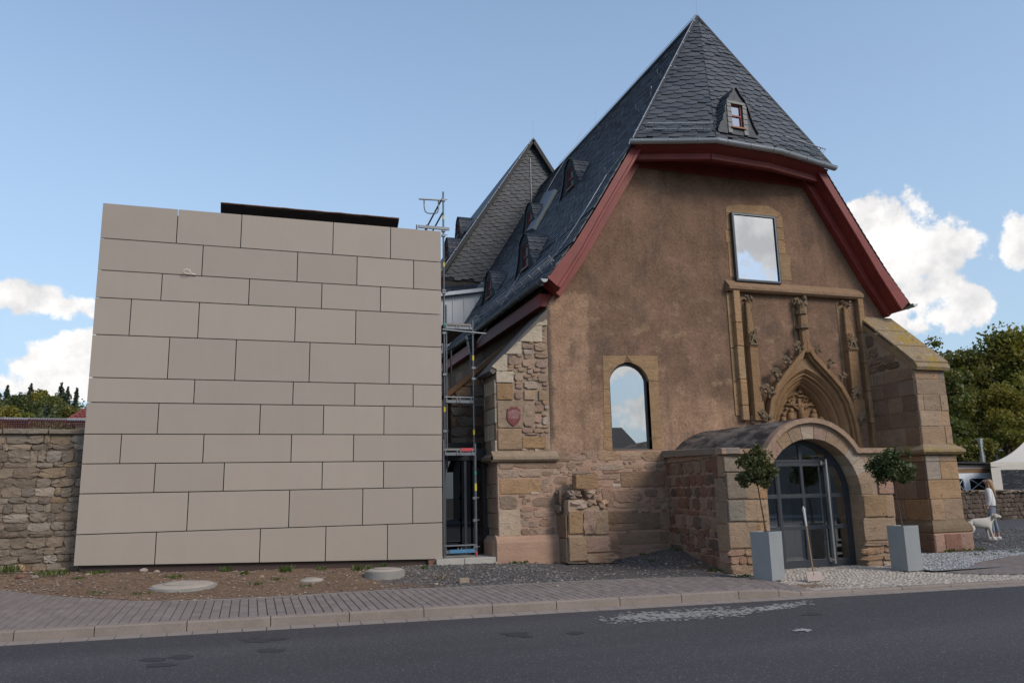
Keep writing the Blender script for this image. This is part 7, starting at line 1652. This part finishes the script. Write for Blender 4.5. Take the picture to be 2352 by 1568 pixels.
bj = dict(pelvis=(0, 0, .93, .12, .10), waist=(0, 0, 1.06, .105, .085), chest=(0, .01, 1.27, .125, .095), neck0=(0, 0, 1.42, .06), neck=(0, .01, 1.49, .048), chin=(-.01, .035, 1.56, .07), head=(-.012, .02, 1.63, .082),
          sl=(-.15, 0, 1.39, .055), el=(-.20, -.01, 1.12, .042), wl=(-.19, .06, .90, .030), hl=(-.19, .085, .83, .032), sr=(.15, 0, 1.39, .055), er=(.22, .02, 1.14, .042), wr=(.17, .14, 1.0, .03), hr=(.13, .19, .98, .03),
          pl=(-.085, 0, .87, .085), kl=(-.11, .05, .50, .058), al=(-.12, .02, .10, .036), tl=(-.14, .12, .035, .032), pr=(.085, 0, .87, .085), kr=(.17, .0, .50, .058), ar=(.27, -.06, .10, .036), tr=(.30, .05, .035, .032))
skin('body', bj, [('pelvis', 'waist'), ('waist', 'chest'), ('chest', 'neck0'), ('neck0', 'neck'), ('neck', 'chin'), ('chin', 'head'), ('chest', 'sl'), ('sl', 'el'), ('el', 'wl'), ('wl', 'hl'), ('chest', 'sr'), ('sr', 'er'), ('er', 'wr'), ('wr', 'hr'), ('pelvis', 'pl'), ('pl', 'kl'), ('kl', 'al'), ('al', 'tl'), ('pelvis', 'pr'), ('pr', 'kr'), ('kr', 'ar'), ('ar', 'tr')], SKINM, woman)
skin('jumper', dict(c=(0, 0, 1.22, .15, .115), w=(0, -.005, 1.05, .158, .125), h=(0, -.005, .80, .15, .125), n=(0, 0, 1.40, .09), sl=(-.16, 0, 1.38, .075), el=(-.205, -.01, 1.12, .06), wl=(-.192, .055, .915, .042), sr=(.16, 0, 1.38, .075), er=(.225, .02, 1.14, .06), wr=(.172, .135, 1.005, .042)),
     [('c', 'w'), ('w', 'h'), ('c', 'n'), ('c', 'sl'), ('sl', 'el'), ('el', 'wl'), ('c', 'sr'), ('sr', 'er'), ('er', 'wr')], JUMPER, woman)
skin('jeans', dict(p=(0, -.005, .98, .125, .10), pl=(-.088, 0, .82, .10), kl=(-.112, .05, .50, .072), al=(-.12, .02, .17, .055), pr=(.088, 0, .82, .10), kr=(.172, .0, .50, .072), ar=(.262, -.055, .17, .055)), [('p', 'pl'), ('pl', 'kl'), ('kl', 'al'), ('p', 'pr'), ('pr', 'kr'), ('kr', 'ar')], JEANS, woman)
skin('hair', dict(t=(-.01, -.005, 1.655, .105), b=(-.005, -.05, 1.56, .10, .075), n=(0, -.085, 1.42, .10, .055), m=(.02, -.12, 1.28, .095, .04), e=(.05, -.125, 1.12, .055, .022), f=(-.085, .0, 1.55, .035), g=(-.11, -.02, 1.40, .03)), [('t', 'b'), ('b', 'n'), ('n', 'm'), ('m', 'e'), ('b', 'f'), ('f', 'g')], HAIRM, woman)
SHOE = simple('white_shoe', (.62, .56, .53), .6)
for sx, a in ((-1, (-.13, .05, .05)), (1, (.283, -.02, .05))):
    m = MB(); m.ball((a[0], a[1]+.02, .045), .07, 2, (.72, 1.75, .72)); m.box(a[0]-.045, a[0]+.045, a[1]-.10, a[1]+.12, -.01, .025); m.build('shoe', SHOE, woman, smooth=False, local=True)
m = MB()
for sx, bx, by, bz in ((-1, -.19, .085, .81), (1, .115, .21, .98)):
    for k in range(4): m.tube([(bx-.024+k*.016, by+.005, bz), (bx-.024+k*.016, by+.015, bz-.045+.006*abs(k-1.3)), (bx-.024+k*.016, by-.005, bz-.07+.01*abs(k-1.3))], .008, 5)
    m.tube([(bx-sx*.03, by+.01, bz+.03), (bx-sx*.045, by+.025, bz-.005)], .009, 5)
m.build('finger', SKINM, woman, local=True)
m = MB(); m.ball((-.042, .105, 1.635), .011, 1); m.ball((.02, .108, 1.635), .011, 1); m.build('eye', BLACK, woman, local=True)
m = MB(); m.ball((-.012, .112, 1.605), .018, 1, (.7, 1, 1.2)); m.ball((-.012, .098, 1.565), .02, 1, (1.2, .6, .35)); m.build('face', SKINM, woman, local=True)
# dog, facing right in the picture
db = aZ(2247, 1240, .095); FUR = simple('cream_fur', (.52, .48, .42), .9, amp=.15, scale=14, bump=.01, fine=60)
dog = thing('dog', 'large cream-white dog standing on the gravel beside the woman', 'dog', (db.x, db.y-.15, .095), math.atan2(CR0.y, CR0.x)-.22)
dj = dict(mid=(-.06, 0, .47, .125, .135), loin=(-.22, 0, .49, .105, .115), rump=(-.34, 0, .49, .10, .11), chest=(.14, 0, .46, .13, .155), nb=(.25, 0, .56, .095), nk=(.33, 0, .635, .078), head=(.41, 0, .685, .078), muz=(.50, 0, .655, .048), nose=(.56, 0, .64, .034), t1=(-.44, 0, .46, .035), t2=(-.52, 0, .34, .028), t3=(-.54, 0, .24, .016),
          fl=(.17, .085, .36, .060), fle=(.16, .09, .28, .042), flw=(.185, .09, .13, .028), flp=(.20, .09, .035, .034), flt=(.245, .09, .025, .026), fr=(.20, -.085, .36, .060), fre=(.20, -.09, .28, .042), frw=(.235, -.09, .13, .028), frp=(.255, -.09, .035, .034), frt=(.30, -.09, .025, .026),
          hl=(-.33, .085, .40, .080), hlk=(-.25, .09, .30, .055), hlh=(-.37, .09, .17, .030), hlp=(-.345, .09, .035, .032), hlt=(-.30, .09, .025, .026), hr=(-.31, -.085, .40, .080), hrk=(-.23, -.09, .30, .055), hrh=(-.34, -.09, .17, .030), hrp=(-.315, -.09, .035, .032), hrt=(-.27, -.09, .025, .026))
skin('body', dj, [('mid', 'loin'), ('loin', 'rump'), ('mid', 'chest'), ('chest', 'nb'), ('nb', 'nk'), ('nk', 'head'), ('head', 'muz'), ('muz', 'nose'), ('rump', 't1'), ('t1', 't2'), ('t2', 't3'), ('chest', 'fl'), ('fl', 'fle'), ('fle', 'flw'), ('flw', 'flp'), ('flp', 'flt'), ('chest', 'fr'), ('fr', 'fre'), ('fre', 'frw'), ('frw', 'frp'), ('frp', 'frt'),
     ('rump', 'hl'), ('hl', 'hlk'), ('hlk', 'hlh'), ('hlh', 'hlp'), ('hlp', 'hlt'), ('rump', 'hr'), ('hr', 'hrk'), ('hrk', 'hrh'), ('hrh', 'hrp'), ('hrp', 'hrt')], FUR, dog)
for sy_ in (-1, 1): m = MB(); m.ball((.37, sy_*.085, .675), .055, 2, (.75, .28, 1.25)); m.build('ear', simple('ear_fur', (.42, .36, .29), .9), dog, local=True, smooth=True)
m = MB(); m.ball((.597, 0, .655), .02, 1); m.build('nose', BLACK, dog, local=True)
for sy_ in (-1, 1): m = MB(); m.ball((.468, sy_*.045, .70), .011, 1); m.build('eye', BLACK, dog, local=True)
m = MB(); m.tube([(.50, -.045, .622), (.545, -.035, .612), (.575, 0, .61), (.545, .035, .612), (.50, .045, .622)], .007, 5); m.build('mouth', BLACK, dog, local=True)
m = MB(); m.tube([(.285+.02*math.sin(t), .098*math.cos(t), .60+.092*math.sin(t)*.95-.0) for t in np.linspace(0, 6.283, 20)], .012, 6, False); m.build('collar', BLACK, dog, local=True)
hw_ = woman.matrix_world if False else Matrix.Translation(V((fb.x, fb.y, .095))) @ Matrix.Rotation(rad(35), 4, 'Z') @ Matrix.Scale(hs, 4)
hand = hw_ @ V((-.19, .085, .80)); coll = Matrix.Translation(V((db.x, db.y-.15, .095))) @ Matrix.Rotation(math.atan2(CR0.y, CR0.x)-.22, 4, 'Z') @ V((.27, .0, .695))
m = MB(); m.tube([hand+V((0, 0, .02)), hand.lerp(coll, .5)+V((0, 0, -.03)), coll], .010, 5); tag(m.build('dog_leash', BLACK), 'short black leash from the woman\'s hand to the dog\'s collar', 'leash')

# ================================================================== ACROSS THE STREET (seen only as reflections in the glass; the second house is added)
hs_ = thing('house', 'plain rendered house across the street, seen reflected in the church windows', 'house', (24, -18, 0))
m = MB(); m.ext([(-23, -.1), (-14, -.1), (-14, 3.8), (-18.5, 6.3), (-23, 3.8)], [], 15, 26.5, fn=lambda u, d, v: (d, u, v)); hwall = m.build('wall', simple('street_house_render', (.13, .12, .115), .9), hs_)
m = MB()
for sy_, y0 in ((1, -13.6), (-1, -23.4)): m.hexa([(14.6, y0, 3.55), (26.8, y0, 3.55), (26.8, -18.5, 6.4), (14.6, -18.5, 6.4)], [(14.6, y0, 3.67), (26.8, y0, 3.67), (26.8, -18.5, 6.55), (14.6, -18.5, 6.55)])
m.build('roof', simple('street_house_tile', (.05, .04, .04), .8), hs_)
m = MB(); m.box(23.2, 24.2, -18.2, -17.2, 4.8, 6.8); m.build('chimney', TILE, hs_)
for x in (17, 20, 23):
    for z in (1.0,): m = MB(); m.box(x-.5, x+.5, -14.02, -13.96, z, z+1.2); m.build('window', WHITE, hwall)

h2 = thing('house', 'added unseen house across the street, placed to darken the porch door reflection', 'house', (46, -18, 0))  # added house out of view, placed to darken the porch door's reflection
m = MB(); m.ext([(-24, -.1), (-13.5, -.1), (-13.5, 5.2), (-18.5, 8.6), (-24, 5.2)], [], 34.5, 66, fn=lambda u, d, v: (d, u, v)); hwall2 = m.build('wall', simple('backdrop_house_render', (.15, .14, .13), .9), h2)
m = MB(); m.hexa([(34.2, -13.1, 5.0), (66.3, -13.1, 5.0), (66.3, -18.5, 8.65), (34.2, -18.5, 8.65)], [(34.2, -13.1, 5.12), (66.3, -13.1, 5.12), (66.3, -18.5, 8.8), (34.2, -18.5, 8.8)]); m.build('roof', simple('street_house_tile', (.05, .04, .04), .8), h2)
for x in range(37, 65, 4): m = MB(); m.box(x-.6, x+.6, -13.52, -13.46, 1.0, 2.3); m.build('window', WHITE, hwall2)
